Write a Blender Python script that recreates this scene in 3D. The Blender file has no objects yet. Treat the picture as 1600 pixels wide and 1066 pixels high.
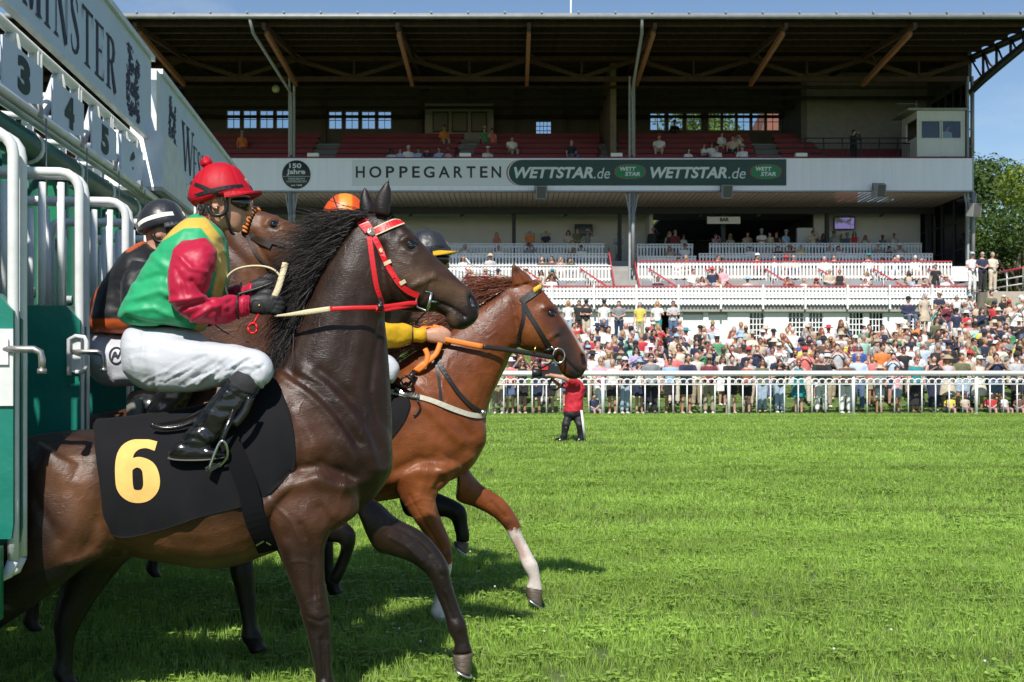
import bpy, bmesh, math, random
import numpy as np
from mathutils import Vector, Matrix, noise

random.seed(7)
rng = np.random.default_rng(11)
SC = bpy.context.scene
COL = SC.collection
R = math.radians

# ------------------------------------------------------------------ camera, sky, sun, exposure
F = 1800.0                       # focal length in photo pixels (photo 1600 wide)
cam = bpy.data.cameras.new('camera')
cam_o = bpy.data.objects.new('camera', cam)
COL.objects.link(cam_o)
cam_o.location = (0, 0, 1.5)
cam_o.rotation_euler = (R(90), 0, 0)
cam.sensor_width = 36
cam.lens = 36 * F / 1600
cam.shift_y = 37 / 1600
cam.clip_start = 0.1
cam.clip_end = 3000
cam.dof.use_dof = True
cam.dof.focus_distance = 5.6
cam.dof.aperture_fstop = 11
SC.camera = cam_o

SUN_EL, SUN_AZ = R(47), R(10)    # light travels away from the camera and a little to the right
world = bpy.data.worlds.new('World')
SC.world = world
world.use_nodes = True
nt = world.node_tree
nt.nodes.clear()
sky = nt.nodes.new('ShaderNodeTexSky')
sky.sky_type = 'NISHITA'
sky.sun_disc = False
sky.sun_elevation = SUN_EL
sky.sun_rotation = R(190)
sky.altitude = 50
sky.air_density = 1.0
sky.dust_density = 0.05
sky.ozone_density = 3.0
bg = nt.nodes.new('ShaderNodeBackground')
bg.inputs['Strength'].default_value = 0.070
wo = nt.nodes.new('ShaderNodeOutputWorld')
# thin fair-weather cloud wisps, the same all round the sky
tcw = nt.nodes.new('ShaderNodeTexCoord')
mpw = nt.nodes.new('ShaderNodeMapping')
mpw.inputs['Scale'].default_value = (2.2, 2.2, 5.0)
mpw.inputs['Location'].default_value = (0.3, 0.1, 0.2)
nzw = nt.nodes.new('ShaderNodeTexNoise')
nzw.inputs['Scale'].default_value = 1.6
nzw.inputs['Detail'].default_value = 7
nzw.inputs['Roughness'].default_value = 0.6
crw = nt.nodes.new('ShaderNodeMapRange')
crw.inputs['From Min'].default_value = 0.56
crw.inputs['From Max'].default_value = 0.78
crw.inputs['To Max'].default_value = 0.28
mxw = nt.nodes.new('ShaderNodeMix')
mxw.data_type = 'RGBA'
mxw.inputs[7].default_value = (7.0, 7.4, 8.0, 1)
nt.links.new(tcw.outputs['Generated'], mpw.inputs[0])
nt.links.new(mpw.outputs[0], nzw.inputs['Vector'])
nt.links.new(nzw.outputs[0], crw.inputs[0])
nt.links.new(crw.outputs[0], mxw.inputs[0])
nt.links.new(sky.outputs[0], mxw.inputs[6])
nt.links.new(mxw.outputs[2], bg.inputs['Color'])
nt.links.new(bg.outputs[0], wo.inputs[0])

sun = bpy.data.lights.new('sun', 'SUN')
sun.energy = 3.40
sun.angle = R(0.53)
sun.color = (1.0, 0.955, 0.885)
sun_o = bpy.data.objects.new('sun', sun)
COL.objects.link(sun_o)
SUN_TRAVEL = Vector((math.sin(SUN_AZ) * math.cos(SUN_EL), math.cos(SUN_AZ) * math.cos(SUN_EL), -math.sin(SUN_EL)))
sun_o.rotation_euler = SUN_TRAVEL.to_track_quat('-Z', 'Y').to_euler()
sun_o.location = (-10, -40, 60)

SC.view_settings.view_transform = 'Standard'
SC.view_settings.look = 'None'
SC.view_settings.exposure = 0.76
SC.view_settings.gamma = 1.0
SC.view_settings.use_curve_mapping = False
SC.render.engine = 'CYCLES'
SC.cycles.max_bounces = 6
SC.cycles.diffuse_bounces = 2
SC.cycles.glossy_bounces = 3
SC.cycles.transmission_bounces = 4
SC.cycles.transparent_max_bounces = 8
SC.cycles.use_denoising = True
SC.cycles.caustics_reflective = False
SC.cycles.caustics_refractive = False
SC.cycles.sample_clamp_indirect = 6

# ------------------------------------------------------------------ helpers
def W(px, py, y):
    """world point at depth y that is seen at photo pixel (px, py)"""
    return Vector(((px - 800) * y / F, y, 1.5 + (570 - py) * y / F))

ORIG = {}      # world position of every parent, so that children can be built in world space

def tag(o, label=None, cat=None, group=None, kind=None):
    if label: o['label'] = label
    if cat: o['category'] = cat
    if group: o['group'] = group
    if kind: o['kind'] = kind
    return o

def empty(name, loc, label=None, cat=None, group=None, parent=None):
    o = bpy.data.objects.new(name, None)
    o.empty_display_size = 0.1
    COL.objects.link(o)
    loc = Vector(loc)
    ORIG[o.name] = loc
    if parent:
        o.parent = parent
        o.location = loc - ORIG[parent.name]
    else:
        o.location = loc
    return tag(o, label, cat, group)

def add(name, me, mats, parent=None, loc=None, shift=True):
    """link a mesh whose vertices are world coordinates; its origin goes to the parent's (or to loc)"""
    if not isinstance(mats, (list, tuple)): mats = [mats]
    if len(me.materials) == 0:
        for m in mats: me.materials.append(m)
    o = bpy.data.objects.new(name, me)
    COL.objects.link(o)
    base = Vector((0, 0, 0))
    if parent is not None:
        base = ORIG[parent.name]
        o.parent = parent
    if loc is not None:
        loc = Vector(loc)
        if shift: me.transform(Matrix.Translation(-loc))
        o.location = loc - base
        ORIG[o.name] = loc
    elif parent is not None:
        if shift: me.transform(Matrix.Translation(-base))
        ORIG[o.name] = base
    else:
        ORIG[o.name] = base
    return o

def inst(name, me, parent, loc, rot=None, scale=None):
    """another object on shared mesh data, placed at world loc"""
    o = bpy.data.objects.new(name, me)
    COL.objects.link(o)
    loc = Vector(loc)
    if parent is not None:
        o.parent = parent
        o.location = loc - ORIG[parent.name]
    else:
        o.location = loc
    if rot is not None: o.rotation_euler = rot
    if scale is not None: o.scale = scale
    ORIG[o.name] = loc
    return o

class MB:
    """collects shapes and links them as one mesh"""
    def __init__(s):
        s.v = []; s.f = []; s.m = []; s.sm = []
    def poly(s, pts, mi=0, smooth=False):
        n = len(s.v); s.v += [tuple(p) for p in pts]
        s.f.append(tuple(range(n, n + len(pts)))); s.m.append(mi); s.sm.append(smooth)
    def box(s, c, size, rot=None, mi=0, bev=0.0):
        c = Vector(c); hx, hy, hz = size[0] / 2, size[1] / 2, size[2] / 2
        P = [Vector((x, y, z)) for z in (-hz, hz) for y in (-hy, hy) for x in (-hx, hx)]
        if rot is not None:
            M = rot if isinstance(rot, Matrix) else Matrix.Rotation(rot, 3, 'Z')
            P = [M @ p for p in P]
        n = len(s.v); s.v += [tuple(p + c) for p in P]
        for q in ((0, 2, 3, 1), (4, 5, 7, 6), (0, 1, 5, 4), (2, 6, 7, 3), (0, 4, 6, 2), (1, 3, 7, 5)):
            s.f.append(tuple(n + i for i in q)); s.m.append(mi); s.sm.append(False)
    def box2(s, a, b, mi=0):
        a = Vector(a); b = Vector(b)
        s.box((a + b) / 2, (abs(b.x - a.x), abs(b.y - a.y), abs(b.z - a.z)), mi=mi)
    def bar(s, a, b, w, h, up=(0, 0, 1), mi=0):
        a = Vector(a); b = Vector(b); d = b - a; L = d.length
        if L < 1e-6: return
        d /= L; up = Vector(up)
        if abs(d.dot(up)) > 0.98: up = Vector((0, 1, 0))
        x = d.cross(up).normalized(); z = x.cross(d).normalized()
        M = Matrix((x, d, z)).transposed()
        s.box((a + b) / 2, (w, L, h), rot=M, mi=mi)
    def rings(s, rings, mi=0, smooth=True, cap=True, closed=False):
        k = len(rings[0]); n = len(s.v)
        for r in rings: s.v += [tuple(p) for p in r]
        m = len(rings)
        for i in range(m if closed else m - 1):
            a = n + i * k; b = n + ((i + 1) % m) * k
            for j in range(k):
                j2 = (j + 1) % k
                s.f.append((a + j, a + j2, b + j2, b + j)); s.m.append(mi); s.sm.append(smooth)
        if cap and not closed:
            for (base, rev) in ((n, True), (n + (m - 1) * k, False)):
                f = [base + j for j in range(k)]
                if rev: f.reverse()
                s.f.append(tuple(f)); s.m.append(mi); s.sm.append(False)
    def tube(s, pts, r, seg=10, mi=0, cap=True, closed=False, flat=None):
        """tube along points; r a number or a list; flat=(w factor, h factor, up vector) gives straps"""
        P = [Vector(p) for p in pts]; n = len(P)
        rr = r if isinstance(r, (list, tuple)) else [r] * n
        up = Vector(flat[2]) if flat else None
        rings = []; prev = None
        for i in range(n):
            if closed: d = P[(i + 1) % n] - P[i - 1]
            else: d = P[min(i + 1, n - 1)] - P[max(i - 1, 0)]
            if d.length < 1e-9: d = Vector((0, 0, 1))
            d.normalize()
            if up is not None: u = up - d * up.dot(d)
            elif prev is not None: u = prev - d * prev.dot(d)
            else:
                u = Vector((0, 0, 1)) if abs(d.z) < 0.9 else Vector((1, 0, 0))
                u = u - d * u.dot(d)
            if u.length < 1e-6: u = d.orthogonal()
            u.normalize(); prev = u; x = d.cross(u)
            wx, wu = (flat[0], flat[1]) if flat else (1, 1)
            ring = []
            for j in range(seg):
                a = 2 * math.pi * (j + 0.5) / seg
                ring.append(P[i] + x * (math.cos(a) * rr[i] * wx) + u * (math.sin(a) * rr[i] * wu))
            rings.append(ring)
        s.rings(rings, mi=mi, cap=cap, closed=closed)
    def ell(s, c, r, rot=None, seg=16, rng_=10, mi=0):
        c = Vector(c); rings = []
        for i in range(1, rng_):
            t = math.pi * i / rng_; ring = []
            for j in range(seg):
                a = 2 * math.pi * j / seg
                p = Vector((r[0] * math.sin(t) * math.cos(a), r[1] * math.sin(t) * math.sin(a), -r[2] * math.cos(t)))
                if rot is not None: p = rot @ p
                ring.append(c + p)
            rings.append(ring)
        n0 = len(s.v)
        s.rings(rings, mi=mi, cap=False)
        for sgn, base in ((-1, n0), (1, n0 + (rng_ - 2) * seg)):
            p = Vector((0, 0, sgn * r[2]))
            if rot is not None: p = rot @ p
            s.v.append(tuple(c + p)); q = len(s.v) - 1
            for j in range(seg):
                a, b = base + j, base + (j + 1) % seg
                s.f.append((q, b, a) if sgn < 0 else (q, a, b)); s.m.append(mi); s.sm.append(True)
    def lathe(s, c, prof, seg=20, axis=None, mi=0, cap=True):
        c = Vector(c); M = axis if axis is not None else Matrix.Identity(3)
        rings = []
        for (r, z) in prof:
            rings.append([c + M @ Vector((r * math.cos(2 * math.pi * j / seg), r * math.sin(2 * math.pi * j / seg), z)) for j in range(seg)])
        s.rings(rings, mi=mi, cap=cap)
    def mesh(s, name):
        me = bpy.data.meshes.new(name)
        me.from_pydata(s.v, [], s.f)
        me.polygons.foreach_set('material_index', s.m)
        me.polygons.foreach_set('use_smooth', s.sm)
        me.update()
        return me
    def build(s, name, mats, parent=None, loc=None):
        return add(name, s.mesh(name), mats, parent, loc)

def cr(P, t):
    """Catmull-Rom through the rows of P (array), t in 0..len-1"""
    n = len(P); i = min(int(t), n - 2); u = t - i
    p0 = P[max(i - 1, 0)]; p1 = P[i]; p2 = P[i + 1]; p3 = P[min(i + 2, n - 1)]
    return 0.5 * ((2 * p1) + (-p0 + p2) * u + (2 * p0 - 5 * p1 + 4 * p2 - p3) * u * u + (-p0 + 3 * p1 - 3 * p2 + p3) * u ** 3)

def smooth_line(pts, n):
    A = np.array([tuple(p) for p in pts], float)
    return [Vector(cr(A, (len(A) - 1) * i / n)) for i in range(n + 1)]

def remesh(me, voxel, smooth=4, factor=0.5):
    """weld overlapping closed shapes into one continuous skin"""
    o = bpy.data.objects.new('tmp', me)
    COL.objects.link(o)
    m = o.modifiers.new('r', 'REMESH'); m.mode = 'VOXEL'; m.voxel_size = voxel; m.use_smooth_shade = True
    if smooth:
        q = o.modifiers.new('s', 'SMOOTH'); q.factor = factor; q.iterations = smooth
    dg = bpy.context.evaluated_depsgraph_get()
    dg.update()
    out = bpy.data.meshes.new_from_object(o.evaluated_get(dg))
    bpy.data.objects.remove(o)
    bpy.data.meshes.remove(me)
    out.materials.clear()
    out.polygons.foreach_set('use_smooth', [True] * len(out.polygons))
    return out

def get_co(me):
    a = np.empty(len(me.vertices) * 3, np.float32); me.vertices.foreach_get('co', a); return a.reshape(-1, 3).astype(float)
def set_co(me, a):
    me.vertices.foreach_set('co', np.asarray(a, np.float32).ravel()); me.update()
def get_no(me):
    a = np.empty(len(me.vertices) * 3, np.float32); me.vertices.foreach_get('normal', a); return a.reshape(-1, 3).astype(float)
def set_col(me, rgb):
    at = me.color_attributes.new('Col', 'FLOAT_COLOR', 'POINT')
    c = np.ones((len(me.vertices), 4), np.float32); c[:, :3] = rgb
    at.data.foreach_set('color', c.ravel())

def seg_dist(P, A, B):
    """distance of points P (n,2 or 3) to segment AB and the parameter along it"""
    A = np.asarray(A, float); B = np.asarray(B, float); d = B - A
    t = np.clip(((P - A) @ d) / max(d @ d, 1e-9), 0, 1)
    return np.linalg.norm(P - (A + t[:, None] * d), axis=1), t
def line_dist(P, L):
    r = np.full(len(P), 1e9)
    for a, b in zip(L[:-1], L[1:]):
        r = np.minimum(r, seg_dist(P, a, b)[0])
    return r
def in_poly(P, poly):
    """points in polygon (2-D)"""
    x, y = P[:, 0], P[:, 1]; inside = np.zeros(len(P), bool); n = len(poly)
    for i in range(n):
        x1, y1 = poly[i]; x2, y2 = poly[(i + 1) % n]
        c = ((y1 > y) != (y2 > y)) & (x < (x2 - x1) * (y - y1) / (y2 - y1 + 1e-12) + x1)
        inside ^= c
    return inside
def pix(C):
    """photo pixels of world points, used for laying out features from the photo"""
    return np.stack([800 + F * C[:, 0] / C[:, 1], 570 - F * (C[:, 2] - 1.5) / C[:, 1]], 1)
def fbm(C, scale, seed=0.0, oct_=3):
    out = np.empty(len(C))
    for i, c in enumerate(C):
        out[i] = noise.fractal(Vector((c[0] * scale + seed, c[1] * scale - seed, c[2] * scale + 2 * seed)), 0.6, 2.0, oct_)
    return out

def text_mesh(s, bold=0.0, shear=0.0, spacing=1.0):
    """flat lettering from the built-in font as (points, triangles), height of a capital = 1"""
    cu = bpy.data.curves.new('tx', 'FONT'); cu.body = s; cu.size = 1.0; cu.offset = bold; cu.shear = shear; cu.space_character = spacing; cu.resolution_u = 5
    o = bpy.data.objects.new('tx', cu); COL.objects.link(o)
    dg = bpy.context.evaluated_depsgraph_get(); dg.update()
    me = bpy.data.meshes.new_from_object(o.evaluated_get(dg)); me.calc_loop_triangles()
    V = [(v.co.x, v.co.y) for v in me.vertices]; T = [tuple(t.vertices) for t in me.loop_triangles]
    bpy.data.objects.remove(o); bpy.data.curves.remove(cu); bpy.data.meshes.remove(me)
    return np.array(V), T
def fit(V, x0, y0, x1, y1):
    """scale lettering to fill a box"""
    a, b = V.min(0), V.max(0); return np.stack([x0 + (V[:, 0] - a[0]) / (b[0] - a[0]) * (x1 - x0), y0 + (V[:, 1] - a[1]) / (b[1] - a[1]) * (y1 - y0)], 1)

# ------------------------------------------------------------------ materials
MAT = {}
def mat(name, col=(0.5, 0.5, 0.5), rough=0.6, metal=0.0, spec=0.5, var=0.0, vscale=8.0, bump=0.0, bscale=40.0, bdist=0.01,
        attr=False, coat=0.0, sheen=0.0, trans=0.0, alpha=1.0, stretch=None, detail=4.0, col2=None, coat_rough=0.15, sss=0.0, rvar=0.0):
    """procedural principled material: noise colour variation, noise bump; attr: colour from the mesh's Col attribute"""
    if name in MAT: return MAT[name]
    m = bpy.data.materials.new(name); m.use_nodes = True
    t = m.node_tree; n = t.nodes; b = n['Principled BSDF']
    b.inputs['Roughness'].default_value = rough
    b.inputs['Metallic'].default_value = metal
    b.inputs['Specular IOR Level'].default_value = spec
    b.inputs['Coat Weight'].default_value = coat
    b.inputs['Coat Roughness'].default_value = coat_rough
    b.inputs['Sheen Weight'].default_value = sheen
    b.inputs['Base Color'].default_value = (*col, 1)
    if trans: b.inputs['Transmission Weight'].default_value = trans
    if alpha < 1: b.inputs['Alpha'].default_value = alpha
    if sss:
        b.inputs['Subsurface Weight'].default_value = sss
        b.inputs['Subsurface Radius'].default_value = (0.02, 0.008, 0.004)
        b.inputs['Subsurface Scale'].default_value = 0.3
    tc = n.new('ShaderNodeTexCoord'); vec = tc.outputs['Object']
    if stretch:
        mp = n.new('ShaderNodeMapping'); mp.inputs['Scale'].default_value = stretch
        t.links.new(vec, mp.inputs[0]); vec = mp.outputs[0]
    src = None
    if attr:
        a = n.new('ShaderNodeAttribute'); a.attribute_name = 'Col'; src = a.outputs['Color']
    if var or col2:
        nz = n.new('ShaderNodeTexNoise'); nz.inputs['Scale'].default_value = vscale; nz.inputs['Detail'].default_value = detail
        t.links.new(vec, nz.inputs['Vector'])
        mx = n.new('ShaderNodeMix'); mx.data_type = 'RGBA'
        if col2:
            mr = n.new('ShaderNodeMapRange'); mr.inputs[1].default_value = 0.35; mr.inputs[2].default_value = 0.65
            t.links.new(nz.outputs[0], mr.inputs[0]); t.links.new(mr.outputs[0], mx.inputs[0])
            mx.inputs[6].default_value = (*col, 1); mx.inputs[7].default_value = (*col2, 1)
            if src: t.links.new(src, mx.inputs[6])
        else:
            mx.blend_type = 'MULTIPLY'; mx.inputs[0].default_value = 1.0
            mr = n.new('ShaderNodeMapRange'); mr.inputs[1].default_value = 0.25; mr.inputs[2].default_value = 0.75
            mr.inputs[3].default_value = 1 - var; mr.inputs[4].default_value = 1 + var
            t.links.new(nz.outputs[0], mr.inputs[0]); t.links.new(mr.outputs[0], mx.inputs[7])
            mx.inputs[6].default_value = (*col, 1)
            if src: t.links.new(src, mx.inputs[6])
        src = mx.outputs[2]
        if rvar:
            rr = n.new('ShaderNodeMapRange'); rr.inputs[1].default_value = 0.3; rr.inputs[2].default_value = 0.7
            rr.inputs[3].default_value = max(rough - rvar, 0.05); rr.inputs[4].default_value = min(rough + rvar, 1)
            t.links.new(nz.outputs[0], rr.inputs[0]); t.links.new(rr.outputs[0], b.inputs['Roughness'])
    if src: t.links.new(src, b.inputs['Base Color'])
    if bump:
        nb = n.new('ShaderNodeTexNoise'); nb.inputs['Scale'].default_value = bscale; nb.inputs['Detail'].default_value = 5
        t.links.new(vec, nb.inputs['Vector'])
        bp = n.new('ShaderNodeBump'); bp.inputs['Strength'].default_value = bump; bp.inputs['Distance'].default_value = bdist
        t.links.new(nb.outputs[0], bp.inputs['Height']); t.links.new(bp.outputs[0], b.inputs['Normal'])
    MAT[name] = m
    return m
def srgb(r, g, b):
    return tuple(((c / 255) / 12.92 if c / 255 <= 0.04045 else ((c / 255 + 0.055) / 1.055) ** 2.4) for c in (r, g, b))

# ------------------------------------------------------------------ ground
M_SOIL = mat('turf_soil', (.085, .125, .030), .95, var=.4, vscale=1.5, bump=.5, bscale=60)
M_BANK = mat('trodden_lawn', (.10, .16, .035), .95, var=.45, vscale=3, bump=.6, bscale=40)
def gz(y):
    """height of the ground: flat track, then the bank the crowd stands on"""
    if y <= 35.2: return 0.0
    return min(2.4, (y - 35.2) * .160)
mb = MB()
ys = [-60, 0, 20, 34.0, 35.2] + [36 + i for i in range(15)] + [51, 52, 90, 200, 900]
for i in range(len(ys) - 1):
    za, zb = gz(ys[i]), gz(ys[i + 1]); w = 900
    mb.poly([(-w, ys[i], za), (w, ys[i], za), (w, ys[i + 1], zb), (-w, ys[i + 1], zb)], mi=0 if ys[i] < 34 else 1)
g_ = mb.build('ground', [M_SOIL, M_BANK]); tag(g_, kind='structure')

# ------------------------------------------------------------------ grandstand
def S(y): return F / y
def SX(px, y): return (px - 800) * y / F
def SZ(py, y): return 1.5 + (570 - py) * y / F
M_WOOD = mat('dark_roof_boards', (.040, .022, .014), .8, var=.5, vscale=3, stretch=(1, .06, 1), bump=.4, bscale=8)
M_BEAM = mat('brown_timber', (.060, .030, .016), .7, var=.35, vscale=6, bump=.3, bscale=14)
M_ZINC = mat('zinc', (.27, .28, .28), .55, .3, var=.15, vscale=3)
M_FASC = mat('fascia_panel_paint', (.86, .86, .92), .5, var=.05, vscale=2, stretch=(2, 1, .12))
M_SOFF = mat('soffit_boards', (.50, .43, .34), .6, var=.06, vscale=30, stretch=(1, .02, 1))
M_RENDER = mat('white_render', (.80, .79, .75), .8, var=.07, vscale=1.2, bump=.2, bscale=10)
M_PLASTER = mat('grey_plaster', (.80, .79, .79), .8, var=.06, vscale=1.0)
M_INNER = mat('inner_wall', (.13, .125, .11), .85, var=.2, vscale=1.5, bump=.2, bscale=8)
M_BRICKP = mat('painted_brick', (.24, .24, .22), .8, var=.12, vscale=4, bump=.3, bscale=12)
M_SLAT = mat('white_slat_paint', (.80, .80, .78), .5, var=.05, vscale=3)
M_REDRAIL = mat('red_rail_paint', (.50, .05, .06), .45)
M_REDBENCH = mat('red_bench_paint', (.19, .019, .024), .6, var=.2, vscale=2)
M_CONC = mat('concrete', (.34, .33, .31), .9, var=.15, vscale=2, bump=.2, bscale=12)
M_STEELC = mat('column_paint', (.36, .40, .41), .5, .1, var=.1, vscale=4)
M_DKMET = mat('dark_metal', (.035, .04, .045), .5, .3)
M_FRAME = mat('window_frame', (.34, .33, .29), .6)
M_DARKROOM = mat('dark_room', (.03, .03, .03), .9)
def glass(name, tint=(.8, .85, .88), t=.88):
    if name in MAT: return MAT[name]
    m = bpy.data.materials.new(name); m.use_nodes = True; n = m.node_tree.nodes; n.clear()
    o = n.new('ShaderNodeOutputMaterial'); mx = n.new('ShaderNodeMixShader'); tr = n.new('ShaderNodeBsdfTransparent'); gl = n.new('ShaderNodeBsdfGlossy')
    tr.inputs[0].default_value = (*tint, 1); gl.inputs['Roughness'].default_value = .03
    fr = n.new('ShaderNodeFresnel'); fr.inputs[0].default_value = 1.5
    m.node_tree.links.new(fr.outputs[0], mx.inputs[0]); m.node_tree.links.new(tr.outputs[0], mx.inputs[1]); m.node_tree.links.new(gl.outputs[0], mx.inputs[2]); m.node_tree.links.new(mx.outputs[0], o.inputs[0])
    MAT[name] = m; return m
M_GLASS = glass('window_glass')
M_SMOKE = glass('dark_glass', (.42, .46, .43))

gs = empty('grandstand', (0, 56, 0), 'long two storey racecourse grandstand with dark timber roof and white balustraded terraces', 'grandstand')
XL, XR = -34.0, 22.25
# roof: boards below, zinc above, gutter, purlins
RF, RB = 48.6, 68.0
def rz_(y): return 16.14 + (y - RF) * .085
mb = MB(); n = 96
for i in range(n):
    x0 = XL - 4 + (22.4 - XL + 4) * i / n; x1 = XL - 4 + (22.4 - XL + 4) * (i + 1) / n - .02; dz = .012 * (i % 3)
    mb.poly([(x0, RF, rz_(RF) + dz), (x0, RB, rz_(RB) + dz), (x1, RB, rz_(RB) + dz), (x1, RF, rz_(RF) + dz)])
tag(mb.build('roof_boards', M_WOOD, gs), kind='stuff')
mb = MB(); mb.poly([(XL - 4, RF - .1, rz_(RF) + .16), (22.5, RF - .1, rz_(RF) + .16), (22.5, RB, rz_(RB) + .16), (XL - 4, RB, rz_(RB) + .16)])
mb.poly([(XL - 4, RF - .1, rz_(RF) - .02), (22.5, RF - .1, rz_(RF) - .02), (22.5, RF - .1, rz_(RF) + .16), (XL - 4, RF - .1, rz_(RF) + .16)])
mb.poly([(22.5, RF - .1, rz_(RF) - .02), (22.5, RB, rz_(RB) - .02), (22.5, RB, rz_(RB) + .16), (22.5, RF - .1, rz_(RF) + .16)])
mb.build('roof_covering', M_ZINC, gs)
mb = MB(); mb.tube([(XL - 4, RF - .16, rz_(RF) + .02), (22.55, RF - .16, rz_(RF) - .01)], .09, 10); mb.build('gutter', M_ZINC, gs)
clip = MB(); clip.box((0, 0, 0), (.07, .1, .06)); clipm = clip.mesh('roof_clip'); clipm.materials.append(M_ZINC)
for i in range(32): inst('roof_clip', clipm, gs, (XL + 12 + i * 1.55, RF - .12, rz_(RF) + .2))
pm = MB(); pm.box((0, 0, 0), (22.4 - XL + 4, .16, .22)); pmm = pm.mesh('purlin'); pmm.materials.append(M_WOOD)
for k in range(13):
    y = RF + .6 + k * 1.45; inst('purlin', pmm, gs, ((22.4 + XL - 4) / 2, y, rz_(y) - .13))
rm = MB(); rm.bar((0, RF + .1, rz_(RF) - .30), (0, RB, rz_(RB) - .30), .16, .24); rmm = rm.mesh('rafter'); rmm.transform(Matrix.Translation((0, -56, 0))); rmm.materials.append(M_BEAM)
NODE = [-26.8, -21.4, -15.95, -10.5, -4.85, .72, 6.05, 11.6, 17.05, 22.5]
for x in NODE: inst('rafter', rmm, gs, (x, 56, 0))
# girder along the columns
YC, ZC = 56.0, 15.38
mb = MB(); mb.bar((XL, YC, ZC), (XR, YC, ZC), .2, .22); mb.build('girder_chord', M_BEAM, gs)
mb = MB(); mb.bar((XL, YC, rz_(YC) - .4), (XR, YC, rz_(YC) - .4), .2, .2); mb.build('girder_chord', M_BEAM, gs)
for i in range(len(NODE) - 1):
    a, b = NODE[i], NODE[i + 1]; m = (a + b) / 2
    for q in ((a, m), (b, m)):
        mb = MB(); mb.bar((q[0], YC, rz_(YC) - .45), (q[1], YC, ZC + .08), .14, .20); mb.build('girder_brace', M_BEAM, gs)
    mb = MB(); mb.bar((m, YC, ZC), (m, YC, rz_(YC) - .45), .10, .12); mb.build('girder_upright', M_BEAM, gs)
for x in NODE:
    mb = MB(); mb.bar((x, YC, ZC - .25), (x, RF + .7, rz_(RF) - .45), .17, .22); mb.build('roof_strut', mat('lit_timber', (.27, .125, .055), .65, var=.3, vscale=8), gs)  # strut colour lightened to carry the sun and ground bounce
    mb = MB(); mb.tube(smooth_line([(x + .1, YC - .9, rz_(YC) - .35), (x + .7, YC, rz_(YC) - .62), (x + .9, YC, ZC + .6)], 6), .05, 6); mb.build('knee_brace', M_BEAM, gs)
for k in range(4):
    y = 58.5 + k * 2.3
    mb = MB(); mb.bar((XL, y, ZC + .2), (XR, y, ZC + .2), .12, .16); mb.build('tie_beam', M_WOOD, gs)
# columns with downpipes
for x in (-27.1, -10.7, 5.82, XR):
    mb = MB()
    for dx in (-.11, .11): mb.box((x + dx, YC, 9.4), (.09, .22, 12.2))
    for z in np.arange(3.6, 15.3, .85): mb.box((x, YC, z), (.14, .14, .05))
    cl_ = mb.build('column', M_STEELC, gs)
    mb = MB(); mb.tube([(x + .02, YC - .32, 15.0), (x + .02, YC - .32, 11.62)] if x > 20 else [(x - .35, RF - .1, rz_(RF) - .05), (x - .30, RF + .35, rz_(RF) - .55), (x - .02, YC - .35, ZC - .7), (x + .02, YC - .32, ZC - 1.2), (x + .02, YC - .32, 11.62)], .075, 8); mb.build('downpipe', M_ZINC, gs)
    mb = MB(); mb.tube([(x + .02, YC - .40, 9.85), (x + .02, YC - .40, 6.2)], .085, 8); mb.build('downpipe', M_ZINC, gs)
    for sx in (-1, 1):
        mb = MB(); mb.bar((x + sx * .14, YC - .1, 8.9), (x + sx * .30, YC - .1, 9.8), .045, .06); mb.build('column_bracket', M_STEELC, gs)
# upper deck front: fascia panels, soffit
YF = 55.75
fp = MB(); fp.box((0, 0, 0), (1.945, .12, 1.56)); fpm = fp.mesh('fascia_panel'); fpm.materials.append(M_FASC)
for i in range(25):
    x = XR - .975 - i * 1.95
    inst('fascia_panel', fpm, gs, (x, YF, 10.70))
mb = MB(); mb.box(((XL + XR) / 2, YF + .02, 9.885), (XR - XL, .2, .07)); mb.build('fascia_sill', M_ZINC, gs)
mb = MB(); mb.box(((XL + XR) / 2, YF + .03, 11.515), (XR - XL, .22, .05)); mb.build('fascia_coping', M_REDBENCH, gs)
mb = MB()
for i in range(220):
    x0 = XL + (XR - XL) * i / 220; x1 = XL + (XR - XL) * (i + 1) / 220 - .025
    mb.poly([(x0, 55.85, 9.84), (x0, 60.6, 9.78 + .01 * (i % 2)), (x1, 60.6, 9.78 + .01 * (i % 2)), (x1, 55.85, 9.84)])
tag(mb.build('soffit_boards', M_SOFF, gs), kind='stuff')
mb = MB(); mb.box(((XL + XR) / 2, 60.75, 9.62), (XR - XL, .25, .34)); mb.build('floor_beam', M_DKMET, gs)
mb = MB(); mb.box(((XL + XR) / 2, 63.6, 9.95), (XR - XL, 6.0, .2)); mb.build('deck_slab', M_CONC, gs)
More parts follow.
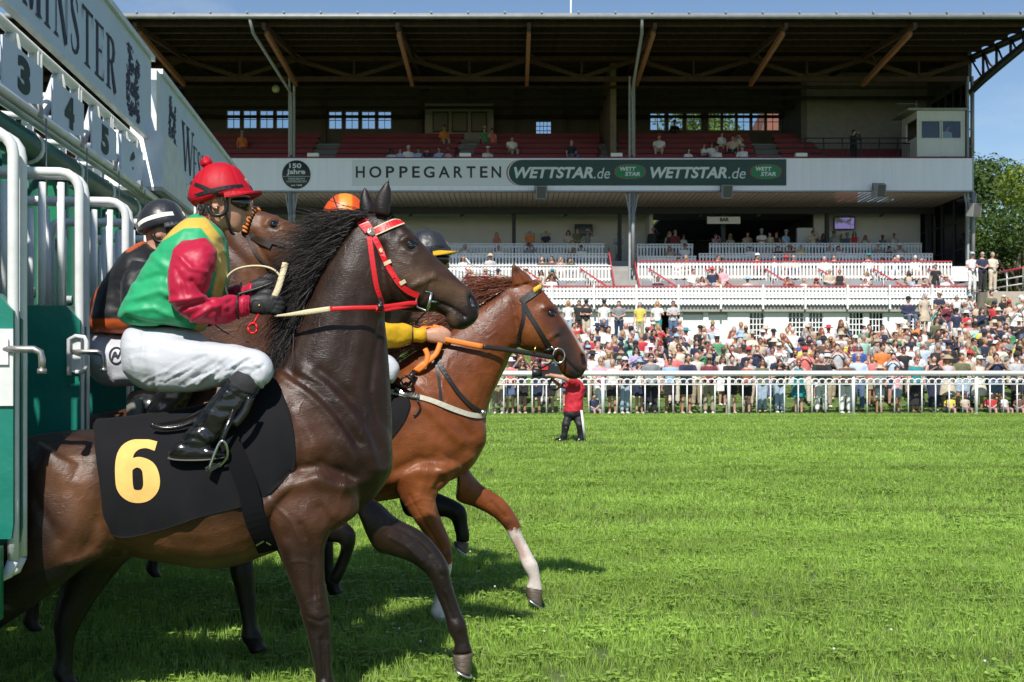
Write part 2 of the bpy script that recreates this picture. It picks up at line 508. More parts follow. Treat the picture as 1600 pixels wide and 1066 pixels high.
# raked upper deck with red benches between grey stairs
def uy(k): return 57.3 + k * 1.05
def uz(k): return 11.05 + k * .47
for k in range(6):
    mb = MB(); mb.box2((XL, uy(k) - .5, uz(k) - .5), (XR - .1, uy(k) + .55 if k < 5 else 66, uz(k))); mb.build('deck_step', M_REDBENCH if k < 5 else M_CONC, gs)
AISLE = [(-27, -26), (-10.2, -8.95), (-3.2, -2.2), (4.2, 5.25), (12.3, 13.6)]
for k in range(6):
    xs = [XL] + [v for a in AISLE for v in (a[0] + (k * .12 if a[0] > -5 else -k * .05), a[1] + (k * .12 if a[0] > -5 else -k * .05))] + [16.0]
    for i in range(0, len(xs), 2):
        mb = MB(); a, b = xs[i], xs[i + 1]
        mb.box2((a, uy(k) - .1, uz(k) + .40), (b, uy(k) + .28, uz(k) + .45)); mb.box2((a, uy(k) + .33, uz(k) + .52), (b, uy(k) + .37, uz(k) + .72))
        x = a + .3
        while x < b: mb.box2((x, uy(k), uz(k)), (x + .06, uy(k) + .2, uz(k) + .40)); mb.box2((x, uy(k) + .37, uz(k)), (x + .06, uy(k) + .42, uz(k) + .72)); x += 1.9
        mb.build('bench', M_REDBENCH, gs)
for ai, a in enumerate(AISLE):
    for k in range(10):
        d_ = (k * .07 if a[0] > -5 else -k * .03)
        mb = MB(); mb.box2((a[0] + d_, 56.9 + k * .53, 11.05 + k * .235 - .1), (a[1] + d_, 57.5 + k * .53, 11.07 + k * .235 + .1)); mb.build('stair_step', mat('grey_step', (.16, .18, .18), .8), gs)
# wall with openings
def wall(name, m, x0, x1, z0, z1, y, holes, parent, thick=.25):
    xs = sorted(holes); cur = x0; mb = MB()
    for (a, b, c, d) in xs:
        if a > cur: mb.box2((cur, y, z0), (a, y + thick, z1))
        mb.box2((a, y, z0), (b, y + thick, c)); mb.box2((a, y, d), (b, y + thick, z1)); cur = b
    if cur < x1: mb.box2((cur, y, z0), (x1, y + thick, z1))
    return mb.build(name, m, parent)
def window(x0, x1, z0, z1, y, parent, nx=2, nz=2, frame=M_FRAME, fw=.07, mw=.03, gl=M_GLASS):
    mb = MB()
    mb.box2((x0, y - .03, z0), (x0 + fw, y + .12, z1)); mb.box2((x1 - fw, y - .03, z0), (x1, y + .12, z1)); mb.box2((x0 + fw, y - .028, z0), (x1 - fw, y + .118, z0 + fw)); mb.box2((x0 + fw, y - .028, z1 - fw), (x1 - fw, y + .118, z1))
    f = mb.build('window', frame, parent)
    for i in range(nx):
        for j in range(nz):
            a = x0 + fw + (x1 - x0 - 2 * fw) * i / nx + mw / 2; b = x0 + fw + (x1 - x0 - 2 * fw) * (i + 1) / nx - mw / 2
            c = z0 + fw + (z1 - z0 - 2 * fw) * j / nz + mw / 2; d = z0 + fw + (z1 - z0 - 2 * fw) * (j + 1) / nz - mw / 2
            p = MB(); p.box2((a - .008, y + .035, c - .008), (b + .008, y + .041, d + .008)); p.build('pane', gl, f)
    mu = MB()
    for i in range(1, nx): a = x0 + fw + (x1 - x0 - 2 * fw) * i / nx; mu.box2((a - mw / 2, y, z0 + fw), (a + mw / 2, y + .08, z1 - fw))
    for j in range(1, nz): c = z0 + fw + (z1 - z0 - 2 * fw) * j / nz; mu.box2((x0 + fw, y + .004, c - mw / 2), (x1 - fw, y + .076, c + mw / 2))
    if mu.v: mu.build('glazing_bar', frame, f)
    return f
YB = 66.0
def wpx(a, b, t, bt): return (SX(a, YB), SX(b, YB), SZ(bt, YB), SZ(t, YB))
W1 = [wpx(354, 376, 172, 201.5), wpx(379.5, 402, 172, 201.5), wpx(405.5, 428, 172, 201.5), wpx(431, 452, 172, 201.5)]
W2 = [wpx(513, 535, 173.5, 202.5), wpx(539, 561, 173.5, 202.5), wpx(564.5, 587, 173.5, 202.5), wpx(590, 612, 173.5, 202.5)]
W3 = [wpx(836.5, 862, 189, 219.5)]
W4 = [wpx(1015, 1039.5, 176, 204.5), wpx(1043.5, 1067.5, 176, 204.5), wpx(1071.5, 1096, 176, 204.5)]
W5 = [wpx(1106 + i * 22.8, 1127 + i * 22.8, 176, 205) for i in range(6)]
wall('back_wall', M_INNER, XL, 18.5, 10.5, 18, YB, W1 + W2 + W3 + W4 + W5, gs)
for q in W1 + W2 + W4 + W5: window(*q, YB, gs, fw=.05)
window(*W3[0], YB, gs, nx=4, nz=4, fw=.05, frame=M_DKMET)
wm = MB(); wm.box((0, 0, 0), (.25, .22, 4.6)); wmm = wm.mesh('pilaster'); wmm.materials.append(mat('olive_timber', (.10, .09, .065), .8))
for x in np.arange(-30, 17, 2.75): 
    if not any(q[0] - .2 < x < q[1] + .2 for q in W1 + W2 + W3 + W4 + W5): inst('pilaster', wmm, gs, (x, YB - .1, 15.9))
# white kiosk with three shuttered hatches on the upper deck
kx0, kx1 = SX(664, 65), SX(771, 65)
mb = MB(); mb.box2((kx0, 65.0, 12.6), (kx1, 65.9, SZ(162, 65))); kio = mb.build('kiosk_wall', mat('kiosk_paint', (.34, .34, .30), .8, var=.06), gs)
for a in (676, 706, 736):
    mb = MB(); mb.box2((SX(a, 65), 64.93, SZ(207, 65)), (SX(a + 25, 65), 64.997, SZ(175, 65))); h = mb.build('hatch', mat('hatch_dark', (.05, .05, .045), .7), gs)
    mb = MB(); mb.box2((SX(a + 2, 65), 64.90, SZ(205, 65)), (SX(a + 23, 65), 64.925, SZ(177, 65))); mb.build('hatch_shutter', mat('hatch_shutter', (.19, .18, .15), .7), h)
# cross walls inside the upper deck
mb = MB(); mb.box2((SX(955, 58), 58.5, 12.0), (SX(955, 58) + .3, 66, 16.9)); mb.build('cross_wall', mat('cross_wall_boards', (.20, .15, .10), .8, var=.2, vscale=2), gs)
mb = MB(); mb.box2((15.75, 61.6, 11.4), (XR - .05, 61.9, 17.2)); mb.build('brick_wall', M_BRICKP, gs)
mb = MB(); mb.box2((15.45, 61.55, 11.4), (15.75, 66, 17.2)); mb.build('cross_wall', M_INNER, gs)
# brick courses of that wall as shallow joints
bm = MB(); 
for r_ in range(17):
    z = 13.2 + r_ * .21
    for c_ in range(12):
        x = 15.80 + c_ * .53 + (.26 if r_ % 2 else 0)
        if x + .5 < XR - .1: bm.box2((x, 61.575, z), (x + .5, 61.598, z + .19))
tag(bm.build('brick_courses', M_BRICKP, gs), kind='stuff')
# end wall with a glazed raking screen
mb = MB()
mb.box2((XR, YC + .2, 9.8), (XR + .18, 67, 12.6)); mb.box2((XR, YC + .2, 15.35), (XR + .18, 67, 17.0)); mb.box2((XR, 61.4, 12.6), (XR + .18, 67, 15.35))
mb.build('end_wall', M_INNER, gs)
for k in range(5):
    y0 = YC + .35 + k * 1.0
    mb = MB(); mb.box2((XR + .02, y0 + .86, 12.6), (XR + .14, y0 + .97, 15.35)); f = mb.build('screen_post', M_DKMET, gs)
    p = MB(); p.box2((XR + .07, y0, 12.6), (XR + .08, y0 + .86, 15.35)); p.build('pane', M_GLASS, f)
# lattice bracket that carries the roof edge from the end column
zt = lambda y: rz_(y) - .32
P0, P1 = 56.0, 48.9
def zl(y): t = (P0 - y) / (P0 - P1); return 14.75 + (zt(P1) - .35 - 14.75) * t ** .8
ysb = [56.0, 54.4, 52.9, 51.4, 50.1, 48.9]
mb = MB(); mb.tube([(XR, y, zl(y)) for y in ysb], .12, 8); mb.tube([(XR + .12, y + .2, zl(y) - .12) for y in ysb], .05, 6); mb.build('end_bracket', M_DKMET, gs)
mb = MB(); mb.tube([(XR, y, zt(y)) for y in ysb], .09, 8); mb.build('end_bracket', M_DKMET, gs)
for a, b in zip(ysb[1:-1], ysb[2:]):
    mb = MB(); mb.tube([(XR, a, zt(a)), (XR, a, zl(a))], .07, 6); mb.build('bracket_post', M_DKMET, gs)
    mb = MB(); mb.tube([(XR, a, zt(a)), (XR, (a + b) / 2, zl((a + b) / 2))], .045, 6); mb.build('bracket_brace', M_DKMET, gs)
mb = MB(); mb.tube([(XR, 54.4, zl(54.4)), (XR, 56, zt(56))], .045, 6); mb.build('bracket_brace', M_DKMET, gs)
# dark guard rail before the brick wall
mb = MB(); X0, X1 = SX(1258, 57), SX(1432, 57)
for z in (SZ(216, 57), SZ(224, 57)): mb.tube([(X0, 57, z), (X1, 57, z)], .03, 6)
mb.tube([(X0, 57, SZ(216, 57)), (X0 - .5, 57, SZ(222, 57)), (X0 - .5, 57, 11.2)], .03, 6)
for i in range(7): x = X0 + (X1 - X0) * i / 6; mb.tube([(x, 57, 11.2), (x, 57, SZ(216, 57))], .03, 6)
for i in range(46): x = X0 + (X1 - X0) * i / 45; mb.tube([(x, 57, 11.2), (x, 57, SZ(224, 57))], .010, 4)
tag(mb.build('guard_rail', M_DKMET, gs), kind='stuff')

# ---- lower storey behind the terraces ----
YL = 64.0
mb = MB(); mb.box2((XL, YL, 6.8), (SX(1008, YL), YL + .25, 9.85)); mb.build('hall_wall', M_PLASTER, gs)
mb = MB(); mb.box2((SX(1272, 62.5), 62.5, 6.8), (XR - .1, 62.75, 9.85)); mb.build('hall_wall', M_PLASTER, gs)
mb = MB(); mb.box2((SX(1248, 62), 62.3, 6.8), (SX(1272, 62), 62.6, 8.9)); mb.build('hall_door', M_FASC, gs)
mb = MB(); mb.box2((SX(1008, YL), YL - 2, 6.8), (SX(1008, YL) + .2, 78, 9.85)); mb.build('cross_wall', M_PLASTER, gs)
mb = MB(); mb.box2((SX(1272, YL), 62.6, 6.8), (SX(1272, YL) + .2, 78, 9.85)); mb.build('cross_wall', M_INNER, gs)
BW = [(SX(a, 77), SX(b, 77), SZ(378, 77), SZ(356, 77)) for a, b in ((1018, 1050), (1054, 1086), (1092, 1116), (1190, 1210))]
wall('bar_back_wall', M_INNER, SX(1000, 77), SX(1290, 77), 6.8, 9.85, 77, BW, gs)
for q in BW: window(*q, 77, gs, nx=3, nz=2, fw=.06, frame=M_DKMET)
mb = MB(); mb.box2((SX(1000, 77), 64.2, 6.6), (SX(1290, 77), 78, 6.8)); mb.build('hall_floor', M_CONC, gs)
mb = MB(); mb.box2((SX(1000, 77), 66.6, 9.85), (SX(1290, 77), 78, 10.0)); mb.build('hall_ceiling', M_INNER, gs)
q = (SX(818, YL) , SX(865, YL), SZ(381, YL), SZ(355, YL))
for a, b in ((818, 838), (842, 862)): window(SX(a, YL), SX(b, YL), 6.9, SZ(362, YL), YL - .09, gs, nx=2, nz=3, frame=M_SLAT, gl=mat('net_curtain', (.55, .56, .55), .7))
cm_ = MB(); cm_.box((0, 0, 0), (.20, .20, 3.0))
for dx in (-.06, .06): cm_.box((dx, -.11, 0), (.05, .05, 2.99))
cmm = cm_.mesh('hall_column'); cmm.materials.append(M_DKMET)
for px in (483, 803, 968, 1130, 1292, 1450): inst('hall_column', cmm, gs, (SX(px, 61), 61.0, 8.3))
for px in (640, 720, 880, 1090, 1180, 1370):
    mb = MB(); mb.bar((SX(px, 61.5), 61.0, 9.35), (SX(px, 61.5) + .6, 61.0, 9.75), .09, .09); mb.build('hall_brace', M_DKMET, gs)
# glazed end screen of the lower storey
for k in range(5):
    y0 = 56.4 + k * 1.6
    mb = MB(); mb.box2((XR - .02, y0, 5.6), (XR + .14, y0 + .14, 9.85)); f = mb.build('screen_post', M_DKMET, gs)
    p = MB(); p.box2((XR + .05, y0 + .14, 5.6), (XR + .06, y0 + 1.6, 9.85)); p.build('pane', M_SMOKE, f)
for z in (7.2, 8.6):
    mb = MB(); mb.box2((XR, 56.5, z), (XR + .1, 64, z + .06)); mb.build('screen_rail', M_DKMET, gs)

# ---- terraces ----
T1, T2, T3, T4, T5 = 52.0, 53.6, 55.2, 57.2, 59.4      # balustrade lines front to back
FL = {T1: 4.10, T3: 5.55, T4: 6.30, T5: 6.85}
XE = SX(1530, T1)
mb = MB(); mb.box2((XL, T1 + .02, 3.9), (XE, T3, 4.10)); mb.build('terrace_slab', M_CONC, gs)
mb = MB(); mb.box2((XL, T2 + .6, 4.1), (XE - 1, T3, 4.55)); mb.build('terrace_step', M_CONC, gs)
mb = MB(); mb.box2((XL, T3 + .03, 4.1), (SX(1500, T3), T4, 5.55)); mb.build('terrace_step', M_CONC, gs)
mb = MB(); mb.box2((XL, T4 + .03, 5.55), (XR - .2, T5, 6.30)); mb.build('terrace_step', M_CONC, gs)
mb = MB(); mb.box2((XL, T5 + .03, 6.0), (XR - .2, YL, 6.85)); mb.build('terrace_step', M_CONC, gs)
def balustrade(x0, x1, y, z0, z1, red=False, sp=.165, w=.085, capw=.14, name='balustrade'):
    mb = MB(); mb.box2((x0, y - capw / 2, z1), (x1, y + capw / 2, z1 + .05)); rl = mb.build('handrail', M_REDRAIL if red else M_SLAT, gs)
    mb = MB(); x = x0
    while x < x1 - .02:
        mb.box2((x, y - .03, z0), (min(x + w, x1), y + .0, z1 - .002)); x += sp
    mb.box2((x0, y + .002, z1 - .16), (x1, y + .04, z1 - .06)); mb.box2((x0, y + .002, z0 + .05), (x1, y + .04, z0 + .15))
    tag(mb.build('balustrade_slats', M_SLAT, gs), kind='stuff')
# front: double balustrade with a grey panel showing through
balustrade(XL, XE, T1, 4.62, 5.02, red=True)
balustrade(XL, XE - .25, T1 - .12, 4.18, 4.50)
mb = MB(); mb.box2((XL, T1 - .18, 4.53), (XE - .25, T1 - .005, 4.62)); mb.build('balustrade_board', M_SLAT, gs)
mb = MB(); mb.box2((XL, T1 + .06, 4.16), (XE, T1 + .10, 4.9)); mb.build('back_board', mat('grey_board', (.36, .37, .38), .7), gs)
pw = MB(); pw.box((0, 0, 0), (.08, .08, 1.1)); pwm = pw.mesh('balustrade_post'); pwm.materials.append(M_SLAT)
for i in range(22): inst('balustrade_post', pwm, gs, (XE - .3 - i * 1.9, T1 - .2, 4.55))
# boxes: raised balustrade with red rail
balustrade(SX(996, T3), SX(1487, T3), T3, 5.62, 6.42, red=True)
balustrade(XL, SX(955, T3), T3, 5.50, 6.22)
balustrade(SX(1092, T4), SX(1457, T4), T4, 6.42, 6.98)
balustrade(SX(996, T4), SX(1088, T4), T4, 6.42, 6.85)
balustrade(XL, SX(950, T4), T4, 6.35, 6.98)
balustrade(SX(1108, T5), SX(1440, T5), T5, 6.95, 7.72)
balustrade(SX(995, T5), SX(1083, T5), T5, 6.95, 7.68)
balustrade(XL, SX(945, T5), T5, 6.95, 7.70)
# raking partitions of the boxes
def rake(x, ya, za, yb, zb, skew=.0):
    mb = MB(); mb.bar((x, ya, za), (x + skew, yb, zb), .09, .06); mb.build('box_rail', M_REDRAIL, gs)
    mb = MB(); n = 12
    for i in range(n):
        t = (i + .3) / n; y = ya + (yb - ya) * t; z = za + (zb - za) * t; mb.box2((x + skew * t - .015, y, z - .62), (x + skew * t + .015, y + .09, z - .02))
    tag(mb.build('box_slats', M_SLAT, gs), kind='stuff')
BOXX = [SX(p, T2) for p in (745, 838, 930, 1040, 1130, 1226, 1312, 1400, 1488)]
for x in BOXX:
    rake(x + .75, T2 + .7, 5.10, T3 - .1, 6.10, -1.35); rake(x + 1.5, T1 + .25, 4.55, T2 + .4, 5.10, -.9)
    balustrade(x - .1, x + 1.55, T2 + .55, 4.62, 5.12, red=True, sp=.13, w=.07)
# stairs between the boxes at the column
for k in range(9):
    mb = MB(); mb.box2((SX(956, T3), T2 + .2 + k * .42, 4.1), (SX(994, T3), T2 + .65 + k * .42, 4.30 + k * .26)); mb.build('stair_step', M_CONC, gs)
for sx in (SX(956, T3), SX(994, T3)):
    mb = MB(); mb.bar((sx, T2 + .2, 5.2), (sx, T2 + 3.6, 7.3), .06, .06); mb.build('stair_rail', M_REDRAIL, gs)
# white wall under the front terrace with doors and windows
YW = 52.25
OP = []
def wp(a, b, t, bt): return (SX(a, YW), SX(b, YW), SZ(bt, YW), SZ(t + 1.5, YW))
WIN = [wp(1170, 1195, 486, 535), wp(1231, 1257, 486, 528), wp(1263, 1287, 486, 528), wp(1326, 1350, 486, 535), wp(1357, 1381, 486, 540), wp(1420, 1446, 488, 520)]
DOOR = [wp(1067, 1099, 486, 540), wp(1107, 1137, 486, 540)]
dark_op = wp(1028, 1062, 484, 540)
wall('terrace_wall', M_RENDER, XL, XE - .2, 0.0, 4.08, YW, WIN + DOOR + [dark_op], gs, .3)
for q in WIN: window(*q, YW + .05, gs, nx=4, nz=5, frame=M_SLAT, fw=.05, mw=.045, gl=M_SMOKE)
for q in DOOR:
    mb = MB(); mb.box2((q[0], YW + .12, q[2]), (q[1], YW + .18, q[3])); d_ = mb.build('shutter_door', M_RENDER, gs)
    mb = MB(); mb.box2((q[0] + .02, YW + .08, q[3] - .12), (q[1] - .02, YW + .115, q[3] - .02)); mb.build('door_rail', M_FRAME, d_)
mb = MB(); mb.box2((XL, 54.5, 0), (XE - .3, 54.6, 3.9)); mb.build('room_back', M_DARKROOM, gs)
mb = MB(); mb.box2((XL, YW - .12, 3.915), (XE - .2, YW - .003, 4.16)); mb.build('cornice', M_RENDER, gs)
r_ = random.Random(3)
for px, w_, h_ in ((1183, 17, 8), (1196, 10, 6), (1235, 20, 7), (1262, 8, 5), (1322, 9, 4), (1168, 9, 4)):
    mb = MB(); c = Vector((SX(px, YW - .125), YW - .1235, SZ(478.5 + h_ / 2, YW))); pts = []
    for k in range(11):
        a = 2 * math.pi * k / 11; pts.append(c + Vector((math.cos(a) * w_ / 2 * YW / F * r_.uniform(.6, 1.2), 0, math.sin(a) * h_ / 2 * YW / F * r_.uniform(.6, 1.2))))
    mb.poly(pts[::-1]); mb.build('bare_brick_patch', mat('bare_render', (.38, .30, .20), .9, var=.3, vscale=14), gs)
mb = MB(); mb.box2((XL, YW - .16, 3.885), (XE - .2, YW - .003, 3.912)); mb.build('cornice_drip', M_CONC, gs)
# landing and stairs at the end of the terrace
mb = MB(); mb.box2((XE - .2, 50.6, 2.4), (XE + 2.6, 54.5, 4.72)); mb.build('end_landing', mat('landing_stone', (.42, .36, .29), .85, var=.1), gs)
for k in range(9):
    mb = MB(); mb.box2((XE + 2.6 + k * .32, 50.6, 2.3), (XE + 2.92 + k * .32, 52.2, 4.50 - k * .23)); mb.build('stair_step', M_CONC, gs)
def rail3(p0, p1, h, n, name):
    mb = MB(); mb.tube([Vector(p0) + Vector((0, 0, h)), Vector(p1) + Vector((0, 0, h))], .045, 8); mb.build('stair_rail', M_REDRAIL, gs)
    for hh in (.35, .68):
        mb = MB(); mb.tube([Vector(p0) + Vector((0, 0, hh)), Vector(p1) + Vector((0, 0, hh))], .028, 6); mb.build('rail_bar', M_SLAT, gs)
    for i in range(n + 1):
        q = Vector(p0).lerp(Vector(p1), i / n); mb = MB(); mb.tube([q, q + Vector((0, 0, h))], .035, 6); mb.build('rail_post', M_SLAT, gs)
rail3((XE + 1.4, 50.65, 4.72), (XE + 4.6, 50.65, 2.75), 1.05, 4, 'a')
rail3((XE + 1.4, 54.0, 4.72), (XE + 1.4, 50.65, 4.72), 1.05, 2, 'b')
rail3((XE - .3, 50.3, 3.05), (XE + 5.5, 50.3, 3.05), .9, 4, 'c')
mb = MB(); mb.box2((XE - .1, 52.3, 4.72), (XE + .02, 56, 5.3)); mb.build('parapet', M_PLASTER, gs)
mb = MB(); mb.box2((SX(1487, T3), T3 - .1, 5.5), (XR + .1, T3 + .1, 6.2)); mb.build('parapet', M_PLASTER, gs)

# ---- flat lettering boards on the fascia ----
def lettering(name, s_, px0, px1, py_top, py_bot, y, m, parent, bold=0.0, shear=0.0, lift=0.0, spacing=1.0):
    V, T = text_mesh(s_, bold, shear, spacing); V = fit(V, SX(px0, y), SZ(py_bot, y), SX(px1, y), SZ(py_top, y))
    mb = MB(); n = len(mb.v)
    for x, z in V: mb.v.append((x, y - lift, z))
    for t in T: mb.f.append(t); mb.m.append(0); mb.sm.append(False)
    return mb.build(name, m, parent)
M_INK = mat('charcoal_ink', (.022, .024, .028), .6)
M_WINK = mat('white_ink', (.66, .70, .68), .6)
YS = YF - .085
bnr = empty('name_board', (SX(672, YS), YS, 10.8), 'white name board with HOPPEGARTEN in charcoal capitals on the grandstand front', 'sign')
mb = MB(); mb.box2((SX(550, YS), YS, SZ(290.5, YS)), (SX(805, YS), YS + .02, SZ(250.5, YS))); mb.build('board', mat('board_white', (.70, .71, .72), .5), bnr)
x = 556
for ch, a, b in (('H', 556, 570), ('O', 577, 596), ('P', 603, 616), ('P', 624, 637), ('E', 644, 656), ('G', 662, 679), ('A', 685, 703), ('R', 709, 723), ('T', 729, 743), ('E', 750, 762), ('N', 768, 783)):
    lettering('letter', ch, a, b, 260, 278, YS, M_INK, bnr, bold=.02, lift=.006)
grn = empty('banner', (SX(1010, YS), YS, 10.8), 'dark green banner with WETTSTAR lettering twice along the grandstand front', 'banner')
M_GRB = mat('banner_green', (.014, .055, .045), .55, var=.1, vscale=2, bump=.4, bscale=2.2, bdist=.05)
def outline_banner(x0, grow=0.0):
    pts = []
    for k in range(13):
        t = math.pi / 2 + math.pi * k / 12; pts.append((x0 + 21 + (21 + grow) * math.cos(t) * 1.0, 270 - (20 + grow * .0) * math.sin(t)))
    return pts + [(1228.5, 290), (1228.5, 249)]
for i, (x0, m, yy, nm) in enumerate(((791, mat('banner_red', (.35, .03, .04), .6), .006, 'banner_edge'), (793, M_WINK, .012, 'banner_edge'), (795, M_GRB, .020, 'banner_cloth'))):
    P_ = outline_banner(x0); mb = MB(); mb.poly([(SX(a, YS), YS - yy, SZ(b, YS)) for a, b in P_][::1]); mb.build(nm, m, grn)
for (a, b, c, d, e0, e1) in ((803, 927, 928, 953, 961, 1008), (1016, 1136, 1138, 1165, 1173, 1220)):
    lettering('letter', 'WETTSTAR', a, b, 261, 279, YS, M_WINK, grn, bold=.035, shear=.22, lift=.026)
    lettering('letter', '.de', c, d, 262.5, 279.3, YS, M_WINK, grn, bold=.0, shear=.22, lift=.026)
    mb = MB(); cx, cz = (e0 + e1) / 2, 268.5
    for rr, m, l in ((1.06, mat('banner_red', (.35, .03, .04), .6), .024), (1.0, mat('logo_green', (.012, .20, .075), .55), .028)):
        mb = MB(); mb.poly([(SX(cx + rr * (e1 - e0) / 2 * math.copysign(abs(math.cos(t)) ** .8, math.cos(t)), YS), YS - l, SZ(cz - rr * 11.2 * math.copysign(abs(math.sin(t)) ** .8, math.sin(t)), YS)) for t in np.linspace(0, 2 * math.pi, 33)[:-1]]); mb.build('logo_oval', m, grn)
    lettering('letter', 'WETT', cx - 16, cx + 9, 261, 267.5, YS, M_WINK, grn, bold=.04, shear=.15, lift=.034)
    lettering('letter', 'STAR', cx - 8, cx + 16, 269, 275.5, YS, M_WINK, grn, bold=.04, shear=.15, lift=.034)
dsc = empty('round_sign', (SX(463, YS), YS, 10.7), 'round dark sign reading 150 Jahre on the grandstand front', 'sign')
mb = MB(); mb.lathe((SX(463, YS), YS + .01, SZ(273, YS)), [(.001, 0), (22.2 * YS / F, 0), (22.2 * YS / F, .02), (.001, .02)], 40, Matrix.Rotation(math.pi / 2, 3, 'X')); mb.build('disc', mat('disc_grey', (.045, .05, .055), .5), dsc)
for s_, a, b, t, bt, bo in (('150', 452, 471, 255.5, 263, .03), ('Jahre', 448, 477, 264.5, 274.5, .03), ('RENNBAHN', 451, 476, 278, 281, .0), ('HOPPEGARTEN', 448, 479, 282.2, 285.4, .0), ('seit 1868', 455, 472, 288, 291, .02)):
    lettering('letter', s_, a, b, t, bt, YS, M_WINK, dsc, bold=bo, lift=.022)
mb = MB(); mb.box2((SX(442, YS), YS - .022, SZ(276.2, YS)), (SX(484, YS), YS - .016, SZ(275.7, YS))); mb.build('rule', M_WINK, dsc)
bar_s = empty('bar_sign', (SX(1131, 60), 60.2, 9.0), 'white hanging sign reading BAR below the upper deck', 'sign')
mb = MB(); mb.box2((SX(1106, 60), 60.2, SZ(349, 60)), (SX(1158, 60), 60.26, SZ(338, 60))); mb.build('board', M_SLAT, bar_s); lettering('letter', 'BAR', 1125, 1139, 340.5, 346, 60.18, M_INK, bar_s, bold=.04, lift=.0)
for xx in (1110, 1154): mb = MB(); mb.tube([(SX(xx, 60.2), 60.23, SZ(338, 60)), (SX(xx, 60.2), 60.23, 9.5)], .012, 5); mb.build('hanger', M_DKMET, bar_s)
# loudspeakers
for px, py, y, lab in ((845, 301, 55.4, 'grey loudspeaker hung under the green banner near its rounded end'), (1135, 299.5, 55.4, 'grey loudspeaker hung under the green banner above the BAR sign'), (1373, 298, 55.4, 'grey loudspeaker hung on the plain white front past the green banner'), (1522, 328, 55.0, 'grey loudspeaker fixed outside the end column beside the trees')):
    lp = empty('loudspeaker', (SX(px, y), y, SZ(py, y)), lab, 'loudspeaker', 'loudspeakers on the grandstand front')
    c = Vector((SX(px, y), y, SZ(py, y))); rot = Matrix.Rotation(.35 if px > 1200 else .1, 3, 'Z') @ Matrix.Rotation(.15, 3, 'X')
    mb = MB(); mb.box(c, (.50, .42, .64), rot=rot); mb.build('cabinet', mat('speaker_grey', (.30, .31, .31), .6), lp)
    mb = MB(); mb.box(c + rot @ Vector((0, -.22, 0)), (.42, .02, .56), rot=rot); mb.build('grille', mat('speaker_grille', (.10, .10, .085), .7, bump=.3, bscale=60), lp)
    mb = MB(); mb.tube([c + Vector((-.27, 0, 0)), c + Vector((-.3, .05, .35)), c + Vector((.3, .05, .35)), c + Vector((.27, 0, 0))], .02, 6); mb.build('bracket', M_DKMET, lp)
# screens
for px0, px1, py0, py1, y, lab in ((898, 926, 350.5, 367, 63.6, 'flat dark screen on the plaster wall left of the stairs column'), (1303, 1336, 339, 359, 62.1, 'flat screen with a violet picture on the wall right of the BAR sign')):
    tv = empty('screen', (SX((px0 + px1) / 2, y), y, SZ((py0 + py1) / 2, y)), lab, 'screen', 'screens in the lower hall')
    mb = MB(); mb.box2((SX(px0, y), y, SZ(py1, y)), (SX(px1, y), y + .1, SZ(py0, y))); mb.build('housing', M_DKMET, tv)
    m = mat('screen_dark', (.01, .01, .012), .15) 
    if px0 > 1200:
        m = bpy.data.materials.new('screen_picture'); m.use_nodes = True; b = m.node_tree.nodes['Principled BSDF']; tc = m.node_tree.nodes.new('ShaderNodeTexCoord'); nz = m.node_tree.nodes.new('ShaderNodeTexNoise'); nz.inputs['Scale'].default_value = 2.0
        cr_ = m.node_tree.nodes.new('ShaderNodeValToRGB'); cr_.color_ramp.elements[0].position = .42; cr_.color_ramp.elements[0].color = (.05, .06, .05, 1); cr_.color_ramp.elements[1].position = .52; cr_.color_ramp.elements[1].color = (.22, .18, .42, 1)
        m.node_tree.links.new(tc.outputs['Object'], nz.inputs['Vector']); m.node_tree.links.new(nz.outputs[0], cr_.inputs[0]); m.node_tree.links.new(cr_.outputs[0], b.inputs['Emission Color']); b.inputs['Emission Strength'].default_value = .5; b.inputs['Base Color'].default_value = (.01, .01, .01, 1)
    mb = MB(); mb.box2((SX(px0 + 1.5, y), y - .006, SZ(py1 - 1.5, y)), (SX(px1 - 1.5, y), y - .002, SZ(py0 + 1.5, y))); mb.build('display', m, tv)
# commentary booth
bo = empty('commentary_booth', (SX(1470, 56), 57, 11.5), 'small white panelled commentary booth with wide windows on the upper deck corner', 'booth')
bx0, bx1, bz0, bz1, by = SX(1433, 56), SX(1508, 56), 11.62, 13.85, 56.0
q = (SX(1438, 56), SX(1502.5, 56), SZ(217.5, 56), SZ(188, 56))
M_BOOTH = mat('booth_panel', (.62, .63, .60), .6, var=.08, vscale=6, stretch=(1, 1, .15))
wall('front_wall', M_BOOTH, bx0, bx1, bz0, bz1, by, [q], bo, .08)
mb = MB(); mb.box2((bx0, by + .08, bz0), (bx0 + .08, by + 2.2, 12.6)); mb.box2((bx0, by + .08, 13.5), (bx0 + .08, by + 2.2, bz1)); mb.box2((bx0, by + 1.6, 12.6), (bx0 + .08, by + 2.2, 13.5)); mb.build('side_wall', M_BOOTH, bo)
mb = MB(); mb.box2((bx0 + .08, by + 2.1, bz0), (bx1, by + 2.2, bz1)); mb.build('rear_wall', mat('booth_inside', (.10, .075, .06), .8), bo)
mb = MB(); mb.box2((bx0 - .5, by - .15, bz1), (bx1 + .1, by + 2.3, bz1 + .10)); mb.build('roof', M_ZINC, bo)
for a, b in ((q[0], (q[0] + q[1]) / 2 - .02), ((q[0] + q[1]) / 2 + .02, q[1])): window(a, b, q[2], q[3], by, bo, nx=1, nz=1, frame=M_BOOTH, fw=.05)
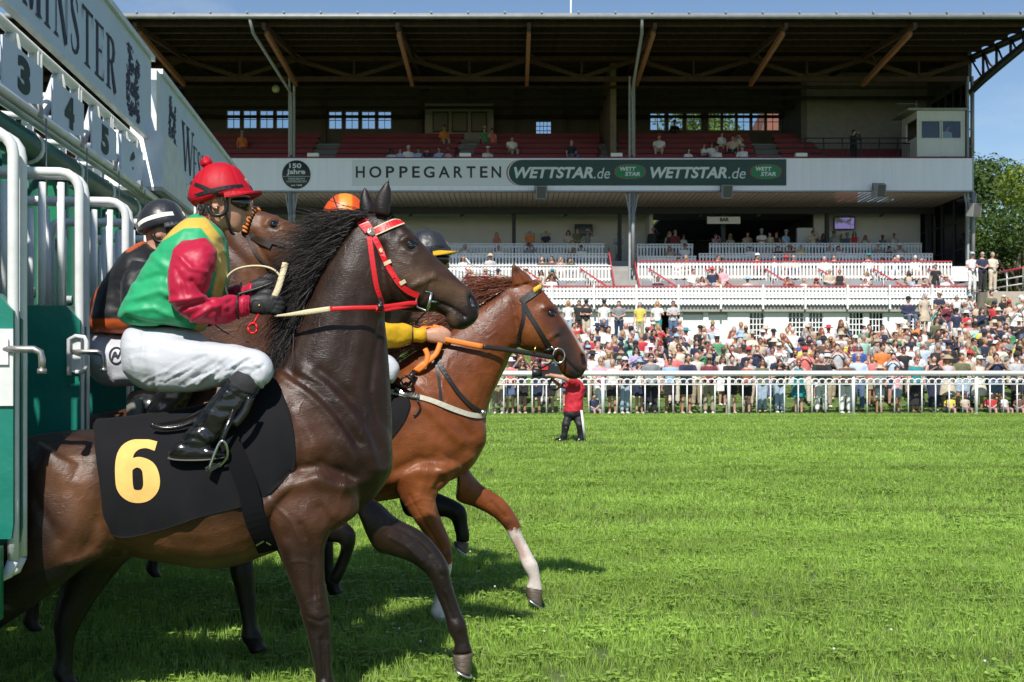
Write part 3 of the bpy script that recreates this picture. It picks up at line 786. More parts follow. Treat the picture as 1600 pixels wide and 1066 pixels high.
mb = MB(); mb.tube([(bx0 + .1, by + .4, bz1 + .1), (bx0 + .1, by + .4, bz1 + .6)], .02, 5); mb.tube([(bx0 - .9, by + .4, bz1 + .42), (bx0 + .25, by + .4, bz1 + .42)], .018, 5); mb.build('aerial', M_ZINC, bo)
# boxes on the coping, globe lamp, flag pole
for i, px in enumerate((490, 727, 963, 1251)):
    lamp = MB(); lamp.box((SX(px, YF), YF - .05, 11.63), (.55, .3, .16)); o = lamp.build('floodlight', mat('floodlight_white', (.72, .72, .70), .5), loc=(SX(px, YF), YF - .05, 11.63))
    tag(o, ('white flat floodlight on the fascia top beyond the round sign', 'white flat floodlight on the fascia top above the white name board', 'white flat floodlight on the fascia top beside the middle column', 'white flat floodlight on the fascia top past the end of the green banner')[i], 'floodlight', 'floodlights along the fascia')
gl_ = empty('globe_lamp', (SX(431, 58), 58, SZ(139, 58)), 'white globe lamp hanging under the dark roof', 'lamp')
mb = MB(); mb.ell((SX(431, 58), 58, SZ(139, 58)), (.2, .2, .2)); mb.build('globe', mat('opal_globe', (.75, .74, .68), .4), gl_)
mb = MB(); mb.tube([(SX(431, 58), 58, SZ(139, 58) + .2), (SX(431, 58), 58, rz_(58) - .1)], .015, 5); mb.build('rod', M_DKMET, gl_)
fpole = empty('flag_pole', (SX(892, 60), 60, rz_(60)), 'white flag pole rising above the grandstand roof', 'flag pole')
mb = MB(); mb.tube([(SX(892, 60), 60, rz_(60)), (SX(892, 60), 60, rz_(60) + 6)], [.06, .04], 8); mb.build('pole', M_SLAT, fpole)
mb = MB(); mb.tube([(SX(892, 60), 60, rz_(60) - .05), (SX(892, 60), 60, rz_(60) + .5)], .10, 8); mb.build('pole_foot', M_ZINC, fpole)
# red tiled house behind, seen through the right-hand windows
hs = empty('brick_house', (16.6, 82, 0), 'red roofed house seen through the rear windows of the upper deck', 'house')
mb = MB(); mb.box2((17.4, 80, 0), (24, 90, 16.4)); mb.build('wall', mat('brick_red', (.26, .09, .06), .85, var=.3, vscale=20), hs)
mb = MB(); mb.poly([(17.0, 79.6, 16.4), (24.4, 79.6, 16.4), (22.4, 85, 21.5), (19, 85, 21.5)]); mb.poly([(17.0, 79.6, 16.4), (19, 85, 21.5), (17, 90.4, 16.4)]); mb.poly([(24.4, 79.6, 16.4), (24.4, 90.4, 16.4), (22.4, 85, 21.5)]); mb.poly([(17, 90.4, 16.4), (19, 85, 21.5), (22.4, 85, 21.5), (24.4, 90.4, 16.4)]); mb.build('roof', mat('roof_tile', (.28, .10, .06), .8, var=.3, vscale=30), hs)

# ------------------------------------------------------------------ rail between track and crowd
M_RAIL = mat('rail_white', (.80, .80, .80), .35, var=.04, vscale=2, coat=.2)
FY0, FDX = 34.05, .055         # rail line: depth at X=0 and its slope
def FP(x, z): return Vector((x, FY0 + FDX * x, z))
rail = empty('rail_fence', FP(8, 0), 'white racecourse rail fence with hooped bars before the crowd', 'fence')
ra = math.atan(FDX); RT = 1.24
mb = MB(); mb.tube([FP(-24, RT), FP(24, RT)], .095, 14, flat=(1.25, .85, (0, 0, 1))); mb.build('top_rail', M_RAIL, rail)
mb = MB(); mb.tube([FP(-24, RT - .33), FP(24, RT - .33)], .022, 8); mb.build('mid_rail', M_RAIL, rail)
px_posts = (942, 1143, 1342, 1537)
po = MB(); po.tube([(0, 0, 0), (0, 0, RT - .05)], .05, 12); po.tube([(0, 0, 0), (0, 0, .03)], .07, 10); pom = po.mesh('post'); pom.materials.append(M_RAIL)
XP0 = SX(942, FY0 + .15); DXP = 3.78
for i in range(-6, 6): inst('post', pom, rail, FP(XP0 + i * DXP, 0))
bq = MB(); bq.tube([(0, 0, 0.02), (0, 0, RT - .33)], .019, 8); bqm = bq.mesh('bar'); bqm.materials.append(M_RAIL)
hq = MB(); hq.tube([(.135 * math.cos(t), 0, .145 * math.sin(t)) for t in np.linspace(0, math.pi, 12)], .021, 6); hqm = hq.mesh('hoop'); hqm.materials.append(M_RAIL)
i = -54
x = XP0 - 54 * .42
while x < 22:
    if abs(((x - XP0) / DXP) - round((x - XP0) / DXP)) * DXP > .12: inst('bar', bqm, rail, FP(x, 0), (0, 0, ra))
    for hh in (0, .21): inst('hoop', hqm, rail, FP(x + hh + .1, RT - .31), (0, 0, ra))
    x += .42

# ------------------------------------------------------------------ trees
def leaf_mat(name, c):
    m = mat(name, c, .55, attr=True, spec=.35)
    t = m.node_tree; b = t.nodes['Principled BSDF']; out = t.nodes['Material Output']
    tr = t.nodes.new('ShaderNodeBsdfTranslucent'); mx = t.nodes.new('ShaderNodeMixShader'); mx.inputs[0].default_value = .35
    at = t.nodes.new('ShaderNodeAttribute'); at.attribute_name = 'Col'
    hs = t.nodes.new('ShaderNodeHueSaturation'); hs.inputs['Value'].default_value = 1.5; hs.inputs['Hue'].default_value = .485
    t.links.new(at.outputs['Color'], hs.inputs['Color']); t.links.new(hs.outputs[0], tr.inputs[0])
    t.links.new(b.outputs[0], mx.inputs[1]); t.links.new(tr.outputs[0], mx.inputs[2]); t.links.new(mx.outputs[0], out.inputs[0])
    return m
M_LEAF = leaf_mat('leaf', (.06, .11, .02))
M_BARK = mat('bark', (.09, .07, .05), .9, var=.4, vscale=12, bump=.8, bscale=10)
def tree(label, x, y, z0, h, rad, n, col, seed, lumps=16, leaf=.26, name='oak_tree', low=.22):
    r_ = random.Random(seed); t = empty(name, (x, y, z0), label, 'tree', 'trees around the grandstand')
    mb = MB(); mb.tube(smooth_line([(x, y, z0 - .3), (x + .1, y, z0 + h * .25), (x - .15, y + .1, z0 + h * .5), (x, y, z0 + h * .8)], 8), [h * .028 * (1 - .09 * i) for i in range(9)], 8)
    L = []
    for k in range(lumps):
        a = r_.uniform(0, 6.28); t_ = r_.uniform(0, 1); zc = z0 + h * (low + (.90 - low) * t_); rr = rad * math.sqrt(max(.08, 1 - ((t_ - .42) / .62) ** 2)) * r_.uniform(.45, .95)
        c = Vector((x + math.cos(a) * rr, y + math.sin(a) * rr, zc)); s_ = rad * r_.uniform(.28, .46); L.append((c, s_))
        b0 = Vector((x, y, z0 + h * r_.uniform(.2, .5))); mb.tube([b0, b0.lerp(c, .5) + Vector((0, 0, .4)), c], [h * .011, h * .007, h * .003], 6)
    L.append((Vector((x, y, z0 + h * .88)), rad * .36))
    mb.build('trunk', M_BARK, t)
    V = []; Fc = []; cols = []
    for i in range(n):
        c, s_ = L[r_.randrange(len(L))]
        d = Vector((r_.gauss(0, 1), r_.gauss(0, 1), r_.gauss(0, 1))).normalized(); p = c + Vector((d.x, d.y, d.z * .8)) * s_ * (r_.uniform(.55, 1.0) ** .5 * r_.uniform(.8, 1.12))
        nrm = (d + Vector((r_.gauss(0, .5), r_.gauss(0, .5), r_.gauss(0, .5) + .3))).normalized(); u = nrm.orthogonal().normalized(); q = Matrix.Rotation(r_.uniform(0, 6.28), 3, nrm); u = q @ u; w = nrm.cross(u)
        a, b = leaf * r_.uniform(.6, 1.2), leaf * r_.uniform(.35, .7); k = len(V)
        V += [p - u * a * .5, p + w * b * .5 + nrm * a * .08, p + u * a * .5, p - w * b * .5 + nrm * a * .08]; Fc.append((k, k + 1, k + 2, k + 3))
        f = r_.uniform(.65, 1.35); cols += [(col[0] * f * r_.uniform(.85, 1.25), col[1] * f, col[2] * f)] * 4
    me = bpy.data.meshes.new('crown'); me.from_pydata([tuple(v) for v in V], [], Fc); me.update(); set_col(me, np.array(cols)); add('crown', me, M_LEAF, t)
    return t
GA, GB, GC = (.085, .15, .028), (.16, .235, .03), (.065, .12, .025)
tree('light green broad tree at the end of the grandstand, tallest beside the end column', 29.5, 66, 2, 11.0, 4.8, 15000, GB, 1, leaf=.30, low=.05)
tree('darker green tree behind the light green one at the end of the grandstand', 33.5, 86, 2, 15.6, 6.0, 9000, GC, 2, leaf=.38, low=.1)
tree('grey green treetop against the sky close to the end column', 33.0, 98, 2, 17.2, 4.6, 6000, GA, 3, leaf=.36)
tree('low bushy dark tree behind the landing stairs', 26.5, 60, 2, 7.8, 3.6, 11000, GC, 4, leaf=.24, low=.02)
tree('dark tree beyond the glazed screen of the lower storey', 25.8, 71, 2, 10.5, 3.6, 5000, GC, 5, leaf=.3, low=.05)
tree('leafy tree filling the rear windows of the upper deck beside the red roof', 16.5, 100, 2, 24.0, 6.5, 6000, GB, 6, leaf=.45)
tree('treetop seen low in the second group of upper deck windows', -12.8, 100, 2, 20.2, 4.6, 3500, GA, 7, leaf=.4)
tree('treetop seen at the edge of the first group of upper deck windows', -20.6, 104, 2, 20.3, 4.2, 2500, GB, 8, leaf=.4)
tree('sunlit tree seen through the back windows of the bar', 13.5, 92, 2, 12.5, 7.0, 5000, GB, 9, leaf=.4, low=.02)
tree('green tree behind the stand in line with the dark bay rider', -3.5, 102, 2, 12.0, 6.0, 2500, GA, 10, leaf=.4, low=.02)
# clipped hedge below the white wall
hd = empty('hedge', (SX(1022, 47), 47, gz(47)), 'low clipped green hedge on the bank under the white wall', 'hedge')
V = []; Fc = []; cols = []; r_ = random.Random(77)
for i in range(2600):
    p = Vector((r_.uniform(SX(985, 47), SX(1062, 47)), r_.uniform(46.6, 47.4), gz(47) + r_.uniform(0, .62))); u = Vector((r_.gauss(0, 1), r_.gauss(0, 1), r_.gauss(0, 1))).normalized() * .05; w = u.orthogonal().normalized() * .035; k = len(V)
    V += [p - u, p + w, p + u, p - w]; Fc.append((k, k + 1, k + 2, k + 3)); f = r_.uniform(.6, 1.2); cols += [(.04 * f, .085 * f, .016 * f)] * 4
me = bpy.data.meshes.new('foliage'); me.from_pydata([tuple(v) for v in V], [], Fc); me.update(); set_col(me, np.array(cols)); add('foliage', me, M_LEAF, hd)
mb = MB()
for k in range(9): x = SX(988 + k * 9, 47); mb.tube([(x, 47, gz(47) - .1), (x + .05, 47, gz(47) + .5)], .02, 5)
mb.build('stem', M_BARK, hd)

# ------------------------------------------------------------------ grass: blades and clover in patches scattered over the track
def grass_mat():
    m = bpy.data.materials.new('grass_blade'); m.use_nodes = True; t = m.node_tree; n = t.nodes; b = n['Principled BSDF']; out = n['Material Output']
    at = n.new('ShaderNodeAttribute'); at.attribute_name = 'Col'
    ge = n.new('ShaderNodeNewGeometry')
    def nz(scale, sx, sy):
        mp = n.new('ShaderNodeMapping'); mp.inputs['Scale'].default_value = (sx, sy, 1); z = n.new('ShaderNodeTexNoise'); z.inputs['Scale'].default_value = scale; z.inputs['Detail'].default_value = 4
        t.links.new(ge.outputs['Position'], mp.inputs[0]); t.links.new(mp.outputs[0], z.inputs['Vector']); return z.outputs[0]
    a = nz(1.0, .12, .75); c = nz(1.0, .9, 2.2)
    r1 = n.new('ShaderNodeMapRange'); r1.inputs[1].default_value = .33; r1.inputs[2].default_value = .67; r1.inputs[3].default_value = .74; r1.inputs[4].default_value = 1.16; t.links.new(a, r1.inputs[0])
    r2 = n.new('ShaderNodeMapRange'); r2.inputs[1].default_value = .33; r2.inputs[2].default_value = .67; r2.inputs[3].default_value = .82; r2.inputs[4].default_value = 1.12; t.links.new(c, r2.inputs[0])
    mu = n.new('ShaderNodeMath'); mu.operation = 'MULTIPLY'; t.links.new(r1.outputs[0], mu.inputs[0]); t.links.new(r2.outputs[0], mu.inputs[1])
    mx = n.new('ShaderNodeMix'); mx.data_type = 'RGBA'; mx.blend_type = 'MULTIPLY'; mx.inputs[0].default_value = 1
    t.links.new(at.outputs['Color'], mx.inputs[6]); t.links.new(mu.outputs[0], mx.inputs[7]); t.links.new(mx.outputs[2], b.inputs['Base Color'])
    b.inputs['Roughness'].default_value = .5; b.inputs['Specular IOR Level'].default_value = .35
    tr = n.new('ShaderNodeBsdfTranslucent'); ms = n.new('ShaderNodeMixShader'); ms.inputs[0].default_value = .27
    hs = n.new('ShaderNodeHueSaturation'); hs.inputs['Value'].default_value = 1.35; hs.inputs['Hue'].default_value = .49; t.links.new(mx.outputs[2], hs.inputs['Color']); t.links.new(hs.outputs[0], tr.inputs[0])
    t.links.new(b.outputs[0], ms.inputs[1]); t.links.new(tr.outputs[0], ms.inputs[2]); t.links.new(ms.outputs[0], out.inputs[0])
    return m
M_GRASS = grass_mat()
def patch(seed, n, w, h, size, clover):
    r_ = random.Random(seed); V = []; Fc = []; cols = []
    for i in range(n):
        x, y = r_.uniform(-size / 2, size / 2), r_.uniform(-size / 2, size / 2); a = r_.uniform(0, 6.28); hh = h * r_.uniform(.45, 1.15); ww = w * r_.uniform(.6, 1.2); lean = r_.uniform(.1, .75) * hh
        dx, dy = math.cos(a), math.sin(a); b = r_.uniform(0, 6.28); sx, sy = math.cos(b) * ww / 2, math.sin(b) * ww / 2; k = len(V)
        V += [(x - sx, y - sy, -.005), (x + sx, y + sy, -.005), (x - sx * .8 + dx * lean * .35, y - sy * .8 + dy * lean * .35, hh * .6), (x + sx * .8 + dx * lean * .35, y + sy * .8 + dy * lean * .35, hh * .6), (x + dx * lean, y + dy * lean, hh)]
        Fc += [(k, k + 1, k + 3, k + 2), (k + 2, k + 3, k + 4)]
        f = r_.uniform(.7, 1.25); c = (.325, .51, .080) if r_.random() > .05 else (.48, .46, .22)
        if r_.random() < .25: c = (.26, .42, .07)
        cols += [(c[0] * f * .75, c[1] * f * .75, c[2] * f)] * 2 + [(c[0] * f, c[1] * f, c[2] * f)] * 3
    for i in range(clover):
        x, y = r_.gauss(0, size * .22), r_.gauss(0, size * .22); z = h * r_.uniform(.45, .85); a0 = r_.uniform(0, 6.28); s_ = .011 * r_.uniform(.8, 1.4) * (w / .0045) ** .5
        for q in range(3):
            a = a0 + q * 2.094; cx, cy = x + math.cos(a) * s_, y + math.sin(a) * s_; k = len(V); tz = r_.uniform(-.004, .006)
            for e in range(5): V.append((cx + s_ * .95 * math.cos(e * 1.2566 + a), cy + s_ * .95 * math.sin(e * 1.2566 + a), z + tz * math.cos(e * 1.2566)))
            Fc.append(tuple(range(k, k + 5))); f = r_.uniform(.7, 1.2); cols += [(.30 * f, .47 * f, .075 * f)] * 5
    me = bpy.data.meshes.new('grass_patch'); me.from_pydata(V, [], Fc); me.update(); set_col(me, np.array(cols)); me.materials.append(M_GRASS); return me
def scatter(name, kinds, pts):
    """one object: geometry nodes put the patches on its points"""
    col = bpy.data.collections.new(name + '_patches')
    for i, me in enumerate(kinds): o = bpy.data.objects.new('%s_%02d' % (name, i), me); col.objects.link(o)
    me = bpy.data.meshes.new(name); me.from_pydata([p[:3] for p in pts], [], [])
    a = me.attributes.new('rot', 'FLOAT', 'POINT'); a.data.foreach_set('value', [p[3] for p in pts]); a = me.attributes.new('idx', 'INT', 'POINT'); a.data.foreach_set('value', [p[4] for p in pts]); a = me.attributes.new('scl', 'FLOAT', 'POINT'); a.data.foreach_set('value', [p[5] for p in pts])
    o = bpy.data.objects.new(name, me); COL.objects.link(o); tag(o, kind='stuff')
    g = bpy.data.node_groups.new(name, 'GeometryNodeTree'); g.interface.new_socket('Geometry', in_out='INPUT', socket_type='NodeSocketGeometry'); g.interface.new_socket('Geometry', in_out='OUTPUT', socket_type='NodeSocketGeometry')
    n = g.nodes; gi, go = n.new('NodeGroupInput'), n.new('NodeGroupOutput'); ip = n.new('GeometryNodeInstanceOnPoints'); ci = n.new('GeometryNodeCollectionInfo'); ci.inputs[0].default_value = col; ci.inputs[1].default_value = True; ci.inputs[2].default_value = True
    def attr(nm, ty): q = n.new('GeometryNodeInputNamedAttribute'); q.data_type = ty; q.inputs[0].default_value = nm; return q.outputs[0]
    cx = n.new('ShaderNodeCombineXYZ'); g.links.new(attr('rot', 'FLOAT'), cx.inputs[2]); sc = n.new('ShaderNodeCombineXYZ'); s_ = attr('scl', 'FLOAT'); g.links.new(s_, sc.inputs[2]); sc.inputs[0].default_value = 1; sc.inputs[1].default_value = 1
    ip.inputs['Pick Instance'].default_value = True
    g.links.new(gi.outputs[0], ip.inputs['Points']); g.links.new(ci.outputs[0], ip.inputs['Instance']); g.links.new(attr('idx', 'INT'), ip.inputs['Instance Index']); g.links.new(cx.outputs[0], ip.inputs['Rotation']); g.links.new(sc.outputs[0], ip.inputs['Scale']); g.links.new(ip.outputs[0], go.inputs[0])
    md = o.modifiers.new('scatter', 'NODES'); md.node_group = g
    return o
def field(y0, y1, size, nk, seed, m=.50, extra=1.0):
    r_ = random.Random(seed); out = []; y = y0
    while y < y1:
        hw = y * m + 1.2; x = -hw
        while x < hw:
            zf = .86 + .22 * (noise.noise(Vector((x * .35, y * .9, 0))) * .5 + .5)
            out.append((x + r_.uniform(-.1, .1) * size, y + r_.uniform(-.1, .1) * size, gz(y), r_.choice((0, 1.5708, 3.1416, 4.7124)) + r_.uniform(-.2, .2), r_.randrange(nk), zf * r_.uniform(.85, 1.15))); x += size
        y += size
    return out
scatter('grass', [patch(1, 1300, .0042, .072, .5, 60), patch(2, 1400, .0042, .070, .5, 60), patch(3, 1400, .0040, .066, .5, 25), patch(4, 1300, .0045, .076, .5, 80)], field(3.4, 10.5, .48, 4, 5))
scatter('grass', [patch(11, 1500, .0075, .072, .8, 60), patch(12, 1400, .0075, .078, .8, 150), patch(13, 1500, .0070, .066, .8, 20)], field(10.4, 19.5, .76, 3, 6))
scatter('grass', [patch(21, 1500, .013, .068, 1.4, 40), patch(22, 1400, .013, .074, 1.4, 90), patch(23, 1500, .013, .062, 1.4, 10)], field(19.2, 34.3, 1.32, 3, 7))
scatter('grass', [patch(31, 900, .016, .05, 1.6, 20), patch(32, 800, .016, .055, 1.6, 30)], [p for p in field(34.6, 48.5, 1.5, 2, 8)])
mb = MB(); r_ = random.Random(21)
for k in range(16):
    y = 5.2 + 11 * r_.random() ** 1.6; x = r_.uniform(-.1, .45) * y; z = r_.uniform(.05, .075); mb.ell((x, y, z), (.0075, .0075, .007), seg=7, rng_=5)
cf = mb.build('clover_flowers', mat('clover_white', (.62, .58, .54), .8)); tag(cf, kind='stuff')

# ------------------------------------------------------------------ horses
HEAD = Vector((0.9942, 0.1077, 0)); NLAT = Vector((0.1077, -0.9942, 0))   # heading, and sideways towards the camera
class Plane:
    """vertical plane of a horse's spine; through the sight line of pixel column px at depth y"""
    def __init__(s, px, y):
        s.p0 = W(px, 570, y); s.d = NLAT.x * s.p0.x + NLAT.y * s.p0.y
    def P(s, px, py, v=0.0):
        a, b = (px - 800) / F, (570 - py) / F
        t = (v + s.d) / (NLAT.x * a + NLAT.y)
        return Vector((a * t, t, 1.5 + b * t))
    def v(s, C):
        return C[:, 0] * NLAT.x + C[:, 1] * NLAT.y - s.d

def sgnpow(x, e): return math.copysign(abs(x) ** e, x)
def loft(mb, pl, secs, v0=0.0, steps=5, seg=28, p=2.3, tf=None, mi=0):
    """skin through profile sections (ax, ay, bx, by, half width[, lateral centre])"""
    S = []
    for q in secs:
        q = list(q)
        if len(q) < 6: q.append(v0)
        if tf: q[0], q[1] = tf(q[0], q[1]); q[2], q[3] = tf(q[2], q[3]); 
        S.append(q)
    S = np.array(S, float); n = (len(S) - 1) * steps; rings = []
    for i in range(n + 1):
        ax, ay, bx, by, hw, vc = cr(S, i / steps)
        hw = max(hw, 0.004); ring = []
        for j in range(seg):
            a = 2 * math.pi * j / seg
            c, s_ = sgnpow(math.cos(a), 2 / p), sgnpow(math.sin(a), 2 / p)
            px = (ax + bx) / 2 + (ax - bx) / 2 * c; py = (ay + by) / 2 + (ay - by) / 2 * c
            ring.append(pl.P(px, py, vc) + NLAT * (hw * s_))
        rings.append(ring)
    mb.rings(rings, mi=mi)

def features(me, feats, pl, side=None):
    """raise (+) or sink (-) the skin along lines: muscles, veins, nostrils, the mouth. (points, radius px, metres[, side])"""
    C = get_co(me); N = get_no(me); P = pix(C); V = pl.v(C); D = np.zeros(len(C))
    for f in feats:
        L, r, a = f[0], f[1], f[2]; sd = f[3] if len(f) > 3 else 0
        L = [np.array(q, float) for q in L]
        if len(L) == 1: L = [L[0], L[0] + 0.01]
        d = line_dist(P, L); w = np.exp(-(d / r) ** 2)
        if sd: w = w * np.clip(V * sd / 0.03 + 0.2, 0, 1)
        D += a * w
    set_co(me, C + N * D[:, None])

from mathutils.bvhtree import BVHTree
CAMP = Vector((0, 0, 1.5))
def bvh_of(me):
    return BVHTree.FromPolygons([v.co for v in me.vertices], [tuple(p.vertices) for p in me.polygons])
def on_skin(bvh, px, py, off=0.004, fallback=None):
    """the point of the nearest skin seen at a photo pixel, lifted off it"""
    d = (W(px, py, 1.0) - CAMP).normalized()
    h = bvh.ray_cast(CAMP, d)
    if h[0] is None:                     # just past the outline: the nearest skin to the sight line
        q = min((bvh.find_nearest(W(px, py, t)) for t in np.linspace(4, 9, 80)), key=lambda k: k[3])
        return q[0] + q[1] * off, q[1]
    n = h[1] if h[1].dot(d) < 0 else -h[1]
    return h[0] + n * off, n
def strap(mb, pts, nrm, width, thick=0.004, mi=0):
    """flat strap lying on a surface"""
    n = len(pts); rings = []
    for i in range(n):
        d = (pts[min(i + 1, n - 1)] - pts[max(i - 1, 0)]).normalized()
        x = d.cross(nrm[i]).normalized(); w = width[i] if isinstance(width, (list, tuple)) else width
        u = x.cross(d).normalized()
        rings.append([pts[i] + x * (w / 2) + u * thick / 2, pts[i] - x * (w / 2) + u * thick / 2, pts[i] - x * (w / 2) - u * thick / 2, pts[i] + x * (w / 2) - u * thick / 2])
    mb.rings(rings, mi=mi, smooth=False)
def skin_strap(mb, bvh, line, width, off=0.004, thick=0.005, n=18, mi=0, mirror=None):
    L = smooth_line([(x, y, 0) for x, y in line], n); pts = []; nr = []
    for q in L:
        p, nn = on_skin(bvh, q.x, q.y, off); pts.append(p); nr.append(nn)
    for _ in range(2):
        pts = [pts[0]] + [(pts[i - 1] + pts[i] * 2 + pts[i + 1]) / 4 for i in range(1, n)] + [pts[-1]]
        nr = [nr[0]] + [(nr[i - 1] + nr[i] * 2 + nr[i + 1]).normalized() for i in range(1, n)] + [nr[-1]]
    strap(mb, pts, nr, width, thick, mi)
    if mirror:
        def refl(p): return p - NLAT * (2 * (p.x * NLAT.x + p.y * NLAT.y - mirror.d))
        strap(mb, [refl(p) for p in pts], [n_ - NLAT * (2 * n_.dot(NLAT)) for n_ in nr], width, thick, mi)
    return pts, nr

def strands(mb, roots, dirs, lens, w0=0.004, seg=7, curl=0.02, seed=3, droop=0.0):
    """hair: tapered ribbons"""
    r = random.Random(seed)
    for p, d, L in zip(roots, dirs, lens):
        p = Vector(p); d = Vector(d).normalized(); q = []; ph = r.uniform(0, 6.28); am = r.uniform(0.3, 1) * curl
        side = d.cross(Vector((0, -1, 0))).normalized(); k = r.uniform(0.7, 1.4)
        for i in range(seg + 1):
            t = i / seg
            q.append(p + d * (L * t) + side * (am * math.sin(ph + t * 3.3 * k) * t) + Vector((0, am * 0.7 * math.cos(ph * 2 + t * 4) * t, -droop * L * t * t)))
        w = Vector((0, -1, 0)).cross(d).normalized(); tw = r.uniform(-0.6, 0.6)
        w = (w + Vector((0, tw, 0))).normalized(); n0 = len(mb.v)
        for i, c in enumerate(q):
            h = w0 * (1 - 0.85 * (i / seg) ** 1.5) / 2
            mb.v += [tuple(c - w * h), tuple(c + w * h)]
        for i in range(seg):
            a = n0 + 2 * i; mb.f.append((a, a + 1, a + 3, a + 2)); mb.m.append(0); mb.sm.append(True)

# bay A's head drawn once, reused turned and scaled for the half hidden horses
HEAD_A = [(566, 336, 590, 436, .05), (592, 334, 603, 474, .082), (629, 349, 630, 485, .098), (657, 377, 652, 488, .104), (676, 397, 666, 488, .092),
          (696, 416, 682, 488, .072), (718, 438, 694, 495, .057), (735, 453, 701, 509, .056), (744, 470, 711, 515, .055), (748, 488, 729, 512, .044), (747, 496, 740, 506, .022)]
EARS_A = [([(586, 335, 607, 338, .028, .055), (585.5, 320, 608.5, 324, .026, .058), (590, 303, 611, 306, .02, .06), (600, 288, 609.5, 290, .012, .06), (606.5, 281, 608.5, 281.5, .005, .06)]),
          ([(563, 333, 588, 336, .026, -.055), (562.5, 318, 586, 323, .025, -.058), (563.5, 305, 579, 308, .018, -.06), (567, 296, 574, 297, .011, -.06), (569.5, 292, 571.5, 292.5, .005, -.06)])]
FACE_A = [([(679, 472), (695, 476), (708, 482), (726, 495)], 2.6, -.010), ([(700, 492), (716, 503), (728, 504)], 7, .004),
          ([(737, 464), (739, 476)], 5.0, -.020, 1), ([(730, 462), (733, 478), (741, 484)], 3.5, .005, 1), ([(745, 466), (747, 480)], 3, .006),
          ([(643, 384)], 9, -.012), ([(628, 376), (637, 370), (650, 374)], 5, .009), ([(632, 391), (645, 396), (654, 392)], 4, .004),
          ([(615, 440)], 32, .014), ([(596, 385), (601, 430), (612, 472)], 6, -.012), ([(645, 448), (662, 440), (680, 432)], 5, .007),
          ([(655, 415), (668, 424)], 10, -.006), ([(620, 362)], 9, -.006), ([(664, 433), (690, 438), (716, 446)], 2.2, .0025), ([(672, 441), (668, 456), (660, 470)], 3, -.004),
          ([(705, 445), (722, 456)], 8, .004), ([(655, 452), (672, 468)], 6, -.004), ([(690, 500), (697, 492)], 4, -.006)]
def mk_tf(src, dst, scale, rot=0.0):
    c, s_ = math.cos(rot) * scale, math.sin(rot) * scale
    return lambda x, y: (dst[0] + (x - src[0]) * c - (y - src[1]) * s_, dst[1] + (x - src[0]) * s_ + (y - src[1]) * c)

def fat(e, k=1.12):
    out = []
    for ax, ay, bx, by, hw, vc in e:
        mx_, my_ = (ax + bx) / 2, (ay + by) / 2
        out.append((mx_ + (ax - mx_) * k, my_ + (ay - my_) * k, mx_ + (bx - mx_) * k, my_ + (by - my_) * k, hw * .8, vc))
    q = out[-1]; out.append((q[0] * .5 + q[2] * .5 - .3, q[1] - 4, q[0] * .5 + q[2] * .5 + .3, q[1] - 4, .004, q[5]))
    return out
def mixc(a, b, w): return a * (1 - w[:, None]) + np.array(b)[None, :] * w[:, None]
def near(P, L, r, soft=2.0):
    L = [np.array(q, float) for q in L]
    if len(L) == 1: L = [L[0], L[0] + 0.01]
    d = line_dist(P, L); return np.clip((r - d) / (r / soft) + 0.0, 0, 1)

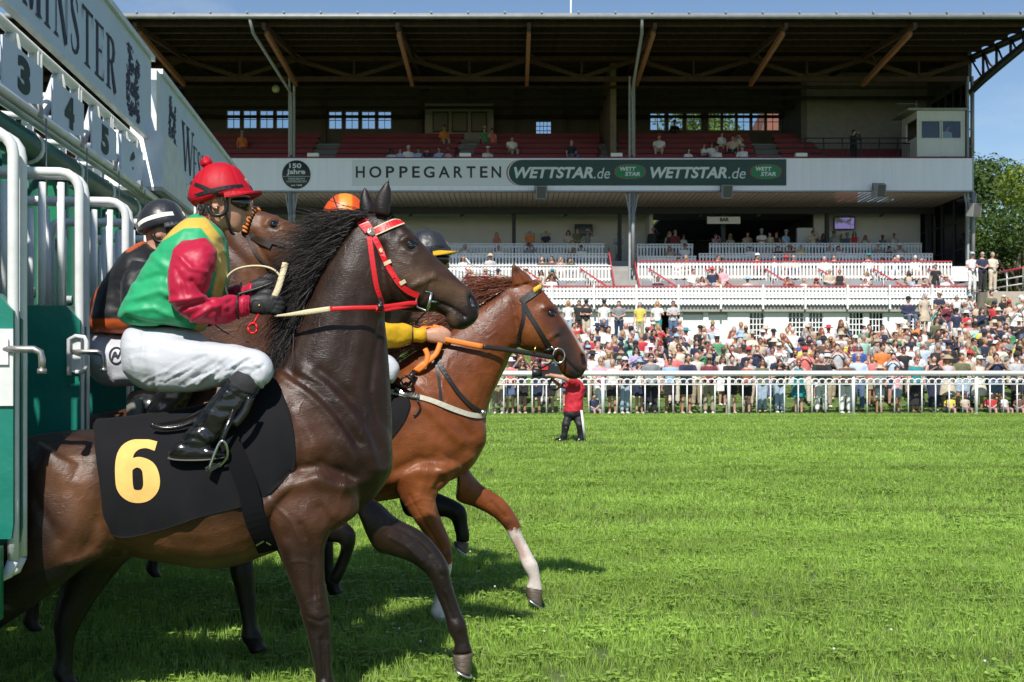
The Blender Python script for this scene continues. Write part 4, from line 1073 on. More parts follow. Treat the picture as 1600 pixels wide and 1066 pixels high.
def coat(name, rough=0.42, coatw=0.14, sheen=0.0):
    m = mat(name, rough=rough, attr=True, var=0.22, vscale=14, bump=0.0, coat=coatw, spec=0.22, coat_rough=0.32, rvar=0.12)
    t = m.node_tree; n = t.nodes; b = n['Principled BSDF']
    b.inputs['Sheen Weight'].default_value = .05; b.inputs['Sheen Roughness'].default_value = .35; b.inputs['Sheen Tint'].default_value = (.85, .75, .7, 1)
    tc = n.new('ShaderNodeTexCoord')
    # short hair lying back along the body, sweat ridges and veins
    mp = n.new('ShaderNodeMapping'); mp.inputs['Scale'].default_value = (50, 50, 330); mp.inputs['Rotation'].default_value = (0, 0.5, 0)
    n1 = n.new('ShaderNodeTexNoise'); n1.inputs['Scale'].default_value = 1.0; n1.inputs['Detail'].default_value = 3
    n2 = n.new('ShaderNodeTexNoise'); n2.inputs['Scale'].default_value = 17; n2.inputs['Detail'].default_value = 7; n2.inputs['Roughness'].default_value = 0.62; n2.inputs['Distortion'].default_value = 1.6
    t.links.new(tc.outputs['Object'], mp.inputs[0]); t.links.new(mp.outputs[0], n1.inputs['Vector']); t.links.new(tc.outputs['Object'], n2.inputs['Vector'])
    # raised veins: thin ridges of a distorted noise
    n3 = n.new('ShaderNodeTexNoise'); n3.inputs['Scale'].default_value = 6.5; n3.inputs['Detail'].default_value = 1.5; n3.inputs['Distortion'].default_value = .8; t.links.new(tc.outputs['Object'], n3.inputs['Vector'])
    sb = n.new('ShaderNodeMath'); sb.operation = 'SUBTRACT'; sb.inputs[1].default_value = .5; ab = n.new('ShaderNodeMath'); ab.operation = 'ABSOLUTE'; mr3 = n.new('ShaderNodeMapRange'); mr3.inputs[2].default_value = .022; mr3.inputs[3].default_value = 1; mr3.inputs[4].default_value = 0; mr3.interpolation_type = 'SMOOTHSTEP'
    t.links.new(n3.outputs[0], sb.inputs[0]); t.links.new(sb.outputs[0], ab.inputs[0]); t.links.new(ab.outputs[0], mr3.inputs[0])
    b3 = n.new('ShaderNodeBump'); b3.inputs['Strength'].default_value = .13; b3.inputs['Distance'].default_value = .006; t.links.new(mr3.outputs[0], b3.inputs['Height'])
    b1 = n.new('ShaderNodeBump'); b1.inputs['Strength'].default_value = 0.36; b1.inputs['Distance'].default_value = 0.003
    b2 = n.new('ShaderNodeBump'); b2.inputs['Strength'].default_value = 0.22; b2.inputs['Distance'].default_value = 0.009; t.links.new(b3.outputs[0], b2.inputs['Normal'])
    t.links.new(n2.outputs[0], b2.inputs['Height']); t.links.new(n1.outputs[0], b1.inputs['Height']); t.links.new(b2.outputs[0], b1.inputs['Normal'])
    t.links.new(b1.outputs[0], b.inputs['Normal']); t.links.new(b1.outputs[0], b.inputs['Coat Normal'])
    return m

M_EYE = mat('horse_eye', (0.004, 0.003, 0.003), 0.06, coat=1.0, coat_rough=0.03)
M_HOOF = mat('hoof_horn', (0.10, 0.075, 0.055), 0.45, var=0.35, vscale=30, stretch=(1, 1, 6), bump=0.4, bscale=30)
M_SHOE = mat('horseshoe', (0.55, 0.56, 0.58), 0.35, 0.9)

def hoof(root, pl, top, toe, heel, hw, v):
    """top=(back px, front px) of the coronet, toe and heel pixels"""
    mb = MB(); (bx, by), (fx, fy) = top
    loft(mb, pl, [(bx, by, fx, fy, hw * .86), ((bx + heel[0]) / 2, (by + heel[1]) / 2, (fx + toe[0]) / 2, (fy + toe[1]) / 2, hw), (heel[0], heel[1], toe[0], toe[1], hw * 1.08)], v0=v, p=2.2, seg=18, steps=3)
    h = mb.build('hoof', M_HOOF, root)
    mb = MB(); d = Vector((0, 0, 0))
    a, b = pl.P(heel[0], heel[1], v), pl.P(toe[0], toe[1], v)
    down = (pl.P((heel[0] + toe[0]) / 2, (heel[1] + toe[1]) / 2, v) - pl.P((bx + fx) / 2, (by + fy) / 2, v)).normalized() * .008
    loft_pts = []
    ring = []
    for k in range(15):
        a_ = math.radians(-140 + 280 * k / 14)
        c = (a + b) / 2 + (b - a) / 2 * math.cos(a_) + NLAT * (hw * 1.05 * math.sin(a_))
        ring.append(c + down)
    mb.tube(ring, .009, 6, flat=(1.3, .7, tuple(down.normalized())))
    mb.build('horseshoe', M_SHOE, h)

def eye(root, bvh, px, py, r, pl):
    p, n = on_skin(bvh, px, py, 0.0)
    mb = MB(); mb.ell(p - n * r * .45, (r, r, r), seg=18, rng_=12)
    mb.build('eye', M_EYE, root)
    mb = MB(); q = p - NLAT * (2 * (p.x * NLAT.x + p.y * NLAT.y - pl.d)); n2 = n - NLAT * (2 * n.dot(NLAT))
    mb.ell(q - n2 * r * .45, (r, r, r), seg=12, rng_=8); mb.build('eye', M_EYE, root)
    # lids
    mb = MB(); up = Vector((0, 0, 1)); fx = HEAD
    for sg in (1, -1):
        pts = []
        for k in range(9):
            a = math.pi * k / 8
            c = p - n * r * .30 + fx * (math.cos(a) * r * 1.02) + (up + fx * .35 * 0) * (sg * math.sin(a) * r * (.74 if sg > 0 else .62))
            dd = (c - (p - n * r * .45)); c = (p - n * r * .45) + dd.normalized() * r * 1.06
            pts.append(c)
        mb.tube(pts, [r * .10] + [r * .24] * 7 + [r * .10], 7)
    return mb

# ================= horse A: dark bay, number 6 =================
PA = Plane(605, 5.12)
mb = MB()
TORSO_A = [(-48, 745, -48, 790, .08), (-25, 708, -30, 835, .2), (30, 685, 15, 878, .245), (100, 673, 85, 884, .26), (180, 669, 180, 866, .265), (260, 657, 270, 880, .275), (340, 640, 350, 887, .285),
           (400, 600, 430, 862, .265), (440, 572, 500, 832, .235), (495, 566, 555, 805, .20), (560, 590, 592, 770, .15), (598, 640, 610, 738, .09), (610, 668, 614, 712, .04)]
NECK_A = [(395, 600, 560, 800, .19), (420, 572, 606, 740, .17), (443, 535, 613, 690, .15), (468, 485, 611, 620, .125), (494, 431, 606, 545, .105), (522, 384, 601, 492, .094), (546, 352, 604, 470, .086), (568, 338, 612, 455, .08)]
loft(mb, PA, TORSO_A, p=2.2)
loft(mb, PA, NECK_A, p=2.1)
loft(mb, PA, HEAD_A, p=2.35, seg=32)
for e in EARS_A: loft(mb, PA, fat(e), p=2.0, seg=14, steps=4)
mb.ell(PA.P(720, 508, 0), (.036, .034, .022))                                    # lower lip
NF_A = [(440, 690, 560, 760, .08, .13), (415, 750, 560, 800, .105, .14), (409, 800, 535, 822, .10, .16), (430, 845, 509, 852, .078, .17), (452, 906, 509, 903, .06, .17), (467, 945, 514, 943, .052, .17), (471, 964, 516, 962, .055, .17),
        (479, 992, 518, 1002, .046, .17), (490, 1040, 519, 1038, .038, .17), (493, 1068, 523, 1064, .04, .17), (490, 1082, 530, 1076, .046, .17), (503, 1102, 534, 1094, .038, .17), (507, 1114, 543, 1104, .042, .17)]
FF_A = [(520, 700, 560, 800, .08, -.1), (560, 760, 575, 840, .09, -.12), (596, 788, 590, 862, .085, -.14), (620, 810, 612, 868, .07, -.15), (657, 829, 640, 878, .055, -.15), (680, 851, 662, 893, .05, -.15), (699, 880, 672, 905, .05, -.15), (705, 908, 680, 926, .042, -.15),
        (715, 941, 691, 952, .035, -.15), (721, 958, 696, 968, .036, -.15), (728, 972, 699, 984, .042, -.15), (733, 1000, 710, 1006, .035, -.15), (739, 1018, 706, 1021, .04, -.15)]
NH_A = [(60, 690, 180, 750, .1, .14), (25, 750, 190, 835, .13, .15), (5, 830, 140, 880, .11, .17), (-25, 895, 70, 935, .075, .18), (-60, 950, -2, 985, .055, .18), (-85, 1010, -45, 1022, .042, .18), (-105, 1070, -70, 1080, .04, .18), (-112, 1090, -76, 1098, .046, .18), (-100, 1110, -66, 1114, .044, .18)]
FH_A = [(90, 720, 200, 760, .1, -.14), (100, 800, 215, 850, .12, -.14), (100, 850, 190, 885, .1, -.15), (96, 910, 155, 930, .065, -.15), (84, 966, 122, 985, .05, -.15), (88, 1020, 114, 1024, .038, -.15), (82, 1050, 114, 1055, .044, -.15), (96, 1070, 124, 1070, .04, -.15)]
for L in (NF_A, FF_A, NH_A, FH_A): loft(mb, PA, L, p=2.1, seg=20)
meA = remesh(mb.mesh('body'), .0072, 5)
features(meA, FACE_A + [
    ([(438, 588), (470, 604), (505, 634), (535, 674), (552, 716), (556, 750)], 9, .013, 1), ([(456, 590), (494, 616), (526, 650), (556, 690)], 7, -.010, 1), ([(474, 582), (512, 606), (548, 644), (574, 690), (584, 730)], 10, .014, 1), ([(500, 580), (545, 620), (580, 668), (592, 700)], 8, -.008, 1), ([(455, 650), (490, 690), (500, 740)], 16, .008, 1),
    ([(408, 795), (440, 765), (490, 750), (535, 762)], 13, .020, 1), ([(420, 772), (450, 738), (500, 726), (550, 745)], 9, -.014, 1), ([(500, 795), (520, 820), (522, 850)], 9, -.012, 1), ([(412, 806)], 15, .014, 1),
    ([(470, 700), (520, 690), (560, 715)], 18, .010, 1), ([(540, 760), (575, 745), (600, 735)], 12, .010, 1), ([(455, 640), (475, 690), (470, 730)], 9, -.008, 1),
    ([(598, 500), (585, 560), (578, 610), (588, 660)], 6, -.010, 1), ([(545, 430), (525, 500), (510, 560)], 26, .008, 1), ([(575, 470), (560, 540), (545, 600)], 14, .006, 1),
    ([(470, 820), (488, 870), (492, 930)], 5, -.008, 1), ([(448, 850), (468, 910), (480, 950)], 7, .006, 1), ([(500, 850), (502, 900), (500, 945)], 6, .006, 1), ([(488, 985)], 10, -.007, 1), ([(492, 960)], 12, .006, 1),
    ([(503, 1000), (505, 1060)], 4, -.010, 1), ([(512, 1005), (514, 1060)], 2.5, .005, 1), ([(496, 1005), (500, 1060)], 2.5, .004, 1), ([(482, 965), (500, 972), (512, 966)], 3, -.006, 1), ([(478, 845), (492, 890), (498, 935)], 2.5, .006, 1), ([(510, 860), (508, 910)], 3, -.005, 1), ([(600, 815), (640, 835), (672, 866)], 3, -.006), ([(610, 840), (640, 856), (660, 876)], 3, .006), ([(697, 925), (710, 962)], 2.2, .006), ([(690, 900), (684, 886)], 3, -.006), ([(720, 990), (724, 1006)], 3, -.005), ([(640, 860), (668, 885)], 6, .006), ([(655, 852), (678, 880)], 4, -.004), ([(694, 930), (708, 965)], 4, -.005), ([(690, 890)], 8, .005), ([(715, 978)], 8, .004),
    ([(70, 720), (120, 760), (110, 820)], 22, .012, 1), ([(165, 720), (160, 790), (140, 850)], 14, -.016, 1), ([(110, 880), (150, 868), (190, 866)], 7, .012, 1), ([(60, 790), (90, 840)], 10, -.008, 1),
    ([(262, 860), (320, 868), (380, 862)], 10, .004, 1), ([(430, 790), (455, 815), (470, 850)], 2.0, .004, 1), ([(520, 700), (540, 740), (530, 780)], 2.2, .003, 1), ([(480, 720), (505, 728), (515, 745)], 2.0, .003, 1),
    ([(560, 600), (575, 640), (560, 690)], 2.2, .003, 1), ([(445, 880), (470, 876), (490, 882)], 1.8, .003, 1), ([(620, 405), (640, 415), (655, 440)], 2.0, .002, 1), ([(598, 420), (612, 430)], 2, .002, 1)], PA)
# ear hollows
C = get_co(meA); P = pix(C); V = PA.v(C)
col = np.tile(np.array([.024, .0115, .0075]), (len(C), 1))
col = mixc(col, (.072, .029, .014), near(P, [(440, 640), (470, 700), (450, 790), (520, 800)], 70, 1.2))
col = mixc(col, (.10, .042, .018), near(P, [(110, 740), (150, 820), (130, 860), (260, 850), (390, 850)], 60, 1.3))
col = mixc(col, (.075, .030, .016), near(P, [(445, 600), (460, 660)], 26, 1.2))
col = mixc(col, (.055, .030, .019), near(P, [(640, 420), (690, 450)], 60, 1.2))
col = mixc(col, (.085, .046, .025), near(P, [(640, 430), (700, 450), (728, 462)], 17, 1.2))
col = mixc(col, (.10, .06, .035), near(P, [(709, 508), (704, 498)], 11, 1.2))
col = mixc(col, (.012, .010, .010), near(P, [(738, 466), (745, 490), (728, 508)], 15, 1.6))
col = mixc(col, (.012, .010, .010), near(P, [(643, 384)], 14, 1.4))
col = mixc(col, (.006, .004, .004), near(P, [(738, 465), (739, 475)], 5, 2.0) * (V > 0))
col = mixc(col, (.010, .007, .006), near(P, [(679, 472), (695, 476), (708, 482), (726, 495)], 2.6, 2.0))
leg = np.clip((P[:, 1] - 940) / 60, 0, 1) * (P[:, 0] > 380) + np.clip((P[:, 0] - 600) / 40, 0, 1) * (P[:, 1] > 770)
col = mixc(col, (.014, .009, .0075), np.clip(leg, 0, 1))
col = mixc(col, (.006, .005, .005), np.clip((P[:, 1] - 850) / 40, 0, 1) * (P[:, 0] < 215) * (P[:, 1] > 915 - P[:, 0] * .35))  # black points of the hind legs, darkened further for the deep shadow there
col = mixc(col, (.015, .011, .010), np.clip((340 - P[:, 1]) / 10, 0, 1) * (P[:, 0] > 540))
col = mixc(col, (.008, .006, .006), near(P, [(575, 310), (572, 325)], 6, 1.5) * (V < 0))
dap = fbm(C, 5.0, 3.0)
col = col * (1 + 0.25 * dap)[:, None]
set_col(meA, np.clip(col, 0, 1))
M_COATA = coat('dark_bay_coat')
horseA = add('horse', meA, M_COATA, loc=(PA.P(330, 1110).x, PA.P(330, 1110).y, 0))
tag(horseA, 'dark bay racehorse with red bridle leaping out of the gate, head raised high', 'horse', 'racehorses leaving the starting gate')
bvhA = BVHTree.FromPolygons([horseA.location + v.co for v in meA.vertices], [tuple(p.vertices) for p in meA.polygons])
lm = eye(horseA, bvhA, 643, 383.5, .026, PA); lm.build('eyelid', mat('eyelid_skin', (.02, .014, .012), .4), horseA)
hoof(horseA, PA, ((707, 1022), (739, 1019)), (735, 1055), (709, 1040), .052, -.15)
hoof(horseA, PA, ((507, 1114), (543, 1104)), (556, 1130), (505, 1132), .055, .17)
hoof(horseA, PA, ((-100, 1108), (-66, 1112)), (-50, 1132), (-95, 1132), .055, .18)
hoof(horseA, PA, ((96, 1068), (124, 1068)), (140, 1088), (98, 1088), .05, -.15)
# mane streaming back
r = random.Random(5)
M_MANE = mat('black_mane_hair', (.013, .010, .009), .55, spec=.22, var=.5, vscale=60)
crest = smooth_line([(572, 334, 0), (556, 343, 0), (539, 364, 0), (524, 384, 0), (509, 407, 0), (494, 431, 0), (478, 462, 0), (462, 498, 0), (446, 530, 0), (428, 556, 0)], 60)
ro, di, le = [], [], []
for k in range(3000):
    t = r.random(); c = crest[int(t * 59.99)]; v = r.uniform(-.05, .075)
    p = PA.P(c.x + r.uniform(-4, 5), c.y + r.uniform(-5, 5), v)
    ang = (8 + 95 * max(0, t - .25) ** 0.9 + r.gauss(0, 9)) if t < .72 else (52 + 40 * (t - .72) / .28 + r.gauss(0, 13))
    a = math.radians(ang)
    L = (r.uniform(.10, .33) if t < .6 else r.uniform(.10, .25))
    ro.append(p); di.append(HEAD * -math.cos(a) + Vector((0, 0, -math.sin(a))) + NLAT * r.uniform(-.05, .28)); le.append(L)
mb = MB(); strands(mb, ro, di, le, w0=.0034, curl=.05, seed=2, seg=9, droop=.12)
tag(mb.build('mane', M_MANE, horseA))
ro, di, le = [], [], []
for k in range(260):
    p = PA.P(r.uniform(586, 612), r.uniform(330, 345), r.uniform(-.04, .05))
    ro.append(p); di.append(HEAD * r.uniform(-.45, .5) + Vector((0, 0, -1)) + NLAT * r.uniform(-.1, .6)); le.append(r.uniform(.05, .11))
mb = MB(); strands(mb, ro, di, le, w0=.004, curl=.012, seed=8)
mb.build('forelock', M_MANE, horseA)

# ================= horse D: chestnut with white socks =================
PD = Plane(757, 6.8)
mb = MB()
loft(mb, PD, [(325, 690, 325, 735, .1), (345, 652, 345, 790, .22), (410, 637, 400, 800, .27), (500, 640, 500, 790, .28), (570, 615, 580, 785, .28), (620, 575, 640, 775, .26), (665, 562, 690, 757, .23), (705, 570, 732, 735, .18), (738, 615, 755, 700, .10), (753, 650, 758, 676, .04)], p=2.2)
NECK_D = [(610, 575, 740, 715, .18), (645, 552, 760, 650, .155), (675, 532, 768, 622, .135), (703, 513, 778, 600, .118), (735, 488, 791, 574, .102), (765, 467, 799, 555, .092), (788, 452, 812, 540, .085)]
loft(mb, PD, NECK_D, p=2.1)
HEAD_D = [(778, 450, 795, 525, .05), (802, 441, 813, 543, .085), (830, 440, 832, 549, .098), (846, 452, 846, 552, .103), (858, 467, 856, 556, .1), (870, 483, 865, 562, .092), (886, 504, 872, 573, .072), (902, 529, 878, 584, .058), (912, 546, 887, 591, .056), (917.5, 560, 898, 593, .05), (918, 572, 908, 589, .03)]
loft(mb, PD, HEAD_D, p=2.35, seg=30)
EARS_D = [[(801, 447, 827, 441, .028, .05), (800, 436, 822, 430, .026, .055), (799.5, 424, 815, 424, .02, .058), (800, 415, 808, 416, .011, .06), (801, 410, 803, 410.5, .005, .06)],
          [(812, 445, 832, 440, .026, -.05), (810, 434, 826, 430, .022, -.055), (808, 424, 818, 424, .016, -.058), (808, 417, 812, 417.5, .008, -.06)]]
for e in EARS_D: loft(mb, PD, fat(e, 1.12), p=2.0, seg=14, steps=4)
NF_D = [(640, 680, 720, 730, .08, .13), (613, 735, 700, 755, .1, .14), (616, 760, 682, 776, .085, .15), (635, 792, 684, 797, .07, .16), (651, 817, 692, 817, .055, .16), (669, 842, 702, 842, .047, .16), (684, 866, 707, 866, .045, .16), (689, 886, 706, 888, .036, .16),
        (682, 915, 699, 917, .031, .16), (676, 945, 692, 947, .033, .16), (673, 956, 694, 958, .038, .16), (682, 972, 698, 970, .03, .16)]
FF_D = [(690, 680, 730, 735, .08, -.1), (728, 728, 712, 778, .085, -.13), (752, 757, 740, 792, .062, -.15), (782, 776, 761, 802, .05, -.15), (797, 792, 778, 814, .046, -.15), (811, 815, 790, 828, .043, -.15), (815, 832, 796, 840, .034, -.15), (827, 856, 808, 862, .031, -.15), (835, 872, 813, 878, .034, -.15), (841, 884, 818, 889, .037, -.15), (845, 908, 826, 904, .03, -.15), (848, 923, 822, 918, .036, -.15)]
HI_D = [[(345, 680, 440, 720, .1, .14), (360, 760, 470, 790, .12, .15), (400, 810, 462, 830, .07, .16), (430, 855, 462, 865, .05, .16), (452, 905, 474, 908, .036, .16), (462, 928, 486, 932, .04, .16)],
        [(360, 680, 460, 720, .1, -.14), (390, 770, 480, 800, .11, -.14), (420, 825, 470, 840, .07, -.15), (445, 865, 475, 875, .05, -.15), (465, 915, 486, 918, .036, -.15), (472, 930, 496, 934, .04, -.15)]]
for L in [NF_D, FF_D] + HI_D: loft(mb, PD, L, p=2.1, seg=18)
meD = remesh(mb.mesh('body'), .0080, 4)
features(meD, [([(884, 562), (893, 572), (904, 582)], 2.0, -.008), ([(911, 556), (913, 568)], 4, -.018, 1), ([(906, 555), (908, 570)], 2.8, .004, 1), ([(862, 490)], 7, -.012), ([(850, 482), (858, 478), (868, 483)], 4, .009), ([(832, 520)], 24, .014),
               ([(806, 500), (812, 535)], 5, -.010), ([(856, 530), (872, 520)], 4, .007), ([(870, 527)], 4, -.008, 1), ([(872, 505), (880, 520)], 8, -.005), ([(838, 475)], 8, -.005),
               ([(800, 545), (785, 590), (768, 640)], 5, -.010, 1), ([(770, 520), (745, 570), (735, 620)], 16, .008, 1), ([(640, 610), (680, 650), (720, 690)], 8, .010, 1), ([(650, 600), (695, 640), (735, 680)], 7, -.009, 1),
               ([(615, 750), (650, 735), (690, 740)], 10, .016, 1), ([(620, 735), (655, 718), (700, 722)], 7, -.010, 1), ([(688, 735), (715, 728), (735, 715)], 7, .014, 1), ([(690, 748), (682, 765)], 6, -.014, 1),
               ([(640, 775), (665, 820), (690, 860)], 3, -.006, 1), ([(655, 775), (682, 820), (698, 850)], 4, .005, 1), ([(628, 780), (652, 815), (675, 848)], 4, .004, 1), ([(635, 790), (660, 778), (675, 782)], 1.5, .003, 1), ([(650, 810), (676, 806)], 1.3, .003, 1),
               ([(660, 680), (690, 700), (700, 730)], 14, .008, 1), ([(757, 660), (752, 690)], 8, .010), ([(700, 560), (690, 610), (720, 640)], 2, .003, 1), ([(760, 530), (775, 520)], 1.6, .0025, 1), ([(770, 545), (760, 556)], 1.6, .0025, 1), ([(690, 600), (700, 625), (690, 640)], 1.8, .003, 1),
               ([(768, 785), (790, 808)], 3, -.005), ([(804, 815)], 6, .005), ([(820, 850), (828, 870)], 2.5, -.004), ([(832, 880)], 6, .004), ([(815, 440), (808, 425)], 4, -.012, 1)], PD)
C = get_co(meD); P = pix(C); V = PD.v(C)
col = np.tile(np.array([.165, .046, .013]), (len(C), 1))
col = mixc(col, (.20, .062, .020), near(P, [(650, 700), (700, 740), (660, 830)], 60, 1.2))
col = mixc(col, (.115, .034, .014), near(P, [(690, 540), (740, 530), (790, 470)], 50, 1.1))
col = mixc(col, (.20, .068, .02), near(P, [(830, 525)], 30, 1.1))
col = mixc(col, (.085, .028, .016), near(P, [(862, 490), (876, 530), (890, 560)], 24, 1.2))
col = mixc(col, (.040, .024, .020), near(P, [(880, 520), (893, 566), (900, 580)], 20, 1.4))
col = mixc(col, (.014, .010, .010), near(P, [(862, 490)], 9, 1.6))
col = mixc(col, (.022, .017, .016), near(P, [(896, 588), (910, 582)], 14, 1.4))
col = mixc(col, (.50, .44, .40), near(P, [(880, 491), (889, 504), (905, 530), (918, 555)], 6.0, 1.6))
col = mixc(col, (.42, .24, .20), near(P, [(917, 556), (919, 568)], 5, 1.6))
col = mixc(col, (.010, .007, .007), near(P, [(911, 556), (913, 568)], 4.5, 2.2) * (V > 0))
col = mixc(col, (.010, .007, .006), near(P, [(884, 562), (893, 572), (904, 582)], 2.0, 2.0))
jit = fbm(C, 40, 1.0) * 5
wf = np.clip((P[:, 1] - 826 + jit) / 4, 0, 1) * (P[:, 0] > 770)
col = mixc(col, (.62, .54, .49), wf)
col = mixc(col, (.50, .34, .29), wf * near(P, [(806, 842), (818, 868)], 7, 1.3))
wn = np.clip((P[:, 1] - 880 + jit) / 4, 0, 1) * (P[:, 0] < 740) * (P[:, 0] > 650)
col = mixc(col, (.62, .56, .52), wn)
col = mixc(col, (.09, .03, .014), near(P, [(800, 815), (700, 868)], 9, 1.2))
col = mixc(col, (.09, .03, .014), np.clip((436 - P[:, 1]) / 14, 0, 1) * (P[:, 0] > 780))
col = col * (1 + 0.22 * fbm(C, 5.0, 8.0))[:, None]
set_col(meD, np.clip(col, 0, 1))
M_COATD = coat('chestnut_coat', rough=.38)
horseD = add('horse', meD, M_COATD, loc=(PD.P(550, 967).x, PD.P(550, 967).y, 0))
tag(horseD, 'chestnut racehorse with a white blaze and white socks, foreleg reaching forward', 'horse', 'racehorses leaving the starting gate')
bvhD = BVHTree.FromPolygons([horseD.location + v.co for v in meD.vertices], [tuple(p.vertices) for p in meD.polygons])
lm = eye(horseD, bvhD, 862, 490, .027, PD); lm.build('eyelid', mat('eyelid_skin', (.02, .014, .012), .4), horseD)
hoof(horseD, PD, ((822, 917), (848, 923)), (846, 949), (823, 931), .048, -.15)
hoof(horseD, PD, ((682, 971), (698, 969)), (704, 984), (679, 988), .05, .16)
hoof(horseD, PD, ((462, 930), (486, 933)), (500, 952), (466, 950), .05, .16)
hoof(horseD, PD, ((472, 932), (496, 935)), (508, 950), (476, 950), .05, -.15)
M_MANED = mat('chestnut_mane_hair', (.13, .034, .014), .5, spec=.3, var=.5, vscale=60)
crest = smooth_line([(806, 438, 0), (788, 449, 0), (765, 465, 0), (735, 487, 0), (703, 512, 0), (670, 535, 0)], 40)
ro, di, le = [], [], []
for k in range(1100):
    t = r.random(); c = crest[int(t * 39.99)]
    ro.append(PD.P(c.x + r.uniform(-3, 3), c.y + r.uniform(-4, 3), r.uniform(-.04, .06)))
    a = math.radians(r.gauss(2, 9)) if t < .55 else math.radians(r.gauss(14, 12))
    di.append(HEAD * -math.cos(a) + Vector((0, 0, -math.sin(a))) + NLAT * r.uniform(-.05, .2)); le.append(r.uniform(.20, .44))
mb = MB(); strands(mb, ro, di, le, w0=.0032, curl=.03, seed=12, seg=9, droop=.12)
mb.build('mane', M_MANED, horseD)
ro, di, le = [], [], []
for k in range(120):
    ro.append(PD.P(r.uniform(822, 838), r.uniform(436, 446), r.uniform(-.04, .05))); di.append(HEAD * r.uniform(.2, 1) + Vector((0, 0, -.5)) + NLAT * r.uniform(-.2, .5)); le.append(r.uniform(.04, .09))
mb = MB(); strands(mb, ro, di, le, w0=.004, curl=.012, seed=18)
mb.build('forelock', M_MANED, horseD)

# ================= horse B: bay behind A, nose stretched forward =================
PB = Plane(450, 5.98)
tA = mk_tf((612, 690), (478, 668), .836)
hB = mk_tf((575, 335), (361, 338), .836, math.radians(-25))
mb = MB()
loft(mb, PB, TORSO_A, p=2.2, tf=tA)
loft(mb, PB, [(250, 590, 420, 745, .18), (272, 560, 470, 690, .165), (285, 520, 480, 620, .145), (300, 470, 468, 560, .125), (318, 420, 455, 510, .11), (336, 378, 440, 478, .1), (352, 350, 425, 450, .09), (366, 338, 425, 430, .08)], p=2.1)
loft(mb, PB, HEAD_A, p=2.35, seg=28, tf=hB)
for e in EARS_A: loft(mb, PB, e, p=2.0, seg=12, steps=3, tf=hB)
for L in (NF_A, NH_A, FH_A): loft(mb, PB, L, p=2.1, seg=16, tf=tA)
loft(mb, PB, [(430, 720, 470, 780, .09, -.12), (470, 765, 460, 830, .075, -.14), (520, 800, 500, 845, .055, -.15), (552, 826, 528, 848, .046, -.15), (556, 846, 532, 850, .044, -.15), (548, 872, 530, 866, .033, -.15), (538, 898, 520, 890, .036, -.15), (528, 915, 512, 902, .03, -.15)], p=2.1, seg=16)
meB = remesh(mb.mesh('body'), .010, 5)
fb = []
for f in FACE_A: fb.append(([hB(*q) for q in f[0]], f[1] * .836 + .5, f[2]) + tuple(f[3:]))
features(meB, fb + [([(330, 400), (345, 430), (352, 470)], 12, .008, 1), ([(400, 400), (412, 440), (440, 470)], 16, .010, 1), ([(352, 380), (392, 420), (400, 470)], 7, -.008, 1)], PB)
C = get_co(meB); P = pix(C)
col = np.tile(np.array([.075, .030, .016]), (len(C), 1))
col = mixc(col, (.13, .052, .022), near(P, [(390, 430), (420, 470), (400, 345), (470, 360)], 28, 1.2))
col = mixc(col, (.05, .022, .014), near(P, [(330, 400), (350, 460), (330, 520)], 34, 1.2))
col = mixc(col, (.015, .011, .010), near(P, [(428, 352)], 12, 1.3))
col = mixc(col, (.008, .006, .0055), np.clip((P[:, 1] - 770) / 60, 0, 1))  # dark legs, with the shade under the horses painted into their colour
col = col * (1 + 0.25 * fbm(C, 6.0, 5.0))[:, None]
set_col(meB, np.clip(col, 0, 1))
horseB = add('horse', meB, coat('bay_coat'), loc=(PB.P(250, 1021).x, PB.P(250, 1021).y, 0))
tag(horseB, 'bay racehorse with an orange and black plaited browband, nose stretched forward', 'horse', 'racehorses leaving the starting gate')
bvhB = BVHTree.FromPolygons([horseB.location + v.co for v in meB.vertices], [tuple(p.vertices) for p in meB.polygons])
lm = eye(horseB, bvhB, 428, 351, .025, PB); lm.build('eyelid', mat('eyelid_skin', (.02, .014, .012), .4), horseB)

# ================= horse C: brown, mostly hidden between A and D =================
PC = Plane(600, 7.4)
tC = mk_tf((612, 690), (585, 645), .675)
hC = mk_tf((575, 335), (598, 430), .66, math.radians(4))
mb = MB()
loft(mb, PC, TORSO_A, p=2.2, tf=tC)
loft(mb, PC, [(470, 580, 560, 720, .18), (500, 545, 590, 650, .15), (540, 500, 620, 600, .125), (565, 460, 625, 560, .105), (590, 432, 630, 520, .09), (600, 430, 632, 505, .08)], p=2.1)
loft(mb, PC, HEAD_A, p=2.35, seg=24, tf=hC)
for e in EARS_A: loft(mb, PC, e, p=2.0, seg=10, steps=3, tf=hC)
for L in (NF_A, NH_A, FH_A): loft(mb, PC, L, p=2.1, seg=14, tf=tC)
loft(mb, PC, [(570, 680, 620, 740, .09, .1), (620, 735, 630, 800, .075, .13), (675, 765, 655, 810, .055, .13), (712, 782, 690, 808, .046, .13), (728, 795, 704, 812, .044, .13), (731, 815, 708, 822, .035, .13), (734, 836, 712, 838, .036, .13), (733, 848, 710, 846, .03, .13)], p=2.1, seg=14)
meC = remesh(mb.mesh('body'), .013, 4)
C = get_co(meC); P = pix(C)
col = np.tile(np.array([.060, .028, .018]), (len(C), 1))
col = mixc(col, (.007, .0055, .005), np.clip((P[:, 1] - 740) / 30, 0, 1))  # legs dark by coat, colour lowered again to stand for shadow
set_col(meC, col * (1 + 0.25 * fbm(C, 6.0, 2.0))[:, None])
horseC = add('horse', meC, coat('brown_coat'), loc=(PC.P(480, 935).x, PC.P(480, 935).y, 0))
tag(horseC, 'brown racehorse mostly hidden between the dark bay and the chestnut', 'horse', 'racehorses leaving the starting gate')
hoof(horseC, PC, ((709, 846), (733, 849)), (729, 866), (709, 850), .045, .13)

